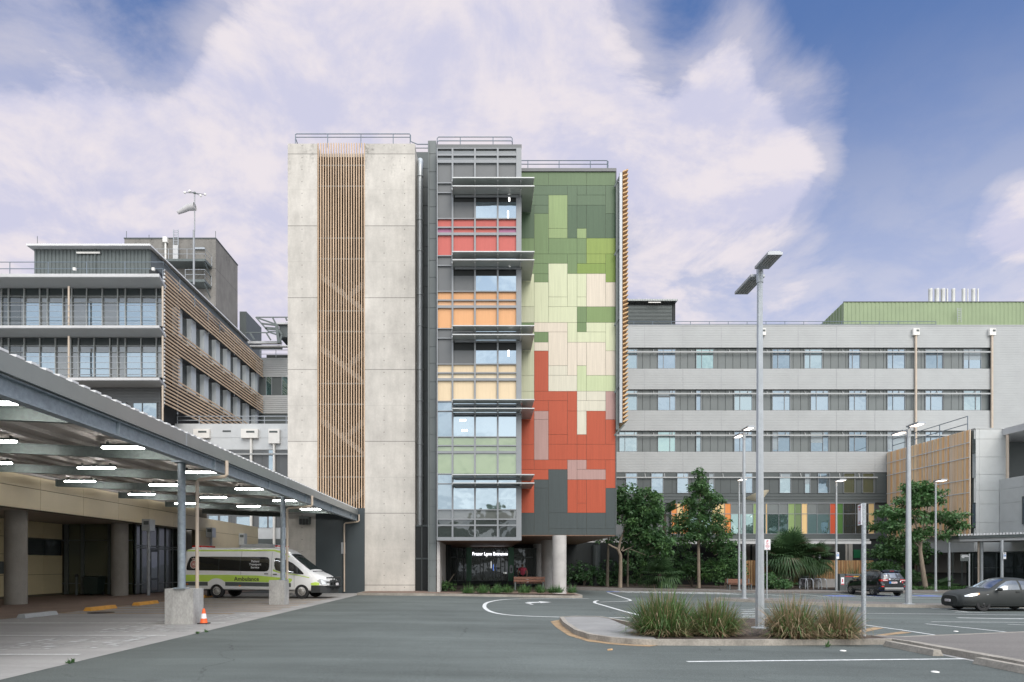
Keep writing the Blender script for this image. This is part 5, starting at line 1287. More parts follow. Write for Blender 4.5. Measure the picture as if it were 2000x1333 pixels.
lamp('street_lamp', 'medium twin head lit lamp pole on the median beside the black four wheel drive', 20.85, 32.6, g(20.9)+.13, 8.3-g(20.9)-.13, .15, .09, [(-.1,-1.0,.38,.12),(.1,1.1,.38,-.02)], True, group='twin head lit lamps on the median')
gl = 'single head lit lamps along the far footpath'
lamp('street_lamp', 'slim single head lit lamp close behind the left median lamp pole', wx(1443.5,49.4), 49.4, g(18)+.14, 8.15, .09, .06, [(-.06,-.95,.5,.0)], True, group=gl)
lamp('street_lamp', 'slim single head lit lamp with a blue parking sign, by the timber fence', wx(1633.5,49.4), 49.4, g(26)+.14, 8.15, .09, .06, [(-.06,-.95,.5,.0)], True, group=gl)
lamp('street_lamp', 'slim single head lit lamp right of the spreading tree trunk', wx(1827.5,49.4), 49.4, g(30)+.14, 8.15, .09, .06, [(-.06,-.95,.5,.0)], True, group=gl)
t = thing('mushroom_lamp', 'cream mushroom shaped garden light half hidden behind the tallest lamp pole', 'street lamp', (wx(1481,40), 40, g(16.5)))
q = MB(); q.tube([(0,0,0),(0,0,5.6)], .06, 8); q.build('pole', M['galv_lite'], t, local=True)
q = MB(); Mt = Matrix.Rotation(R(-16),3,'Y') @ Matrix.Rotation(R(-12),3,'X'); q.lathe([(.10,-.55),(.13,-.40),(.17,-.24),(.28,-.12),(.66,.14),(.70,.19),(.42,.24),(0,.26)], (0,0,6.05), 24, Mt); q.build('shade', M['cream_lamp'] if 'cream_lamp' in M else M.setdefault('cream_lamp', mat('cream_enamel', (.62,.54,.40), .4)), t, local=True, smooth=True)
# signs
red = mat('sign_red', (.45,.03,.04), .5); blk = mat('sign_black', (.05,.04,.05), .5); blu = mat('sign_blue', (.03,.16,.42), .5); wht = mat('sign_white', (.75,.75,.77), .4, var=.04)
def sign(name, label, x, y, z0, H, w, h, rot, post_r, group=None, post_m=None):
    t = thing(name, label, 'sign', (x,y,z0), 0, group)
    q = MB(); q.tube([(0,0,0),(0,0,H)], post_r, 10); q.lathe([(post_r*1.05,H),(post_r*1.05,H+.02),(0,H+.03)],(0,0,0),10); q.build('post', post_m or M['galv_lite'], t, local=True, smooth=True)
    return t
x,y = 15.45,36.2
t = sign('parking_sign', 'white parking sign with red and black lettering on a thin post behind the grass', x, y, g(x)+.13, wz(1054.5,y)-g(x)-.13, .32, .56, 0, .035)
zt = wz(1054,y)-g(x)-.13
q = MB(); q.box(-.16,.16,-.07,-.04,zt-.57,zt); q.build('sign_plate', wht, t, local=True)
q = MB(); cz = zt-.1
q.box(-.045,-.015,-.075,-.0705,cz-.07,cz+.05); q.box(-.015,.05,-.075,-.0705,cz+.025,cz+.05); q.box(-.015,.05,-.075,-.0705,cz-.02,cz+.002); q.box(.028,.05,-.0749,-.0704,cz+.002,cz+.025)
for k,(w_,dx) in enumerate(((.2,0),(.09,0),(.22,0),(.24,0),(.2,0))): q.box(-w_/2,w_/2,-.075,-.0705,zt-.215-k*.055,zt-.193-k*.055)
q.box(-.10,.10,-.075,-.0705,zt-.535,zt-.52); q.build('lettering', red, t, local=True)
q = MB(); q.prism([(-.03,-.0705,zt-.51),(.03,-.0705,zt-.51),(0,-.0705,zt-.48)],(0,-.004,0)); q.build('arrow', blk, t, local=True)
x,y = 9.30,16.25
t = sign('parking_sign', 'tall galvanised post with a white parking sign seen nearly edge on, at the island end', x, y, g(x)+.12, 3.15-g(x)-.12, .33, .48, 0, .052, post_m=M['galv_post'] if 'galv_post' in M else M.setdefault('galv_post', mat('spangled_galvanised', (.36,.385,.40), .5, .4, var=.2, scale=14, fine=.25, fscale=50)))
a = Vector((-.035,-.07)); dv = Vector((.097,.33)).normalized(); nv = Vector((-dv.y,dv.x)); zt = 3.16-g(x)-.12
def pl(u,v,o): p = a+dv*u+nv*o; return (p.x,p.y,v)
q = MB(); 
def plate(q,u0,u1,v0,v1,o0,o1): q.add([pl(u0,v0,o0),pl(u1,v0,o0),pl(u1,v0,o1),pl(u0,v0,o1),pl(u0,v1,o0),pl(u1,v1,o0),pl(u1,v1,o1),pl(u0,v1,o1)],[(0,3,2,1),(4,5,6,7),(0,1,5,4),(1,2,6,5),(2,3,7,6),(3,0,4,7)])
plate(q,-.02,.33,zt-.52,zt-.01,.045,.06); q.build('sign_plate', wht, t, local=True)
q = MB(); plate(q,.06,.14,zt-.10,zt-.05,.0605,.064); plate(q,.18,.24,zt-.09,zt-.05,.0605,.064); plate(q,.08,.22,zt-.15,zt-.13,.0605,.064); plate(q,.08,.24,zt-.48,zt-.455,.0605,.064); q.build('lettering', red, t, local=True)
q = MB(); plate(q,.05,.09,zt-.09,zt-.06,.0645,.067); plate(q,.14,.18,zt-.44,zt-.41,.0605,.064); q.build('arrow', blk, t, local=True)
def bay_sign(x,y,z,lb):
    t = thing('disabled_bay_sign', lb, 'sign', (x,y,z), 0, 'blue accessible parking signs')
    q = MB(); q.box(-.1,.1,-.02,0,-.24,.24); q.build('sign_plate', wht, t, local=True)
    q = MB(); q.box(-.075,.075,-.025,-.0205,-.07,.09); q.build('blue_panel', blu, t, local=True)
    q = MB(); q.box(-.02,.0,-.03,-.0255,-.02,.06); q.lathe([(.035,0),(.035,.004),(.02,.004)], (0.005,-.0255,-.03), 10, Matrix.Rotation(R(90),3,'X')); q.build('symbol', wht, t, local=True)
    q = MB(); q.box(-.05,.05,-.025,-.0205,.14,.19); q.build('lettering', blk, t, local=True)
bay_sign(wx(1636,49.2), 49.2, wz(1085.5,49.2), 'white and blue accessible parking sign on the lamp pole by the fence')
bay_sign(wx(1962,49.1), 49.1, wz(1086,49.1), 'white and blue accessible parking sign on the walkway post at far right')
x,y = wx(1893,50.5),50.5
t = thing('direction_sign', 'small dark grey direction sign on a pale post under the far right walkway', 'sign', (x,y,g(30)+.14))
zz = wz(1082,y)-g(30)-.14
q = MB(); q.box(-.05,.05,-.03,.03,0,zz); q.build('post', M['galv_lite'], t, local=True)
q = MB(); q.box(-.70,-.051,-.04,.0,zz-.56,zz-.04); q.build('sign_board', M['char'], t, local=True)
q = MB()
for k,(a0,a1) in enumerate(((-.6,-.14),(-.63,-.08),(-.6,-.4))): q.box(a0,a1,-.046,-.0405,zz-.135-k*.09,zz-.105-k*.09)
q.build('lettering', wht, t, local=True)
# bollard
x,y = 25.2,44.2
t = thing('bollard', 'leaning yellow plastic bollard beside the black four wheel drive', 'bollard', (x,y,g(x)))
q = MB(); q.tube([(0,0,0),(.05,0,.93),(.053,0,1.0)], [.065,.06,.045], 12); q.build('body', M['yellow_solid'], t, local=True, smooth=True)
q = MB(); q.tube([(.044,0,.80),(.048,0,.87)], .0635, 12); q.tube([(.05,0,.93),(.0515,0,.965)], .062, 12); q.build('band', blk, t, local=True)
# traffic cone
x,y = -7.86,18.75
t = thing('traffic_cone', 'orange traffic cone with a white band beside the big concrete plinth', 'cone', (x,y,.012))
q = MB(); q.box(-.2,.2,-.2,.2,0,.035); q.build('base', M['rubber'], t, local=True)
org = mat('cone_orange', (.85,.13,.03), .5, var=.06)
q = MB(); q.lathe([(.15,.036),(.122,.2),(.072,.47),(.045,.62),(.03,.63),(.03,.5)], (0,0,0), 20); q.build('body', org, t, local=True, smooth=True)
q = MB(); q.lathe([(.121,.22),(.085,.42)], (0,0,0), 20); q.lathe([(.1225,.22),(.0865,.42)], (0,0,0), 20); q.build('reflective_band', wht, t, local=True, smooth=True)
t.scale = (.68,.68,.68)
# bins
x,y = wx(1660,50.3),50.3
t = thing('bin_station', 'grey twin recycling bin cabinet with red and yellow lids behind the black car', 'bin', (wx(1641,y),y,g(30)+.14))
u = lambda px: wx(px,y)-wx(1641,y)
q = MB(); q.box(u(1640.5),u(1650.5),0,.6,0,1.28); q.box(u(1651),u(1665.5),0,.6,.03,1.05); q.box(u(1667),u(1683),0,.6,.03,1.05); q.box(u(1655),u(1684),.2,.6,1.15,1.28); q.build('cabinet', M['char'], t, local=True)
q = MB(); q.box(u(1651),u(1665.5),-.02,.5,1.051,1.1); q.build('lid', red, t, local=True)['label'] = 'red lid'
q = MB(); q.box(u(1667),u(1683),-.02,.5,1.051,1.1); q.build('lid', M['yellow_solid'], t, local=True)['label'] = 'yellow lid'
q = MB(); q.box(u(1642.5),u(1648.5),-.012,-.001,.45,1.02); q.build('poster', wht, t, local=True)
q = MB(); q.box(u(1642.7),u(1648.3),-.018,-.0125,.46,.54); q.box(u(1644.5),u(1646.5),-.018,-.0125,.65,.9); q.build('poster_print', red, t, local=True)
# benches
slatw = mat('bench_timber', (.17,.075,.045), .5, var=.2, stretch=(.6,8,8))
def bench(name, lb, x, y, z, w, rz, back=True):
    t = thing(name, lb, 'bench', (x,y,z), rz)
    q = MB()
    for i in range(3): q.box(-w/2,w/2,-.28+i*.17,-.14+i*.17,.42,.47)
    q.build('seat', slatw, t, local=True)
    q = MB()
    for i in range(2): q.box(-w/2,w/2,.30+i*.03,.34+i*.03,.52+i*.16,.66+i*.16)
    q.build('backrest', slatw, t, local=True)
    for sx in (-1,1):
        q = MB(); q.box(sx*(w/2-.1)-.04,sx*(w/2-.1)+.04,-.26,-.18,0,.419); q.box(sx*(w/2-.1)-.04,sx*(w/2-.1)+.04,.24,.295,0,.84); q.box(sx*(w/2-.1)-.04,sx*(w/2-.1)+.04,-.18,.24,.36,.419); q.build('leg', M['steel_dark'], t, local=True)
    return t
bench('park_bench', 'timber bench with its back to the road under the colourful tower', wx(1033,41.0), 41.0, .14, 1.9, R(180))
bench('park_bench', 'timber bench against the shrubs behind the left median lamps', wx(1444,51.3), 51.3, g(19)+.14, 1.85, 0)
# bicycles and hoops
def bike(lb, x, y, z, rz):
    t = thing('bicycle', lb, 'bicycle', (x,y,z), rz, 'bicycles at the bike hoops')
    for sx in (-.52,.52):
        q = MB(); Mr = Matrix.Rotation(R(90),3,'X'); pts = [(sx+.33*math.cos(a),0,.34+.33*math.sin(a)) for a in [i*2*math.pi/18 for i in range(19)]]; q.tube(pts, .02, 6)
        w_ = q.build('wheel', M['rubber'], t, local=True)
        q = MB()
        for k in range(8): a = k*math.pi/4; q.tube([(sx,0,.34),(sx+.31*math.cos(a),0,.34+.31*math.sin(a))], .004, 4)
        q.build('spokes', M['rail_lite'], w_, local=True)
    q = MB()
    for p,r in (((-.52,0,.34),(-.02,0,.30)),((-.02,0,.30),(-.2,0,.82)),((-.2,0,.78),(-.52,0,.34)),((-.18,0,.74),(.36,0,.80)),((-.02,0,.30),(.38,0,.72)),((.34,0,.92),(.52,0,.34))): q.tube([p,r], .02, 6)
    q.build('frame', blk, t, local=True)
    q = MB(); q.box(-.32,-.1,-.06,.06,.84,.89); q.build('saddle', M['rubber'], t, local=True)
    q = MB(); q.tube([(.34,0,.9),(.34,0,1.0)], .015, 6); q.tube([(.40,-.27,1.02),(.34,0,1.0),(.40,.27,1.02)], .015, 6); q.build('handlebar', M['steel_dark'], t, local=True)
bike('dark bicycle locked nearest the low bush', wx(1570,54.0), 54.0, g(26)+.15, R(35))
bike('dark bicycle with its wheels turned to the road, right of the other', wx(1583,54.2), 54.3, g(26)+.15, R(-30))
for px,lb in ((1569,'bent steel bike hoop left of both bicycles'),(1580,'bent steel bike hoop between the two bicycles'),(1596,'bent steel bike hoop just right of the bicycles'),(1606,'bent steel bike hoop standing empty by the low white wall')):
    d = 53.3; xx = wx(px,d); q = MB(); q.tube([(-.05,.5,0),(-.02,.5,.75),(0,.4,.85),(0,-.4,.85),(.06,-.5,.72),(.12,-.5,0)], .03, 7)
    o = q.build('bike_hoop', M['rail_lite']); o.location = (xx,d,g(xx)+.15); tag(o, lb, 'bike rack', 'bike hoops')
# timber fence + low wall
df = 58.5
t = thing('timber_fence', 'fence of upright orange timber slats behind the palms and bicycles', 'fence', (wx(1590,df),df,g(26)+.15))
q = MB(); rr = random.Random(8); px = 1450.0
while px < 1705:
    q.mi = rr.choice((0,0,1)); q.box(wx(px,df)-t.location.x, wx(px+1.9,df)-t.location.x, -.02, .06, .55 if px > 1560 else .15, wz(1095,df)-t.location.z); px += 3.25
q.build('slat_panel', [M['slat_fence'] if 'slat_fence' in M else M.setdefault('slat_fence', mat('fence_timber', (.46,.25,.11), .6, var=.2, stretch=(9,9,.4))), M['slat_end']], t, local=True)
q = MB()
for z in (.7,1.5): q.box(wx(1450,df)-t.location.x, wx(1705,df)-t.location.x, .061, .11, z, z+.06)
q.box(wx(1450,df)-t.location.x, wx(1705,df)-t.location.x, .2,.25,.1,wz(1096,df)-t.location.z); q.build('backing', M['blackish'], t, local=True)
q = MB(); q.box(wx(1575,df-.4), wx(1642,df-.4), df-.55, df-.3, -.4, wz(1131,df-.4)); tag(q.build('low_wall', M['conc_light'], origin=(wx(1600,df),df-.4,-.3)), 'low pale rendered wall under the timber fence beside the bicycles', 'wall')
q = MB(); q.box(wx(1562,df-.5), wx(1577,df-.5), df-.65, df-.2, -.4, wz(1092,df)); tag(q.build('fence_pier', M['char'], origin=(wx(1570,df),df-.4,-.3)), 'dark grey pier breaking the timber fence behind the bicycles', 'wall')
# ============================================================ vehicles: lofted shells with cut wheel arches
def interp(tab, x):
    if x <= tab[0][0]: return tab[0][1]
    for i in range(len(tab)-1):
        (x0,y0),(x1,y1) = tab[i],tab[i+1]
        if x <= x1:
            t = (x-x0)/(x1-x0)
            ym = tab[i-1][1] if i else y0; xm = tab[i-1][0] if i else x0-1
            yn = tab[i+2][1] if i+2 < len(tab) else y1; xn = tab[i+2][0] if i+2 < len(tab) else x1+1
            s = (y1-y0)/(x1-x0); sm = (y0-ym)/(x0-xm); sn = (yn-y1)/(xn-x1)
            m0 = 0 if sm*s <= 0 else 2*sm*s/(sm+s); m1 = 0 if sn*s <= 0 else 2*sn*s/(sn+s); h = x1-x0
            return (2*t**3-3*t*t+1)*y0+(t**3-2*t*t+t)*h*m0+(-2*t**3+3*t*t)*y1+(t**3-t*t)*h*m1
    return tab[-1][1]
class Shell:
    """tables along x: zb bottom, w half width at sill bulge, zk belt height, wk half width at belt, zr top, wr half width at top edge"""
    def __init__(s, **t): s.t = t
    def sec(s, x):
        q = {k: interp(v, x) for k, v in s.t.items()}
        zb,w,zk,wk,zr,wr = q['zb'],q['w'],q['zk'],q['wk'],q['zr'],q['wr']; zm = zb + (zk-zb)*.55
        rr = min(.10, (zr-zk)*.4)
        return [(0,zb),(w*.86,zb),(w*.955,zb+.05),(w*.985,zb+.16),(w,zm),(w*.5+wk*.5+.008,zm+(zk-zm)*.6),(wk,zk),(wk+(wr-wk)*.5+.012*(zr-zk),zk+(zr-zk)*.5),(wr,zr-rr),(wr-.35*rr-.02,zr-rr*.35),(wr*.78,zr-.01*(1 if zr>zk+.2 else .6)),(wr*.4,zr+.012),(0,zr+.018)]
    def y(s, x, z):
        p = s.sec(x)
        for (y0,z0),(y1,z1) in zip(p[1:9], p[2:10]):
            if z0 <= z <= z1 and z1 > z0: return y0+(y1-y0)*(z-z0)/(z1-z0)
        return p[8][0]
    def top(s, x, y):
        p = s.sec(x)[8:]
        for (y0,z0),(y1,z1) in zip(p, p[1:]):
            if y1 <= abs(y) <= y0: return z0+(z1-z0)*((y0-abs(y))/(y0-y1) if y0 > y1 else 0)
        return p[0][1]
    def mesh(s, xs):
        b = MB(); n = 13; vs = []; fs = []
        for x in xs:
            p = s.sec(x); vs += [(x,-a,z) for a,z in p] + [(x,a,z) for a,z in reversed(p[1:-1])]
        m_ = 24
        for i in range(len(xs)-1):
            for k in range(m_): fs.append((i*m_+k,(i+1)*m_+k,(i+1)*m_+(k+1)%m_,i*m_+(k+1)%m_))
        fs.append(tuple(range(m_))); fs.append(tuple(range((len(xs)-1)*m_+m_-1,(len(xs)-1)*m_-1,-1)))
        b.add(vs, fs); return b
def cut_arches(o, cuts):
    bm = bmesh.new(); bm.from_mesh(o.data); bmesh.ops.recalc_face_normals(bm, faces=bm.faces); bm.to_mesh(o.data); bm.free()
    tmp = []
    q = MB()
    for x,z,r,ya,yb in cuts: q.tube([(x,ya,z),(x,yb,z)], r, 28)
    c = q.build('cutter', M['rubber'], recalc=True); md_ = o.modifiers.new('cut','BOOLEAN'); md_.operation = 'DIFFERENCE'; md_.object = c; md_.solver = 'EXACT'
    bpy.context.view_layer.update(); dg = bpy.context.evaluated_depsgraph_get()
    me = bpy.data.meshes.new_from_object(o.evaluated_get(dg)); o.modifiers.clear(); o.data = me
    bpy.data.objects.remove(c); me.polygons.foreach_set('use_smooth', [True]*len(me.polygons)); me.set_sharp_from_angle(angle=R(32))
def side(sh, cols, off, s, nz=4, th=None):
    """skin panel on the body side: cols = (x, zlo, zhi) ; s = -1/+1 side"""
    b = MB(); vs = []; fs = []
    for x,zl,zh in cols:
        for k in range(nz+1): z = zl+(zh-zl)*k/nz; vs.append((x, s*(sh.y(x,z)+off), z))
    for i in range(len(cols)-1):
        for k in range(nz):
            f = (i*(nz+1)+k,(i+1)*(nz+1)+k,(i+1)*(nz+1)+k+1,i*(nz+1)+k+1); fs.append(f if s < 0 else f[::-1])
    b.add(vs, fs); return b
def dens(cols, step=.08):
    out = []
    for (x0,a0,c0),(x1,a1,c1) in zip(cols, cols[1:]):
        n = max(1, int(abs(x1-x0)/step))
        for i in range(n): t = i/n; out.append((x0+(x1-x0)*t, a0+(a1-a0)*t, c0+(c1-c0)*t))
    out.append(cols[-1]); return out
def screen(sh, xa, xb, fa, fb_, off, ny=6, nx=8):
    b = MB(); vs = []; fs = []
    for i in range(nx+1):
        x = xa+(xb-xa)*i/nx; wr = sh.sec(x)[9][0]; f = fa+(fb_-fa)*i/nx
        for k in range(ny+1):
            y = wr*f*(2*k/ny-1); vs.append((x+off*.6*(1 if xb > xa else -1), y, sh.top(x,y)+off))
    for i in range(nx):
        for k in range(ny):
            q = (i*(ny+1)+k,i*(ny+1)+k+1,(i+1)*(ny+1)+k+1,(i+1)*(ny+1)+k); fs.append(q if xb < xa else q[::-1])
    b.add(vs, fs); return b
def wheel(root, x, y, r, w, rim_r, s, rimm, style, dish=.05):
    q = MB(); Mr = Matrix.Rotation(R(90),3,'X')
    q.lathe([(rim_r,-w/2),(r*.93,-w/2),(r,-w*.36),(r,w*.36),(r*.93,w/2),(rim_r,w/2)], (x,y,r), 28, Mr, cap=False)
    wh = q.build('wheel', M['rubber'], root, local=True, smooth=True)
    q = MB(); yo = y+s*(w/2-dish)
    q.lathe([(rim_r,-.02),(rim_r,.02),(rim_r*.86,.025),(rim_r*.80,-.01)], (x,yo,r), 24, Mr, cap=False)
    if style == 'steel':
        q.lathe([(rim_r*.82,.0),(rim_r*.55,s*-.012),(rim_r*.3,s*-.03),(rim_r*.25,s*-.05),(0,s*-.055)], (x,yo,r), 20, Mr)
    else:
        q.lathe([(rim_r*.25,-.01),(rim_r*.25,.015),(0,.02)], (x,yo,r), 12, Mr)
        for k in range(5):
            for da in (-.16,.16):
                a = k*2*math.pi/5+.3; p = Vector((math.cos(a),0,math.sin(a))); e = Vector((math.cos(a+da),0,math.sin(a+da)))
                q.bar(Vector((x,yo,r))+p*rim_r*.15, Vector((x,yo,r))+e*rim_r*.9, .035, .03, up=(0,1,0))
    rm = q.build('rim', rimm, wh, local=True, smooth=True)
    q = MB(); q.lathe([(rim_r*.97,-.012),(rim_r*.97,.0),(0,.0)], (x,yo-s*.035,r), 20, Mr)
    if style == 'steel':
        for k in range(12):
            a = k*math.pi/6; q.ell((x+math.cos(a)*rim_r*.68, yo+s*.006, r+math.sin(a)*rim_r*.68), (.022,.012,.022), 8, 5)
    q.build('brake_disc', M['blackish'], wh, local=True)
    return wh
def frange(a, b_, n): return [a+(b_-a)*i/n for i in range(n+1)]
chrome = mat('chrome', (.75,.76,.78), .12, 1.0, var=.02); alloy = mat('alloy_rim', (.55,.54,.52), .3, .8, var=.05); tailr = mat('tail_red', (.50,.02,.015), .15, coat=1.0)
amber = mat('amber_lens', (.75,.22,.03), .2, coat=1.0); clearl = mat('clear_lens', (.68,.70,.72), .1, .3, coat=1.0); plate_m = mat('number_plate', (.70,.66,.66), .5)
platetxt = mat('plate_print', (.33,.05,.08), .6)
# ---------------- ambulance (x forward from the rear axle)
am = thing('ambulance', 'white patient transport van with lime green stripes and blacked out windows under the canopy', 'ambulance', (-13.30, 34.55, .01), R(-8))
am.scale = (1,1,1)
vw = mat('van_white', (.80,.80,.79), .3, var=.03, coat=.4); lime = mat('lime_reflective', (.52,.72,.11), .45, var=.05); vgrey = mat('grey_trim', (.085,.095,.095), .5); vglass = glass('blackout_glass', (.006,.008,.008), .10, (.9,.95,1)); vblk = mat('black_bumper', (.022,.024,.025), .55)
A_ = Shell(zb=[(-1.8,.42),(3.6,.40),(4.0,.40),(5.3,.36),(5.75,.42)], w=[(-1.82,.90),(-1.7,.96),(-1.2,.985),(4.3,.985),(5.0,.97),(5.4,.90),(5.66,.74),(5.78,.62)],
           zk=[(-1.82,1.34),(4.0,1.33),(4.55,1.30),(5.0,1.18),(5.5,1.04),(5.78,.86)], wk=[(-1.82,.90),(-1.6,.955),(4.0,.965),(4.6,.95),(5.0,.90),(5.45,.80),(5.78,.56)],
           zr=[(-1.82,2.38),(-1.72,2.48),(-1.3,2.53),(2.6,2.55),(3.15,2.52),(3.55,2.40),(3.9,2.14),(4.3,1.84),(4.85,1.43),(5.02,1.31),(5.3,1.20),(5.6,1.05),(5.78,.92)],
           wr=[(-1.82,.78),(-1.6,.83),(2.8,.83),(3.4,.80),(4.0,.79),(4.8,.84),(5.1,.80),(5.5,.68),(5.78,.5)])
xs = frange(-1.82,-1.5,6)+frange(-1.4,2.6,20)[0:]+frange(2.7,5.78,50)
q = A_.mesh(xs); body = q.build('body', vw, am, local=True); cut_arches(body, [(0,.37,.44,-1.3,-.62),(0,.37,.44,.62,1.3),(4.5,.37,.43,-1.3,-.62),(4.5,.37,.43,.62,1.3)])
for s in (-1,1):
    for nm,cols,m_ in (('upper_stripe',[(-1.7,2.36,2.44),(3.0,2.36,2.44),(3.5,2.22,2.32),(3.8,2.04,2.10)],lime),
                       ('lime_stripe',[(-1.7,.84,1.17),(-.62,.83,1.17),(.62,.83,1.17),(2.2,.82,1.14),(3.9,.78,1.0),(4.02,.90,.97)],lime),
                       ('grey_stripe',[(-1.78,.62,.815),(-.5,.62,.815),(.5,.62,.815),(3.9,.56,.765)],vgrey),
                       ('hood_stripe',[(3.0,1.36,1.46),(3.3,1.28,1.33),(4.2,1.16,1.20),(4.9,1.02,1.06)],lime),
                       ('nose_stripe',[(4.98,.68,.77),(5.2,.66,.82),(5.4,.68,.79)],lime)):
        if nm == 'lime_stripe':
            cc_ = []
            for x,a,c in dens(cols,.06):
                if abs(x) < .62: a = max(a, .36+math.sqrt(max(0,.62**2-x*x))+.02)
                cc_.append((x,min(a,c-.01),c))
            cols = cc_
        elif nm == 'grey_stripe':
            for seg_ in ([(-1.78,.62,.815),(-.47,.62,.815)],[(.47,.62,.815),(3.95,.57,.77)]):
                side(A_, dens(seg_), .007, s).build(nm, m_, am, local=True)
            continue
        side(A_, dens(cols), .007, s).build(nm, m_, am, local=True, smooth=True)
    wn = side(A_, dens([(-1.66,1.46,1.52),(-1.62,1.41,1.72),(-1.50,1.40,2.02),(-1.40,1.40,2.09),(-1.25,1.40,2.10),(2.55,1.34,2.07),(2.70,1.36,2.05),(2.78,1.45,1.98),(2.80,1.6,1.9)]), .010, s, 6).build('side_window', vglass, am, local=True, smooth=True)
    q = MB()
    for x in (.1,1.25):
        for k in range(1): q.add([(x-.008,s*(A_.y(x,1.38)+.016),1.38),(x+.008,s*(A_.y(x,1.38)+.016),1.38),(x+.008,s*(A_.y(x,1.75)+.016),1.75),(x-.008,s*(A_.y(x,1.75)+.016),1.75),(x-.008,s*(A_.y(x,2.09)+.016),2.09),(x+.008,s*(A_.y(x,2.09)+.016),2.09)], [(0,1,2,3),(3,2,5,4)] if s<0 else [(3,2,1,0),(4,5,2,3)])
    q.build('window_divider', vgrey, wn, local=True)
    side(A_, dens([(3.06,1.62,1.98),(3.14,1.42,2.02),(3.3,1.36,2.0),(3.65,1.30,1.92),(4.0,1.26,1.76),(4.35,1.22,1.5),(4.6,1.20,1.26)]), .010, s, 6).build('front_window', vglass, am, local=True, smooth=True)
    q = MB()
    for x,z0,z1 in ((1.3,.45,2.4),(2.92,.45,2.3),(4.12,.55,1.2)):
        zz = frange(z0,z1,10)
        for za,zb_ in zip(zz,zz[1:]): q.add([(x-.006,s*(A_.y(x,za)+.004),za),(x+.006,s*(A_.y(x,za)+.004),za),(x+.006,s*(A_.y(x,zb_)+.004),zb_),(x-.006,s*(A_.y(x,zb_)+.004),zb_)], [(0,1,2,3)] if s<0 else [(3,2,1,0)])
    q.build('door_seam', vgrey, am, local=True)
    for x,z in ((2.66,1.22),(3.12,1.2)):
        q = MB(); y_ = A_.y(x,z); q.box(x-.1,x+.1,s*(y_),s*(y_+.035),z-.02,z+.025); q.build('door_handle', vblk, am, local=True)
    q = MB(); q.box(4.18,4.32,s*.97,s*1.17,1.24,1.56); q.build('mirror', vblk, am, local=True)
    for x,z in ((-1.6,.7),(1.25,.62)):
        q = MB(); y_ = A_.y(x,z); q.box(x-.05,x+.05,s*y_,s*(y_+.015),z-.025,z+.025); q.build('side_marker', amber, am, local=True)
    q = MB(); q.prism([(5.12,s*.86,.80),(5.38,s*.84,.98),(5.62,s*.68,.88),(5.66,s*.66,.70),(5.45,s*.82,.68)], (.07,s*.06,.02)); q.build('headlight', clearl, am, local=True)
    q = MB(); q.box(-1.86,-1.76,s*.82,s*.93,.95,1.42); q.build('tail_light', tailr, am, local=True)
    for x in (0,4.5): wheel(am, x, s*.86, .36, .24, .215, s, alloy, 'steel', .04)
q = screen(A_, 4.86, 3.82, .93, .9, .012); q.build('windscreen', glass('van_windscreen', (.02,.03,.028), .25), am, local=True, smooth=True)
q = MB(); q.box(3.98,4.02,-.5,.5,2.06,2.12); q.box(4.9,5.0,-.62,.62,1.33,1.37); q.build('wiper_panel', vblk, am, local=True)
q = MB()
q.prism([(5.0,-.98,.36),(5.0,-.98,.66),(5.45,-.93,.66),(5.72,-.72,.64),(5.84,-.55,.62),(5.84,.55,.62),(5.72,.72,.64),(5.45,.93,.66),(5.0,.98,.66),(5.0,.98,.36)][1:9], (0,0,-.36)); q.build('bumper', vblk, am, local=True)
q = MB()
for y_ in (-.5,-.2,.2,.5): q.tube([(5.8,y_,.4),(5.95,y_,.6),(5.95,y_,1.0),(5.85,y_,1.06)], .035, 8)
for z in (.62,.82,1.03): q.tube([(5.72,-.78,z),(5.93,-.6,z),(5.95,0,z),(5.93,.6,z),(5.72,.78,z)], .035, 8)
q.build('bull_bar', vblk, am, local=True)
q = MB(); q.box(5.76,5.80,-.45,.45,.66,.90); q.build('grille', M['blackish'], am, local=True)
q = MB(); q.box(5.97,5.985,-.19,.19,.64,.76); q.build('number_plate', plate_m, am, local=True)
q = MB(); q.prism([(.9,-.5,2.55),(1.15,-.5,2.72),(2.4,-.5,2.74),(2.65,-.5,2.56)], (0,1.0,0)); q.build('air_conditioner', mat('van_grey', (.35,.36,.36), .5), am, local=True)
q = MB(); q.prism([(1.75,-.47,2.6),(1.95,-.47,2.755),(2.7,-.47,2.72),(2.9,-.47,2.56)], (0,.9,0)); q.build('roof_hatch', M['rail_lite'], am, local=True)
for x,w_ in ((-1.5,.55),(2.98,.36)):
    q = MB(); q.box(x,x+w_*.35 if x > 0 else x+.5,-.7,.7,2.53,2.58); q.mi = 1; q.box(x,x+w_*.33 if x>0 else x+.48,-.68,.68,2.581,2.66); q.build('light_bar', [vw,tailr], am, local=True)
q = MB(); q.box(2.82,2.92,-.12,.12,2.54,2.68); q.build('beacon', wht, am, local=True)
q = MB(); q.box(-1.55,3.9,-.85,.85,.38,.46); q.box(-1.9,-1.76,-.9,.9,.42,.62); q.build('underbody', M['blackish'], am, local=True)
q = MB(); q.box(-.55,-.48,-.92,-.62,.1,.42); q.build('mud_flap', M['rubber'], am, local=True)
ya = A_.y(1.3,.98)+.012
text_part('Ambulance', .295, blk, 'lettering', am, Matrix.Translation((1.62,-ya-.004,.875)) @ FACE, .002, sx=1.0)
for k,(tx) in enumerate(('Patient','Transport','Service')):
    z = 1.80 - k*.15; yy_ = A_.y(2.05,z)+.015; tl = math.atan2(A_.y(2.05,1.5)-A_.y(2.05,1.9), .4)
    text_part(tx, .155, wht, 'lettering', am, Matrix.Translation((2.05,-yy_-.003,z)) @ Matrix.Rotation(-tl,4,'X') @ FACE, .002)
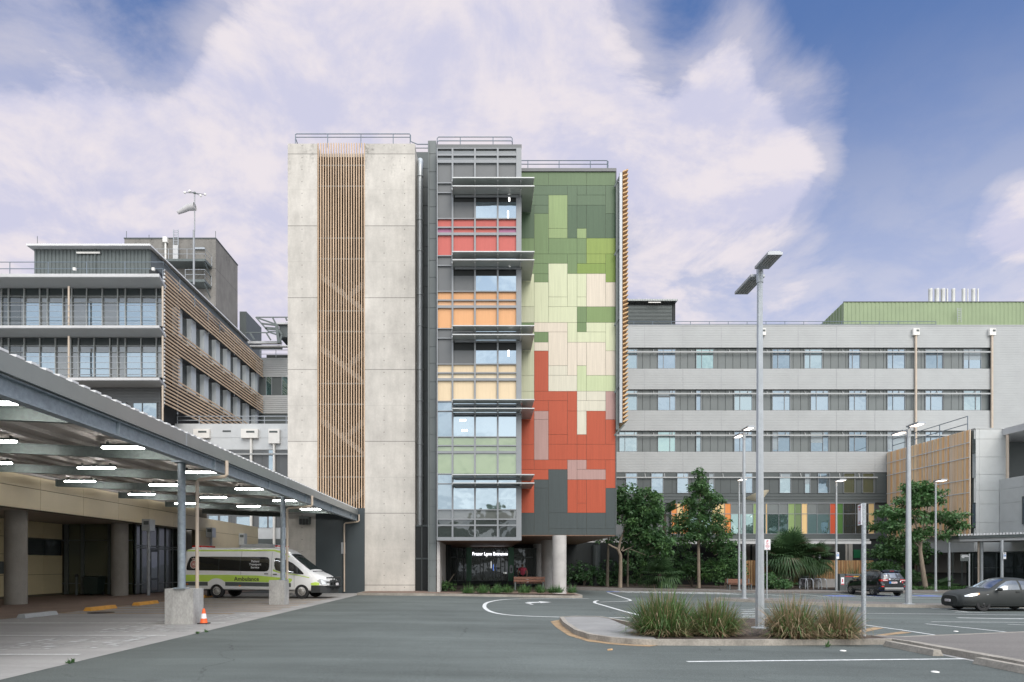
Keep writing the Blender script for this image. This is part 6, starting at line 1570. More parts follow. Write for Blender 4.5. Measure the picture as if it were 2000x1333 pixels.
q = MB(); yb_ = A_.y(-1.28,1.7)+.014                         # crest on the rear quarter glass
def disc(b, x, z, rx, rz_, o, n=22): b.prism([(x+rx*math.cos(a),-(A_.y(-1.28,z+rz_*math.sin(a))+.012+o),z+rz_*math.sin(a)) for a in [i*2*math.pi/n for i in range(n)]], (0,-.003,0))
disc(q,-1.26,1.70,.19,.215,.0); q.mi = 1; disc(q,-1.26,1.70,.15,.17,.004); q.mi = 0; disc(q,-1.26,1.70,.10,.115,.008); q.mi = 1; disc(q,-1.26,1.70,.085,.10,.012); q.mi = 0
q.box(-1.31,-1.21,-yb_-.022,-yb_-.016,1.65,1.75); q.mi = 0
cz = 1.93
q.prism([(-1.34,-yb_+.006,cz),(-1.36,-yb_+.006,cz+.08),(-1.31,-yb_+.006,cz+.05),(-1.26,-yb_+.006,cz+.12),(-1.21,-yb_+.006,cz+.05),(-1.16,-yb_+.006,cz+.08),(-1.18,-yb_+.006,cz)], (0,-.012,0)); q.mi = 1
q.box(-1.33,-1.19,-yb_-.012,-yb_-.007,cz+.01,cz+.035); q.build('crest', [mat('crest_cream',(.60,.55,.48),.5), mat('crest_red',(.36,.08,.07),.5)], am, local=True)
# ---------------- matte black sedan: nose towards -X  (x forward, rear axle at 0)
sd = thing('sedan_car', 'matt black sedan with a dull steel wheel, cut off by the right edge', 'car', (22.35+2.635, 30.55, g(23.5)+.006), R(180))
sm = mat('matt_black_paint', (.020,.023,.022), .55, var=.06, spec=.4)
B_ = Shell(zb=[(-.98,.36),(-.7,.24),(0,.19),(2.6,.19),(3.3,.20),(3.5,.22),(3.58,.25)], w=[(-1.0,.60),(-.85,.76),(-.5,.85),(0,.88),(2.6,.88),(3.1,.855),(3.35,.78),(3.5,.66),(3.58,.54)],
           zk=[(-1.0,.88),(-.8,.98),(0,.97),(1.2,.93),(2.0,.905),(2.6,.87),(3.1,.80),(3.45,.68),(3.58,.58)], wk=[(-1.0,.55),(-.8,.70),(-.3,.82),(1.2,.83),(2.1,.82),(2.8,.79),(3.2,.74),(3.45,.62),(3.58,.48)],
           zr=[(-1.0,.98),(-.85,1.07),(-.35,1.10),(-.1,1.16),(.35,1.40),(.75,1.475),(1.2,1.48),(1.55,1.40),(2.0,1.14),(2.25,1.00),(2.4,.965),(2.8,.925),(3.2,.855),(3.45,.765),(3.58,.67)],
           wr=[(-1.0,.50),(-.7,.66),(-.1,.64),(.4,.56),(1.2,.57),(1.7,.62),(2.2,.70),(2.5,.72),(3.0,.69),(3.4,.58),(3.58,.42)])
xs = frange(-1.0,-.6,8)+frange(-.55,2.9,46)+frange(2.95,3.58,18)
sb = B_.mesh(xs).build('body', sm, sd, local=True); cut_arches(sb, [(x,.33,.395,*yy_) for x in (0,2.635) for yy_ in ((-1.2,-.6),(.6,1.2))])
cg = glass('car_glass', (.02,.025,.03), .32, (.75,.85,1.0)); cg2 = glass('car_side_glass', (.02,.025,.03), .16, (.72,.80,.9))
screen(B_, 2.24, 1.50, .93, .95, .012).build('windscreen', cg, sd, local=True, smooth=True)
screen(B_, -.12, .52, .92, .9, .012).build('rear_window', cg, sd, local=True, smooth=True)
for s in (-1,1):
    fw = [(.99,.965,1.36),(1.2,.96,1.37),(1.45,.955,1.33),(1.75,.95,1.17),(1.98,.945,1.02),(2.08,.94,.955)]
    rw_ = [(-.02,1.01,1.03),(.2,1.0,1.19),(.4,.985,1.30),(.65,.975,1.35),(.90,.97,1.36)]
    side(B_, dens(fw), .010, s, 5).build('side_window', cg2, sd, local=True, smooth=True)
    side(B_, dens(rw_), .010, s, 5).build('side_window', cg2, sd, local=True, smooth=True)
    q = MB()
    for x,z0,z1 in ((.95,.3,1.0),(2.02,.3,.93),(.12,.62,1.0)):
        zz = frange(z0,z1,8)
        for za,zb_ in zip(zz,zz[1:]): q.add([(x-.005,s*(B_.y(x,za)+.003),za),(x+.005,s*(B_.y(x,za)+.003),za),(x+.005,s*(B_.y(x,zb_)+.003),zb_),(x-.005,s*(B_.y(x,zb_)+.003),zb_)], [(0,1,2,3)] if s<0 else [(3,2,1,0)])
    for xa_,xb__ in ((.0,2.3),):
        xx = frange(xa_,xb__,14)
        for x0,x1 in zip(xx,xx[1:]): q.add([(x0,s*(B_.y(x0,.31)+.004),.31),(x1,s*(B_.y(x1,.31)+.004),.31),(x1,s*(B_.y(x1,.33)+.004),.33),(x0,s*(B_.y(x0,.33)+.004),.33)], [(0,1,2,3)] if s<0 else [(3,2,1,0)])
    q.build('door_seam', M['blackish'], sd, local=True)
    for x in (1.12,.25):
        q = MB(); y_ = B_.y(x,.86); q.box(x-.1,x+.08,s*(y_-.005),s*(y_+.03),.85,.885); q.build('door_handle', sm, sd, local=True)
    q = MB(); q.ell((2.0,s*.97,.985),(.11,.11,.075),12,8); q.box(1.98,2.04,s*.80,s*.92,.93,.965); q.build('mirror', sm, sd, local=True, smooth=True)
    hl = [(2.86,.74,.81),(2.96,.70,.805),(3.1,.675,.785),(3.25,.655,.75),(3.38,.65,.70)]
    side(B_, dens(hl,.04), .008, s, 3).build('headlight', clearl, sd, local=True, smooth=True)
    side(B_, dens([(2.80,.765,.815),(2.90,.725,.81)],.04), .0095, s, 3).build('indicator', amber, sd, local=True)
    q = MB(); q.box(2.42,2.5,s*(B_.y(2.45,.74)),s*(B_.y(2.45,.74)+.012),.735,.755); q.build('side_marker', clearl, sd, local=True)
    side(B_, dens([(3.08,.34,.42),(3.3,.33,.45),(3.42,.34,.43)],.05), .006, s, 3).build('fog_recess', M['blackish'], sd, local=True)
    side(B_, dens([(-.92,.78,.86),(-.7,.74,.93),(-.5,.80,.93)],.05), .008, s, 3).build('tail_light', tailr, sd, local=True)
    for x in (0,2.635): wheel(sd, x, s*.757, .325, .205, .20, s, mat('dull_steel_rim', (.06,.06,.06), .45, .5) if s<0 and x==0 else bpy.data.materials['dull_steel_rim'], 'steel', .03)
def nose(z0, z1, hw, off, tilt=0):
    b = MB(); vs = []; nn = 10
    def fx(y, z):
        lo, hi = 3.0, 3.7
        return 3.585 - .16*(abs(y)/.55)**2.2 - .10*max(0,(z-.5))/.25
    for k in range(nn+1):
        y = hw*(2*k/nn-1); vs += [(fx(y,z0)+off,y,z0),(fx(y,z1)+off,y,z1)]
    b.add(vs, [(2*i,2*i+2,2*i+3,2*i+1) for i in range(nn)]); return b
nose(.56,.66,.44,.02).build('grille', M['blackish'], sd, local=True)
nose(.26,.36,.36,.03).build('grille', M['blackish'], sd, local=True)
nose(.20,.245,.52,.035).build('front_lip', M['blackish'], sd, local=True)
q = MB()
for a in (90,210,330):
    c_ = Vector((3.56, .0, .61)); d_ = Vector((0,math.cos(R(a)),math.sin(R(a)))); n_ = Vector((0,-math.sin(R(a)),math.cos(R(a))))
    q.prism([c_+d_*.004, c_+d_*.03+n_*.016, c_+d_*.055, c_+d_*.03-n_*.016], (.02,0,0))
q.build('emblem', chrome, sd, local=True)
q = MB(); q.box(3.60,3.615,-.06-.185,-.06+.185,.40,.51); npz = q.build('number_plate', plate_m, sd, local=True)
q = MB()
for k in range(6): q.box(3.6155,3.617,-.06-.14+k*.05-.014,-.06-.14+k*.05+.014 if k != 2 else -.06-.14+k*.05+.006,.425,.485)
q.build('plate_print', blk, npz, local=True)
q = MB(); q.box(-.7,3.3,-.7,.7,.17,.26); q.build('underbody', M['blackish'], sd, local=True)
# ---------------- black SUV: tail towards the camera
sv = thing('suv_car', 'glossy black four wheel drive parked nose in with its tail lights towards the road', 'car', (27.25, 45.05, g(27)+.006), R(90))
bp = mat('gloss_black_paint', (.010,.011,.013), .12, var=.05, coat=.8)
C_ = Shell(zb=[(-.92,.52),(-.75,.36),(0,.30),(2.7,.30),(3.3,.32),(3.55,.42)], w=[(-.95,.72),(-.85,.84),(-.5,.91),(0,.925),(2.7,.92),(3.2,.86),(3.5,.70),(3.6,.55)],
           zk=[(-.95,.95),(-.8,1.10),(0,1.10),(1.2,1.06),(2.2,1.02),(2.8,.97),(3.3,.85),(3.6,.66)], wk=[(-.95,.70),(-.8,.82),(-.3,.88),(1.2,.89),(2.3,.88),(3.0,.82),(3.4,.68),(3.6,.48)],
           zr=[(-.95,1.10),(-.88,1.20),(-.62,1.58),(-.5,1.66),(0,1.69),(.9,1.70),(1.4,1.63),(1.9,1.36),(2.25,1.15),(2.45,1.09),(2.9,1.03),(3.3,.92),(3.6,.72)],
           wr=[(-.95,.64),(-.85,.70),(-.55,.62),(0,.63),(1.0,.63),(1.6,.66),(2.2,.76),(2.8,.74),(3.3,.62),(3.6,.4)])
xs = frange(-.95,-.4,14)+frange(-.35,2.9,36)+frange(2.95,3.6,14)
vb = C_.mesh(xs).build('body', bp, sv, local=True); cut_arches(vb, [(x,.36,.40,*yy_) for x in (0,2.69) for yy_ in ((-1.2,-.62),(.62,1.2))])
cgl = glass('tinted_car_glass', (.008,.01,.012), .14, (.8,.88,1))
screen(C_, -.875, -.63, .90, .88, .012).build('rear_window', glass('suv_rear_glass', (.015,.02,.03), .16, (.8,.88,1.0)), sv, local=True, smooth=True)
screen(C_, 2.25, 1.45, .92, .94, .012).build('windscreen', cgl, sv, local=True, smooth=True)
for s in (-1,1):
    for cols in ([(1.02,1.12,1.54),(1.3,1.11,1.53),(1.7,1.10,1.36),(2.1,1.09,1.12)],[(.1,1.14,1.56),(.5,1.13,1.57),(.95,1.125,1.55)],[(-.55,1.26,1.30),(-.35,1.19,1.50),(-.1,1.155,1.55),(.02,1.15,1.56)]):
        side(C_, dens(cols), .010, s, 5).build('side_window', cgl, sv, local=True, smooth=True)
    q = MB(); q.ell((2.05,s*1.0,1.14),(.1,.11,.085),12,8); q.build('mirror', bp, sv, local=True, smooth=True)
    for x in (1.15,.28):
        q = MB(); y_ = C_.y(x,1.0); q.box(x-.1,x+.1,s*y_,s*(y_+.03),.985,1.02); q.build('door_handle', chrome, sv, local=True)
    q = MB(); q.tube([(-.3,s*.6,1.70),(.2,s*.61,1.76),(1.0,s*.61,1.76),(1.4,s*.62,1.66)], .018, 6); q.build('roof_rail', M['steel_dark'], sv, local=True)
    q = MB()
    q.prism([(-.955,s*.40,1.02),(-.955,s*.76,1.0),(-.955,s*.80,1.10),(-.955,s*.40,1.13)], (.06,0,0)); q.box(-.93,-.70,s*.78,s*(.865),1.0,1.12); tl_ = q.build('tail_light', tailr, sv, local=True)
    q = MB(); q.box(-.968,-.956,s*.44,s*.74,1.035,1.075); q.build('reversing_lens', clearl, tl_, local=True)
    q = MB(); q.box(-.955,-.90,s*.66,s*.82,.62,.69); q.build('reflector', tailr, sv, local=True)
    q = MB(); q.box(-.953,-.90,s*.62,s*.80,.74,.84); q.build('bumper_lens', M['steel_dark'], sv, local=True)
    for x in (0,2.69): wheel(sv, x, s*.80, .365, .225, .235, s, alloy, 'alloy', .03)
    q = MB(); q.box(-.45,-.42,s*.68,s*.91,.16,.5); q.build('mud_flap', M['rubber'], sv, local=True)
    q = MB(); q.box(3.25,3.5,s*.5,s*.78,.72,.84); q.build('headlight', clearl, sv, local=True)
q = MB(); q.prism([(-.97,-.62,.40),(-.99,-.62,.52),(-.95,-.62,.58),(-.86,-.62,.40)], (0,1.24,0)); q.build('skid_plate', mat('skid_grey', (.22,.22,.215), .45, .3), sv, local=True)
q = MB(); q.prism([(-.70,-.60,1.655),(-.62,-.60,1.70),(-.3,-.6,1.71),(-.3,-.6,1.68)], (0,1.2,0)); q.build('spoiler', bp, sv, local=True)
q = MB(); q.box(-.71,-.695,-.14,.14,1.665,1.685); q.build('brake_light', tailr, sv, local=True)
q = MB(); q.box(-.985,-.965,-.19,.19,.86,.97); nb_ = q.build('number_plate', plate_m, sv, local=True)
q = MB()
for k in range(6): q.box(-.988,-.9855,-.14+k*.055-.016,-.14+k*.055+.016,.885,.945)
q.build('plate_print', platetxt, nb_, local=True)
q = MB(); q.box(-.98,-.965,.21,.34,.85,.98); q.build('sticker', blu, sv, local=True)
q = MB(); q.prism([(-.955,0,1.235),(-.955,.035,1.20),(-.955,0,1.165),(-.955,-.035,1.20)], (-.02,0,0)); q.build('emblem', chrome, sv, local=True)
q = MB(); q.box(-.962,-.95,-.30,.30,1.09,1.105); q.build('trim_strip', chrome, sv, local=True)
for y_,z,m_ in ((.30,1.14,wht),(-.42,.98,wht),(-.55,.93,red)):
    q = MB(); q.prism([(-.962,y_+.045*math.cos(a),z+.055*math.sin(a)) for a in [i*math.pi/5 for i in range(10)]], (-.006,0,0)); q.build('sticker', m_, sv, local=True)
q = MB(); q.box(-.7,3.3,-.72,.72,.26,.36); q.build('underbody', M['blackish'], sv, local=True)
# ============================================================ vegetation
def leaves(b, centers, rad, per, size, r, nmat=2, flat=.0, droop=0.0, asp=.5):
    for c in centers:
        m0 = r.randrange(nmat); R_ = rad*r.uniform(.7,1.25)
        for _ in range(per):
            while True:
                u = Vector((r.uniform(-1,1),r.uniform(-1,1),r.uniform(-1,1)))
                if u.length <= 1: break
            p = c + Vector((u.x*R_,u.y*R_,u.z*R_*(1-flat)))
            d = Vector((r.gauss(0,1),r.gauss(0,1),r.gauss(0,.6)-droop)).normalized()
            n = d.cross(Vector((r.gauss(0,1),r.gauss(0,1),r.gauss(0,1)))).normalized()
            s = size*r.uniform(.45,1.5); w = n*s*asp*.5; e = d*s; mid = p+e*.5+Vector((0,0,-.06*s))
            b.mi = m0 if r.random() < .75 else r.randrange(nmat)
            b.add([p, mid+w, p+e+Vector((0,0,-.2*s)), mid-w], [(0,1,2,3)])
def crown_centers(blobs, r, shell=.55):
    out = []
    for (c, rad, n) in blobs:
        for _ in range(n):
            while True:
                u = Vector((r.uniform(-1,1),r.uniform(-1,1),r.uniform(-1,1)))
                if shell < u.length <= 1: break
            out.append(Vector(c)+Vector((u.x*rad[0],u.y*rad[1],u.z*rad[2])))
    return out
def tree(label, base, trunk, limbs, blobs, seed, mats, name='tree', per=34, rad=.42, size=.24, bark='bark', group=None, shell=.5, flat=.25, asp=.5):
    r = random.Random(seed); t = thing(name, label, 'tree', base, 0, group)
    q = MB()
    for pts, rs in trunk + limbs: q.tube(pts, rs, 9)
    q.build('trunk', M[bark], t, local=True, smooth=True)
    b = MB(); cs = crown_centers(blobs, r, shell); leaves(b, cs, rad, per, size, r, len(mats), flat, .25, asp)
    for c in cs[::5]:                                   # twigs
        b.mi = len(mats); e = c*.72 + Vector((0,0,c.z*.2)); 
        b.tube([e, c], [.018,.008], 4, cap=False)
    b.build('crown', [M[m_] for m_ in mats]+[M[bark]], t, local=True)
    return t
gz = lambda x: g(x)+.15
# fig-like tree at the corner of the tower
x,y = wx(1211,51.6),51.6
def rel(px,py,dy=0): return (wx(px,y)-x, dy, wz(py,y)-gz(x))
tree('broad dark green tree beside the orange tower corner, pale forked trunk', (x,y,gz(x)),
     [([(0,0,0),rel(1212,1110),rel(1212,1085),rel(1207,1073)],[.17,.14,.13,.12])],
     [([rel(1207,1073),rel(1196,1068),rel(1188,1063)],[.09,.07,.06]), ([rel(1208,1074),rel(1212,1055),rel(1222,1030),rel(1240,1005)],[.11,.09,.07,.04]), ([rel(1214,1076),rel(1218,1068)],[.08,.05]),
      ([rel(1216,1077),rel(1235,1068),rel(1262,1050)],[.05,.035,.02]), ([rel(1232,1073),rel(1262,1085)],[.03,.015]), ([rel(1236,1009),rel(1265,985)],[.05,.02]), ([rel(1222,1030),rel(1210,1000)],[.05,.02])],
     [(rel(1232,975),(1.25,1.7,1.2),46),(rel(1262,990),(1.3,1.7,1.6),56),(rel(1272,1030),(1.1,1.5,1.1),34),(rel(1222,1005),(.9,1.3,1.2),30),(rel(1246,1045),(1.2,1.2,.7),24),(rel(1285,1062),(1.3,1.2,.9),30)], 1, ['leaf_b','leaf_a','leaf_b','leaf_c'], per=42, rad=.40, size=.26)
# conical tree
x,y = wx(1365,54.5),54.5
tree('tall conical dark green tree in front of the orange glazing strip', (x,y,gz(x)),
     [([(0,0,0),rel(1364,1060),rel(1366,1000),rel(1370,930)],[.14,.11,.07,.02])], [([rel(1364,1040),rel(1335,1015)],[.04,.01]),([rel(1365,1030),rel(1400,1000)],[.04,.01])],
     [(rel(1368,928),(.4,.4,.55),9),(rel(1370,950),(1.0,1.0,.6),30),(rel(1368,980),(1.8,1.6,.8),70),(rel(1370,1015),(2.25,2.0,1.0),100),(rel(1340,1045),(1.7,1.6,.9),54),(rel(1398,1045),(1.7,1.7,.9),54),(rel(1410,1068),(1.5,1.2,.5),24)], 2, ['leaf_b','leaf_a','leaf_b','leaf_c'], per=34, rad=.36, size=.22, shell=.35)
# spreading tree on the right
x,y = wx(1808,52.6),52.6
tree('spreading bright green tree with a leaning bare trunk before the timber battens', (x,y,gz(x)),
     [([(0,0,0),rel(1801,1105),rel(1797,1075),rel(1798,1058)],[.20,.16,.14,.12])],
     [([rel(1797,1070),rel(1782,1055),rel(1762,1042)],[.08,.06,.03]),([rel(1798,1060),rel(1812,1050),rel(1838,1042)],[.07,.05,.02]),([rel(1797,1066),rel(1790,1030),rel(1780,990)],[.09,.06,.02]),([rel(1798,1060),rel(1805,1020),rel(1815,980)],[.08,.05,.02]),([rel(1762,1042),rel(1730,1015)],[.03,.01]),([rel(1838,1042),rel(1865,1020)],[.03,.01])],
     [(rel(1785,953),(1.2,1.5,.4),26),(rel(1815,960),(1.0,1.4,.4),20),(rel(1795,978),(1.9,1.8,.5),44),(rel(1745,1000),(1.5,1.6,.4),26),(rel(1790,1010),(2.0,1.8,.45),20),(rel(1735,1028),(1.3,1.5,.4),22),(rel(1850,1008),(1.2,1.4,.4),20),(rel(1872,1024),(.9,1.1,.28),12),(rel(1820,1040),(1.6,1.5,.35),20),(rel(1760,1050),(1.4,1.5,.45),24)], 3, ['leaf_c','leaf_a','leaf_c','leaf_y'], per=36, rad=.40, size=.27, shell=.1, flat=.45)
# dark trees and shrubs in the shade
x,y = wx(1186,53.0),53.0
tree('slim bare trunked tree in the shade under the tower corner', (x,y,gz(x)), [([(0,0,0),rel(1187,1100),rel(1189,1045)],[.14,.11,.07])], [], [(rel(1180,1050),(1.0,.8,.5),7),(rel(1222,1055),(.6,.8,.6),4)], 4, ['leaf_b','leaf_a'], per=26, rad=.35, size=.24, bark='bark_dark')
x,y = wx(1226,54.5),54.5
tree('thin pale trunk standing between the forked tree and the fan palm', (x,y,gz(x)), [([(0,0,0),rel(1226,1100),rel(1228,1040)],[.09,.08,.05])], [], [(rel(1236,1055),(1.1,1.0,.9),14)], 14, ['leaf_b','leaf_a'], per=26, rad=.35, size=.24)
x,y = wx(1765,58.2),58.2
tree('dark dense tree in the shade behind the black four wheel drive', (x,y,gz(x)), [([(0,0,0),rel(1762,1105),rel(1764,1070)],[.12,.1,.07])], [], [(rel(1765,1075),(2.6,1.3,.9),60),(rel(1728,1085),(1.5,1.2,1.0),30),(rel(1800,1085),(1.6,1.2,.8),22)], 6, ['leaf_b','leaf_b','leaf_a'], per=30, rad=.42, size=.27, bark='bark_dark')
def shrub(label, px, d, blobs, seed, mats, name='shrub', per=30, rad=.36, size=.22, group=None):
    global x, y
    x, y = wx(px,d), d; r = random.Random(seed); t = thing(name, label, 'shrub', (x,y,gz(x)), 0, group)
    q = MB()
    for k in range(5): a = r.uniform(0,6.28); q.tube([(0,0,0),(math.cos(a)*.3,math.sin(a)*.3,.5),(math.cos(a)*.7,math.sin(a)*.6,1.0)], [.04,.03,.015], 5)
    q.build('stem', M['bark_dark'], t, local=True)
    b = MB(); leaves(b, crown_centers([(rel(*c), rd, n) for c,rd,n in blobs], r, .2), rad, per, size, r, len(mats), .2, .2); b.build('foliage', [M[m_] for m_ in mats], t, local=True)
    return t
shrub('large dark shrub mass under the conical tree', 1352, 56.5, [((1335,1095),(1.8,1.2,1.2),46),((1360,1110),(1.5,1.3,1.0),40),((1318,1120),(1.2,1.0,.7),22)], 21, ['leaf_b','leaf_a','leaf_b'])
shrub('glossy dark green shrub right of the conical trunk, behind the bench', 1415, 55.5, [((1415,1090),(1.5,1.2,1.1),40),((1400,1115),(1.6,1.2,.9),44),((1436,1112),(.8,1.0,.8),20)], 22, ['leaf_b','leaf_a','leaf_c'])
shrub('low mounded green bush behind the parking sign post', 1528, 53.4, [((1512,1138),(1.0,1.0,.45),26),((1528,1142),(1.2,1.0,.35),28),((1506,1128),(.6,.8,.4),12)], 23, ['leaf_a','leaf_c','leaf_b'], per=40, rad=.28, size=.15)
shrub('dark undergrowth in deep shade between the tower columns and trunks', 1140, 55.3, [((1125,1120),(1.6,.8,.9),26),((1160,1125),(1.4,.8,.7),22),((1195,1115),(1.2,.8,1.2),24)], 24, ['leaf_b','leaf_b'])
shrub('dark bush under the pale thin trunk left of the fan palm', 1240, 58.0, [((1240,1105),(1.6,1.0,1.6),40),((1275,1090),(1.4,1.0,1.3),34)], 25, ['leaf_b','leaf_b','leaf_a'])
shrub('bright green bush behind the black four wheel drive roof', 1715, 55.6, [((1714,1105),(.9,.8,.5),20),((1735,1112),(1.0,.8,.6),18)], 26, ['leaf_c','leaf_a'], per=34, rad=.3, size=.2)
shrub('dark fern bank left of the leaning trunk', 1770, 55.4, [((1760,1125),(1.3,.9,.6),24),((1785,1128),(1.2,.9,.5),20)], 27, ['leaf_b','leaf_a'])
# palms
def frond(b, o, a, el, Ln, droop, r, wid=.5, nleaf=16, fan=False, mi=0):
    b.mi = mi; d = Vector((math.cos(a)*math.cos(el),math.sin(a)*math.cos(el),math.sin(el))); o = Vector(o)
    if fan:
        tip = o + d*Ln*.5 + Vector((0,0,-droop*.25)); b.tube([o, o+d*Ln*.25, tip], [.02,.016,.012], 4, cap=False)
        s = Vector((-math.sin(a),math.cos(a),0)); upv = s.cross(d)
        for k in range(nleaf):
            t = (k/(nleaf-1)-.5)*2; ang = t*2.0
            dd = (d*math.cos(ang)+s*math.sin(ang)).normalized(); l_ = Ln*.62*(1-.25*abs(t))*r.uniform(.9,1.1)
            w = upv.cross(dd); w = (w if w.length > .01 else s).normalized()*.045
            m1 = tip+dd*l_*.55+Vector((0,0,-.06*l_)); e = tip+dd*l_+Vector((0,0,-droop*l_*.55))
            b.add([tip-w*.4,tip+w*.4,m1+w,m1-w,e],[(0,1,2,3),(3,2,4)])
    else:
        pts = [o+d*Ln*t+Vector((0,0,-droop*t*t*Ln*.6)) for t in (0,.25,.5,.75,1)]; b.tube(pts, [.03,.025,.02,.014,.006], 4, cap=False)
        s = Vector((-math.sin(a),math.cos(a),0))
        for k in range(nleaf):
            t = .18+.82*k/(nleaf-1); p = o+d*Ln*t+Vector((0,0,-droop*t*t*Ln*.6)); l_ = wid*math.sin(math.pi*min(.95,t*.85+.12))*1.05
            for sg in (-1,1):
                e = p+s*sg*l_+d*l_*.5+Vector((0,0,-l_*.45)); w = d*.02; b.add([p-w,p+w,(p+e)*.5+w*1.3+Vector((0,0,.03)),e],[(0,1,2,3)])
def palm(label, px, d, H, nf, Ln, seed, fan=True, elr=(-1.2,1.2), skirt=0, heads=((0,0),), name='palm_tree'):
    global x, y
    x, y = wx(px,d), d; r = random.Random(seed); t = thing(name, label, 'tree', (x,y,gz(x)))
    q = MB()
    for hx_,hz in heads: q.tube([(0,0,0),(hx_*.6,0,(H+hz)*.5),(hx_,0,H+hz)], [.2,.17,.15], 10)
    q.build('trunk', M['bark_dark'], t, local=True, smooth=True)
    b = MB()
    for hx_,hz in heads:
        for k in range(nf):
            el = r.uniform(*elr); frond(b, (hx_,0,H+hz), r.uniform(0,6.283), el, Ln*r.uniform(.8,1.1), .5+.6*(el<.2), r, fan=fan, nleaf=18, mi=0 if r.random()<.93 else 1)
        for k in range(skirt): frond(b, (hx_,0,H+hz-.2), r.uniform(0,6.283), r.uniform(-1.1,-.3), Ln*r.uniform(.55,.8), .9, r, fan=fan, nleaf=14, mi=0 if r.random()<.7 else 1)
    b.build('crown', [M['palm'],M['palm_dry']], t, local=True); return t
palm('low fan palm with a stubby leaning trunk left of the conical tree', 1288, 53.0, 1.15, 34, 1.9, 31, elr=(-.5,1.35))
palm('shaggy cabbage palm with drooping skirt behind the bicycles', 1545, 56.6, 2.75, 56, 2.2, 32, skirt=46, elr=(-.3,1.45), heads=((0,.55),(-.7,-.1)))
palm('second shaggy cabbage palm, lower and right of the tall one', 1588, 57.0, 2.75, 50, 1.9, 33, skirt=34, elr=(-.5,1.2))
palm('feathery palm fronds poking out between the forked tree and the conical tree', 1298, 58.5, 6.3, 14, 2.2, 34, fan=False, elr=(-.4,1.1))
palm('small arching palm at the foot of the leaning trunk', 1832, 53.6, .25, 9, 1.7, 35, fan=False, elr=(.2,.9), name='small_palm')
palm('dark cycad fronds behind the black four wheel drive, beside the median lamp', 1762, 54.6, .6, 14, 2.0, 36, fan=False, elr=(.2,1.0), name='small_palm')
# strap-leaved plants
def tuft(label, cx, cy, z, Rb, H, n, seed, mats, wts, spread=1.0, name='grass_clump', cat='grass clump', group=None, bw=.0135, dry_base=0, ry=None):
    r = random.Random(seed); t = thing(name, label, cat, (cx,cy,z), 0, group); b = MB()
    for i in range(n):
        a = r.uniform(0,6.283); rr_ = math.sqrt(r.random()); ox, oy = math.cos(a)*Rb*rr_, math.sin(a)*(ry or Rb)*rr_
        out = Vector((ox/Rb, oy/(ry or Rb), 0))*.9 + Vector((r.gauss(0,.35),r.gauss(0,.35),0)); ln = H*min(1.2,max(.35,r.gauss(.85,.2)))*(1.12-.3*rr_)
        lean = spread*r.uniform(.1,1.0)*(.7+.6*rr_); up = Vector((0,0,1)); dr = (up+out*lean*1.0).normalized()
        bend = r.uniform(.1,.8)*lean; kink = r.random() < .24; p = Vector((ox*.75,oy*.75,0)); pts = [p]; seg_ = 5
        for k in range(1,seg_+1):
            d = (dr + (out*.7-up)*bend*(k/seg_)**2*1.6)
            if kink and k > 3: d = (out+Vector((r.gauss(0,.5),r.gauss(0,.5),-1.0)))
            p = p + d.normalized()*ln/seg_; 
            if p.z < .02: p.z = .02
            pts.append(p)
        s = Vector((-dr.y,dr.x,0)); s = s if s.length > .05 else Vector((1,0,0)); s = (s.normalized()+Vector((r.gauss(0,.4),r.gauss(0,.4),0))).normalized(); w = bw*r.uniform(.7,1.4)
        vs = []; 
        for k,pp in enumerate(pts): ww = w*(1-.15*k) if k < seg_ else w*.08; vs += [pp-s*ww, pp+s*ww]
        b.mi = r.choices(range(len(mats)), wts)[0]
        b.add(vs, [(2*k,2*k+1,2*k+3,2*k+2) for k in range(seg_)])
    for i in range(dry_base):                            # fallen dead blades
        a = r.uniform(0,6.283); ro = Rb*r.uniform(.5,1.0); p = Vector((math.cos(a)*ro, math.sin(a)*(ry or Rb)*r.uniform(.5,1.0), r.uniform(.0,.12))); d = Vector((math.cos(a)+r.gauss(0,.6),math.sin(a)+r.gauss(0,.6),r.uniform(-.1,.25))).normalized(); ln = r.uniform(.2,.5)
        s = Vector((-d.y,d.x,0)).normalized()*.009; e = p+d*ln; e.z = max(.01,e.z); m_ = (p+e)/2+Vector((0,0,.06)); b.mi = len(mats)-1; b.add([p-s,p+s,m_+s,m_-s,e],[(0,1,2,3),(3,2,4)])
    b.build('blades', [M[m_] for m_ in mats], t, local=True); return t
zi = lambda x_: g(x_)+.12
tuft('large green strappy grass tussock on the island, left of the tallest lamp pole', 4.3, 15.75, zi(4.5), .68, 1.06, 1800, 41, ['grass_g','grass_o','grass_d'], (66,22,12), 1.15, group='strappy grass tussocks on the island', dry_base=420, ry=.55)
tuft('greener half tussock crowded against the left foot of the tallest lamp pole', 5.5, 15.9, zi(5.7), .60, .88, 1400, 42, ['grass_g','grass_o','grass_d'], (42,40,18), 1.05, group='strappy grass tussocks on the island', dry_base=320, ry=.5)
tuft('dry brown grass tussock just right of the tallest lamp pole', 7.3, 15.7, zi(7.2), .45, .98, 1100, 43, ['grass_g','grass_o','grass_d'], (28,30,42), 1.3, group='strappy grass tussocks on the island', dry_base=420, ry=.5)
tuft('dry straw coloured tussock at the island end beside the tall sign post', 8.35, 15.75, zi(8.3), .40, .84, 1000, 44, ['grass_g','grass_o','grass_d'], (28,30,42), 1.1, group='strappy grass tussocks on the island', dry_base=380, ry=.45)
spots = [(915,36.9,'first green strappy plant from the left in the entrance bed'),(942,37.2,'second green strappy plant from the left in the entrance bed'),(968,37.0,'third green strappy plant from the left in the entrance bed'),(990,37.3,'fourth green strappy plant from the left in the entrance bed'),(1023,37.0,'green strappy plant in front of the bench'),(1056,37.0,'small green strappy plant by the bench end')]
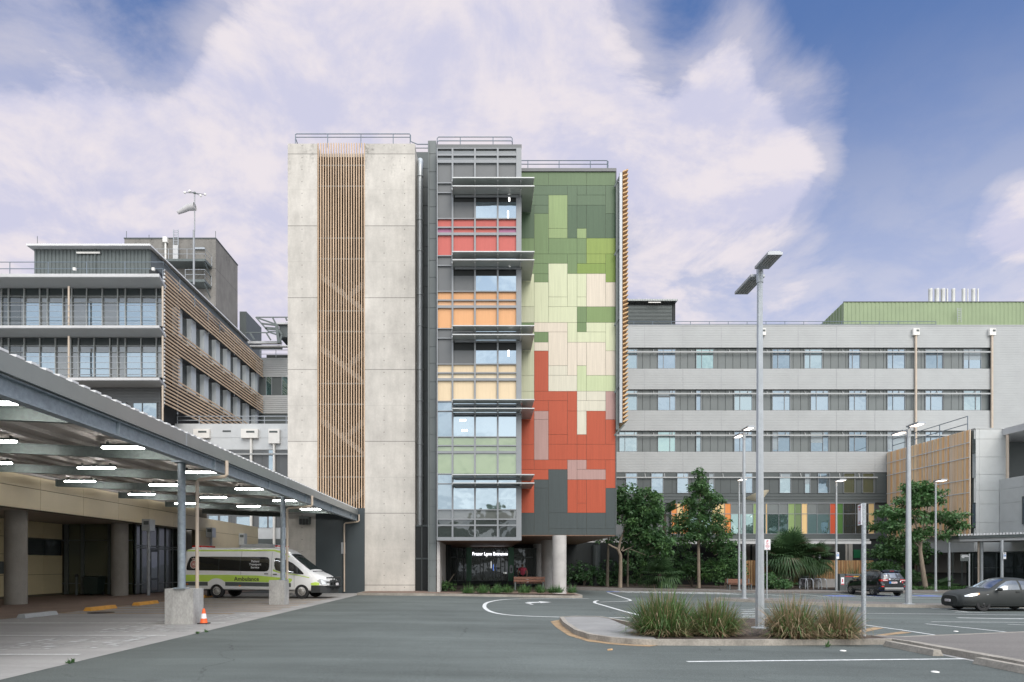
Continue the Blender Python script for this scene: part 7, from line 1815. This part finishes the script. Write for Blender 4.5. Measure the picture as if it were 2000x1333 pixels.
for k,(px,d,lb) in enumerate(spots): tuft(lb, wx(px,d), d, .135, .42 if px<1040 else .25, .55, 170, 50+k, ['leaf_a','leaf_c','grass_g'], (40,35,25), 1.3, name='strappy_plant', cat='plant', group='strappy plants in the entrance bed', bw=.016)
for k,(px,d,lb) in enumerate(((1079,37.1,'white flowering clump at the foot of the pale round column'),(1091,36.9,'dark glossy clump in front of the pale round column'),(1117,36.9,'small green clump at the end of the kerb nose'))):
    tuft(lb, wx(px,d), d, .135, .26, .5, 130, 60+k, ['leaf_a','leaf_c','leaf_y'] , (50,35,15 if k else 40), 1.4, name='strappy_plant', cat='plant', group='strappy plants in the entrance bed', bw=.018)
shrub('small dark shrub beside the pale blade wall at the entrance', 868, 40.2, [((868,1146),(.7,.6,.3),20)], 63, ['leaf_b','leaf_a'], per=26, rad=.22, size=.14)
tuft('upright dark flax plant behind the recycling bins', wx(1668,54.5), 54.5, gz(28), .5, 1.9, 160, 64, ['leaf_a','leaf_b','palm'], (30,40,30), .8, name='flax_plant', cat='plant', bw=.03)
b = MB(); r_ = random.Random(77)
for i in range(2600):
    xx = r_.uniform(30.3,40.5); yy_ = r_.uniform(52.25,53.9); h = r_.uniform(.12,.3); a = r_.uniform(0,6.28); b.mi = r_.randrange(2)
    p = Vector((xx,yy_,g(xx)+.145)); e = p+Vector((math.cos(a)*.12,math.sin(a)*.12,h)); s = Vector((-math.sin(a),math.cos(a),0))*.03; b.add([p-s*.5,p+s*.5,e+s,e-s],[(0,1,2,3)])
tag(b.build('ground_cover', [M['leaf_c'],M['leaf_a']]), kind='stuff', label='low green ground cover beside the far footpath', cat='ground cover')
for k,(px,py,lb) in enumerate(((134,1296.5,'tiny weed in the joint at the near end of the concrete edge'),(142,1294.5,'tiny weed just right of the nearest one on the concrete edge'),(386,1238,'tiny weed on the concrete edge below the traffic cone'),(403,1235,'tiny weed on the concrete edge right of the cone'))):
    xx,yy_ = G(px,py); tuft(lb, xx, yy_, .0, .05, .09, 16, 70+k, ['leaf_a','leaf_b'], (1,1), 1.6, name='weed', cat='weed', group='weeds along the concrete edge', bw=.012)
xx,yy_ = 6.9,14.78; tuft('small weed growing from the island kerb face', 7.62, 14.72, g(7.6)+.02, .04, .16, 16, 75, ['leaf_c','leaf_a'], (1,1), 1.2, name='weed', cat='weed', bw=.018)
q = MB(); q.add([(-.05,-.03,0),(.05,-.04,.01),(.06,.03,.035),(-.04,.04,.02)],[(0,1,2,3)]); q.add([(-.06,-.02,.01),(.03,-.02,.03),(.02,.05,.02)],[(0,1,2)]); o = q.build('fallen_leaf', M['slat_end']); xx,yy_=G(1191,1271); o.location=(xx,yy_,g(xx)+.004); tag(o,'curled brown fallen leaf on the asphalt below the island nose','leaf')
# ============================================================ person by the entrance
pn = thing('person', 'person in a pink floral shirt and dark trousers bending away, holding a white bag', 'person', (wx(1021,46.0), 46.0, .14))
skin = mat('skin', (.36,.22,.16), .6, var=.05); hair = mat('hair', (.12,.085,.06), .7); pink = mat('floral_shirt', (.55,.07,.12), .8, var=.45, scale=9); trs = mat('dark_trousers', (.012,.012,.014), .85)
def skinmesh(name, verts, edges, radii, m_, parent, sub=1):
    me = bpy.data.meshes.new(name); me.from_pydata(verts, edges, []); o = bpy.data.objects.new(name, me); COL.objects.link(o)
    md_ = o.modifiers.new('s','SKIN'); 
    for i,r_ in enumerate(radii): me.skin_vertices[0].data[i].radius = (r_,r_) if not isinstance(r_,tuple) else r_
    me.skin_vertices[0].data[0].use_root = True
    s2 = o.modifiers.new('d','SUBSURF'); s2.levels = sub; s2.render_levels = sub
    bpy.context.view_layer.update(); dg = bpy.context.evaluated_depsgraph_get(); nm = bpy.data.meshes.new_from_object(o.evaluated_get(dg)); bpy.data.objects.remove(o)
    nm.materials.clear(); nm.materials.append(m_); nm.name = name; nm.polygons.foreach_set('use_smooth',[True]*len(nm.polygons))
    o = bpy.data.objects.new(name, nm); COL.objects.link(o); o.parent = parent; return o
bv = [(0,0,.86),(0,.10,1.06),(0,.24,1.26),(0,.31,1.36),(0,.36,1.43),            # pelvis..neck
      (-.20,.25,1.29),(-.31,.24,1.06),(-.27,.36,.86),(-.25,.40,.79),(.20,.25,1.29),(.32,.20,1.07),(.30,.22,.84),(.30,.23,.76),
      (-.10,0,.82),(-.11,.03,.46),(-.11,0,.07),(-.11,.14,.04),(.10,0,.82),(.11,.02,.46),(.12,-.02,.07),(.12,.12,.04)]
be = [(0,1),(1,2),(2,3),(3,4),(2,5),(5,6),(6,7),(7,8),(2,9),(9,10),(10,11),(11,12),(0,13),(13,14),(14,15),(15,16),(0,17),(17,18),(18,19),(19,20)]
br = [.15,.15,.16,.07,.055,.075,.05,.04,.03,.075,.05,.04,.03,.10,.07,.05,.04,.10,.07,.05,.04]
skinmesh('body', bv, be, br, skin, pn, 2)
hands = [(8,-1),(12,1)]
for vi,s in hands:
    p = Vector(bv[vi]); vs=[tuple(p),tuple(p+Vector((0,.0,-.07)))]; es=[(0,1)]; rs_=[.026,.034]
    for k in range(4):
        fx = (k-1.5)*.019; ln = (.06,.07,.066,.05)[k]; i0 = len(vs); vs += [tuple(p+Vector((fx,.012,-.10))), tuple(p+Vector((fx*1.1,.03,-.10-ln*.55))), tuple(p+Vector((fx,.055,-.10-ln*.75)))]; es += [(1,i0),(i0,i0+1),(i0+1,i0+2)]; rs_ += [.010,.009,.008]
    i0 = len(vs); vs += [tuple(p+Vector((-s*.035,.03,-.06))), tuple(p+Vector((-s*.04,.05,-.10)))]; es += [(1,i0),(i0,i0+1)]; rs_ += [.012,.009]
    skinmesh('hand', vs, es, rs_, skin, pn, 1)
q = MB(); q.ell((0,.43,1.50),(.078,.098,.115),14,10); q.ell((-.08,.43,1.49),(.014,.025,.035),8,6); q.ell((.08,.43,1.49),(.014,.025,.035),8,6); q.ell((0,.535,1.485),(.014,.022,.022),8,6); q.mi=1
for s in (-1,1): q.ell((s*.032,.515,1.51),(.012,.012,.009),8,6)
q.ell((0,.518,1.44),(.026,.012,.008),8,6); q.build('head', [skin,hair], pn, local=True, smooth=True)
q = MB(); q.ell((0,.405,1.53),(.088,.10,.105),14,10); q.build('hair', hair, pn, local=True, smooth=True)
skinmesh('shirt', [(0,-.02,.74),(0,.11,1.04),(0,.24,1.26),(0,.29,1.33),(-.20,.25,1.29),(-.28,.245,1.14),(.20,.25,1.29),(.285,.215,1.14)], [(0,1),(1,2),(2,3),(2,4),(4,5),(2,6),(6,7)], [.19,.185,.185,.09,.10,.085,.10,.085], pink, pn, 2)
skinmesh('trousers', [(0,.03,.97),(-.09,0,.84),(-.11,.03,.46),(-.11,0,.10),(.09,0,.84),(.11,.02,.46),(.12,-.02,.10)], [(0,1),(1,2),(2,3),(0,4),(4,5),(5,6)], [.17,.125,.09,.075,.125,.09,.075], trs, pn, 2)
for s,yy_ in ((-.11,.06),(.12,.04)):
    q = MB(); q.ell((s,yy_,.045),(.055,.14,.045),12,8); q.build('shoe', trs, pn, local=True, smooth=True)
bg = MB(); bg.ell((0,0,-.2),(.13,.08,.17),12,9); bg.tube([(-.05,0,-.06),(-.02,0,.03),(.02,0,.03),(.05,0,-.06)], .008, 5)
o = bg.build('carrier_bag', wht, smooth=True); o.location = (wx(1021,46)+.31, 46.25, .14+.66); tag(o, 'small white plastic bag hanging from the hand of the person in pink', 'bag')
q = MB(); q.box(wx(1003,48.5), wx(1039,48.5), 48.4, 49.0, .14, wz(1124,48.5)); q.build; o = q.build('planter_wall', M['base_dark'], origin=(wx(1021,48.5),48.7,.14)); tag(o, 'low dark grey wall block behind the person near the entrance doors', 'wall')

# trees across the road behind the viewer: they only show as reflections in the lower glass
b = MB(); rt = random.Random(19)
for i in range(46):
    xx = -130+i*5.8+rt.uniform(-2,2); yy_ = -58+rt.uniform(-6,6); h = rt.uniform(9,15); b.mi = rt.randrange(2)
    b.tube([(xx,yy_,-1),(xx,yy_,h*.5)], .25, 6)
    for k in range(7): b.ell((xx+rt.uniform(-2.2,2.2),yy_+rt.uniform(-2,2),h*rt.uniform(.3,.85)),(rt.uniform(1.5,2.8),rt.uniform(1.5,2.6),rt.uniform(1.3,2.4)),9,6)
tag(b.build('treeline', [M['leaf_b'],M['leaf_a']]), kind='stuff', label='dark line of trees mirrored in the lower windows', cat='treeline')

# ============================================================ sky, sun, camera
w = bpy.data.worlds.new('World'); sc.world = w; w.use_nodes = True; nt = w.node_tree
for n in list(nt.nodes): nt.nodes.remove(n)
SUN_EL, SUN_AZ = R(42), R(157)      # azimuth measured clockwise from +Y: behind the camera, to the right
sky = N(nt, 'ShaderNodeTexSky'); sky.sky_type = 'NISHITA'; sky.sun_disc = False; sky.sun_elevation = SUN_EL; sky.sun_rotation = SUN_AZ; sky.air_density = 1.1; sky.dust_density = 1.5; sky.ozone_density = 2.0
tc = N(nt, 'ShaderNodeTexCoord'); nrm = N(nt, 'ShaderNodeVectorMath', operation='NORMALIZE'); L(nt, tc.outputs['Generated'], nrm.inputs[0]); dirv = nrm.outputs[0]
sp = N(nt, 'ShaderNodeSeparateXYZ'); L(nt, dirv, sp.inputs[0])
def rng(x, a, b_, lo, hi, smooth=True):
    r = N(nt, 'ShaderNodeMapRange'); r.interpolation_type = 'SMOOTHSTEP' if smooth else 'LINEAR'; L(nt, x, r.inputs[0])
    for i, v in zip((1,2,3,4), (a,b_,lo,hi)): r.inputs[i].default_value = v
    return r.outputs[0]
# cloud layer: project the direction on a flat layer high above
zc_ = math_(nt, 'MAXIMUM', math_(nt, 'ADD', sp.outputs[2], .22), .05)
cv = N(nt, 'ShaderNodeCombineXYZ'); L(nt, math_(nt,'DIVIDE',sp.outputs[0],zc_), cv.inputs[0]); L(nt, math_(nt,'DIVIDE',sp.outputs[1],zc_), cv.inputs[1])
def noise(scale, det, ro, off, st=(1,1,1), dist=0.0):
    mp = N(nt,'ShaderNodeMapping'); mp.inputs['Location'].default_value = off; mp.inputs['Scale'].default_value = st; L(nt, cv.outputs[0], mp.inputs[0])
    n = N(nt,'ShaderNodeTexNoise'); n.inputs['Scale'].default_value = scale; n.inputs['Detail'].default_value = det; n.inputs['Roughness'].default_value = ro; n.inputs['Distortion'].default_value = dist; L(nt, mp.outputs[0], n.inputs[0]); return n.outputs[0]
def dens_at(k):
    global cv
    o = cv; c2 = N(nt,'ShaderNodeVectorMath', operation='MULTIPLY'); L(nt, o.outputs[0], c2.inputs[0]); c2.inputs[1].default_value = (1.0+k*.3, 1.0+k, 1); cv = c2
    d = math_(nt,'ADD', math_(nt,'MULTIPLY',noise(1.5, 9, .58, (3.1,1.7,0), dist=.2),.55), math_(nt,'MULTIPLY',noise(4.2, 9, .62, (7.3,2.2,0), dist=.45),.45))
    cv = o; return d
dens_ = dens_at(0.0); dens_up = dens_at(-.07)
def lobe(px, py, deg, k):
    d = Vector(((px-PX)/F, 1.0, (PY-py)/F)).normalized(); vm = N(nt,'ShaderNodeVectorMath', operation='DOT_PRODUCT'); L(nt, dirv, vm.inputs[0]); vm.inputs[1].default_value = d
    return math_(nt,'MULTIPLY', rng(vm.outputs['Value'], math.cos(R(deg)), 1.0, 0, 1), k)
bias = None
for lb in ((60,330,20,.24),(420,260,18,.24),(700,180,13,.16),(870,60,6,.12),(1080,80,8,.15),(980,250,9,.10),(1530,190,8,.24),(1400,290,9,.14),(1620,310,7,.12),(1860,300,4.5,.16),(1995,425,3.6,.30),(1250,420,12,.12),(1230,210,8,.08),(560,480,14,.16),(100,560,12,.16),
           (1850,110,13,-.26),(1280,80,6,-.13),(1690,60,9,-.18),(1420,20,7,-.12),(120,5,10,-.34),(360,5,9,-.24),(760,20,6,-.10),(0,110,5,-.08),(1800,420,8,-.12)):
    v = lobe(*lb); bias = v if bias is None else math_(nt,'ADD',bias,v)
cov = math_(nt,'ADD', dens_, bias)
mask = rng(cov, .44, .68, 0, 1)
low = rng(sp.outputs[2], .14, .60, .72, .05)                 # haze veil towards the horizon
thin = rng(cov, .26, .58, 0, .58)
mask = math_(nt,'MAXIMUM', math_(nt,'MAXIMUM', mask, thin), low)
shade = rng(math_(nt,'ADD', math_(nt,'MULTIPLY', math_(nt,'SUBTRACT', dens_, dens_up), 2.2), math_(nt,'ADD', math_(nt,'MULTIPLY', noise(2.6, 7, .6, (1.3,5.5,0)), .6), .2)), .32, .68, 0, 1)
back = rng(sp.outputs[1], -.7, .45, 1.0, 0.0)               # sun side of the sky behind the camera, brightened to light the facades
over = rng(sp.outputs[2], .68, .9, 0.0, 1.0)               # unseen sky overhead, extra brightness added to light the ground
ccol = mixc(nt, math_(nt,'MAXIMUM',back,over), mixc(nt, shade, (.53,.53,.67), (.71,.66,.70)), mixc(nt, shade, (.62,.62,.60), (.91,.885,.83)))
blue = mixc(nt, rng(sp.outputs[2], .12, .66, 0, 1), (.42,.52,.78), (.042,.128,.37))
bgs = N(nt,'ShaderNodeBackground'); L(nt, sky.outputs[0], bgs.inputs[0]); bgs.inputs[1].default_value = .1
# Nishita light tinted towards the photograph's blue, clouds mixed over it
skyc = mixc(nt, .8, sky.outputs[0], mixc(nt, 0.0, blue, blue))
skm = N(nt,'ShaderNodeVectorMath', operation='SCALE'); L(nt, sky.outputs[0], skm.inputs[0]); skm.inputs['Scale'].default_value = .1
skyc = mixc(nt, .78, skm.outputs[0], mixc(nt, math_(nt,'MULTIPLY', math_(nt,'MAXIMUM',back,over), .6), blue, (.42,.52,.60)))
col = mixc(nt, mask, skyc, ccol)
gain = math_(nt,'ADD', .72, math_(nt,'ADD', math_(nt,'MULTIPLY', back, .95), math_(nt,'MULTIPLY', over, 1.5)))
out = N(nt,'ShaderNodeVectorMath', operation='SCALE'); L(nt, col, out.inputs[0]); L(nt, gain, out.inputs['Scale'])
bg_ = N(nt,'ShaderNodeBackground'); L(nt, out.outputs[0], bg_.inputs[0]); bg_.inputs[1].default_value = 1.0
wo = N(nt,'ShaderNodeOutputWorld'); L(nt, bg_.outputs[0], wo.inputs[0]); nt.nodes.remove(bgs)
sd_ = bpy.data.lights.new('sun', 'SUN'); sd_.energy = 1.5; sd_.angle = R(38); sd_.color = (1,.93,.84)
so = bpy.data.objects.new('sun', sd_); COL.objects.link(so)
sdir = Vector((math.sin(SUN_AZ)*math.cos(SUN_EL), math.cos(SUN_AZ)*math.cos(SUN_EL), math.sin(SUN_EL)))
so.rotation_euler = sdir.to_track_quat('Z','Y').to_euler(); so.location = sdir*100
cam = bpy.data.cameras.new('camera'); co = bpy.data.objects.new('camera', cam); COL.objects.link(co); sc.camera = co
co.location = (0,0,EYE); co.rotation_euler = (R(90),0,0)
cam.sensor_fit = 'HORIZONTAL'; cam.sensor_width = 36.0; cam.lens = 36*F/2000; cam.shift_x = (1000-PX)/2000; cam.shift_y = (PY-666.5)/2000; cam.clip_start = .1; cam.clip_end = 3000
sc.render.engine = 'CYCLES'; sc.cycles.use_denoising = True
try: sc.cycles.denoiser = 'OPENIMAGEDENOISE'
except Exception: pass
sc.cycles.max_bounces = 8; sc.cycles.diffuse_bounces = 4; sc.cycles.glossy_bounces = 4; sc.cycles.transparent_max_bounces = 6; sc.cycles.sample_clamp_indirect = 6
sc.view_settings.view_transform = 'Standard'; sc.view_settings.look = 'None'; sc.view_settings.gamma = 1; sc.view_settings.exposure = 0.72
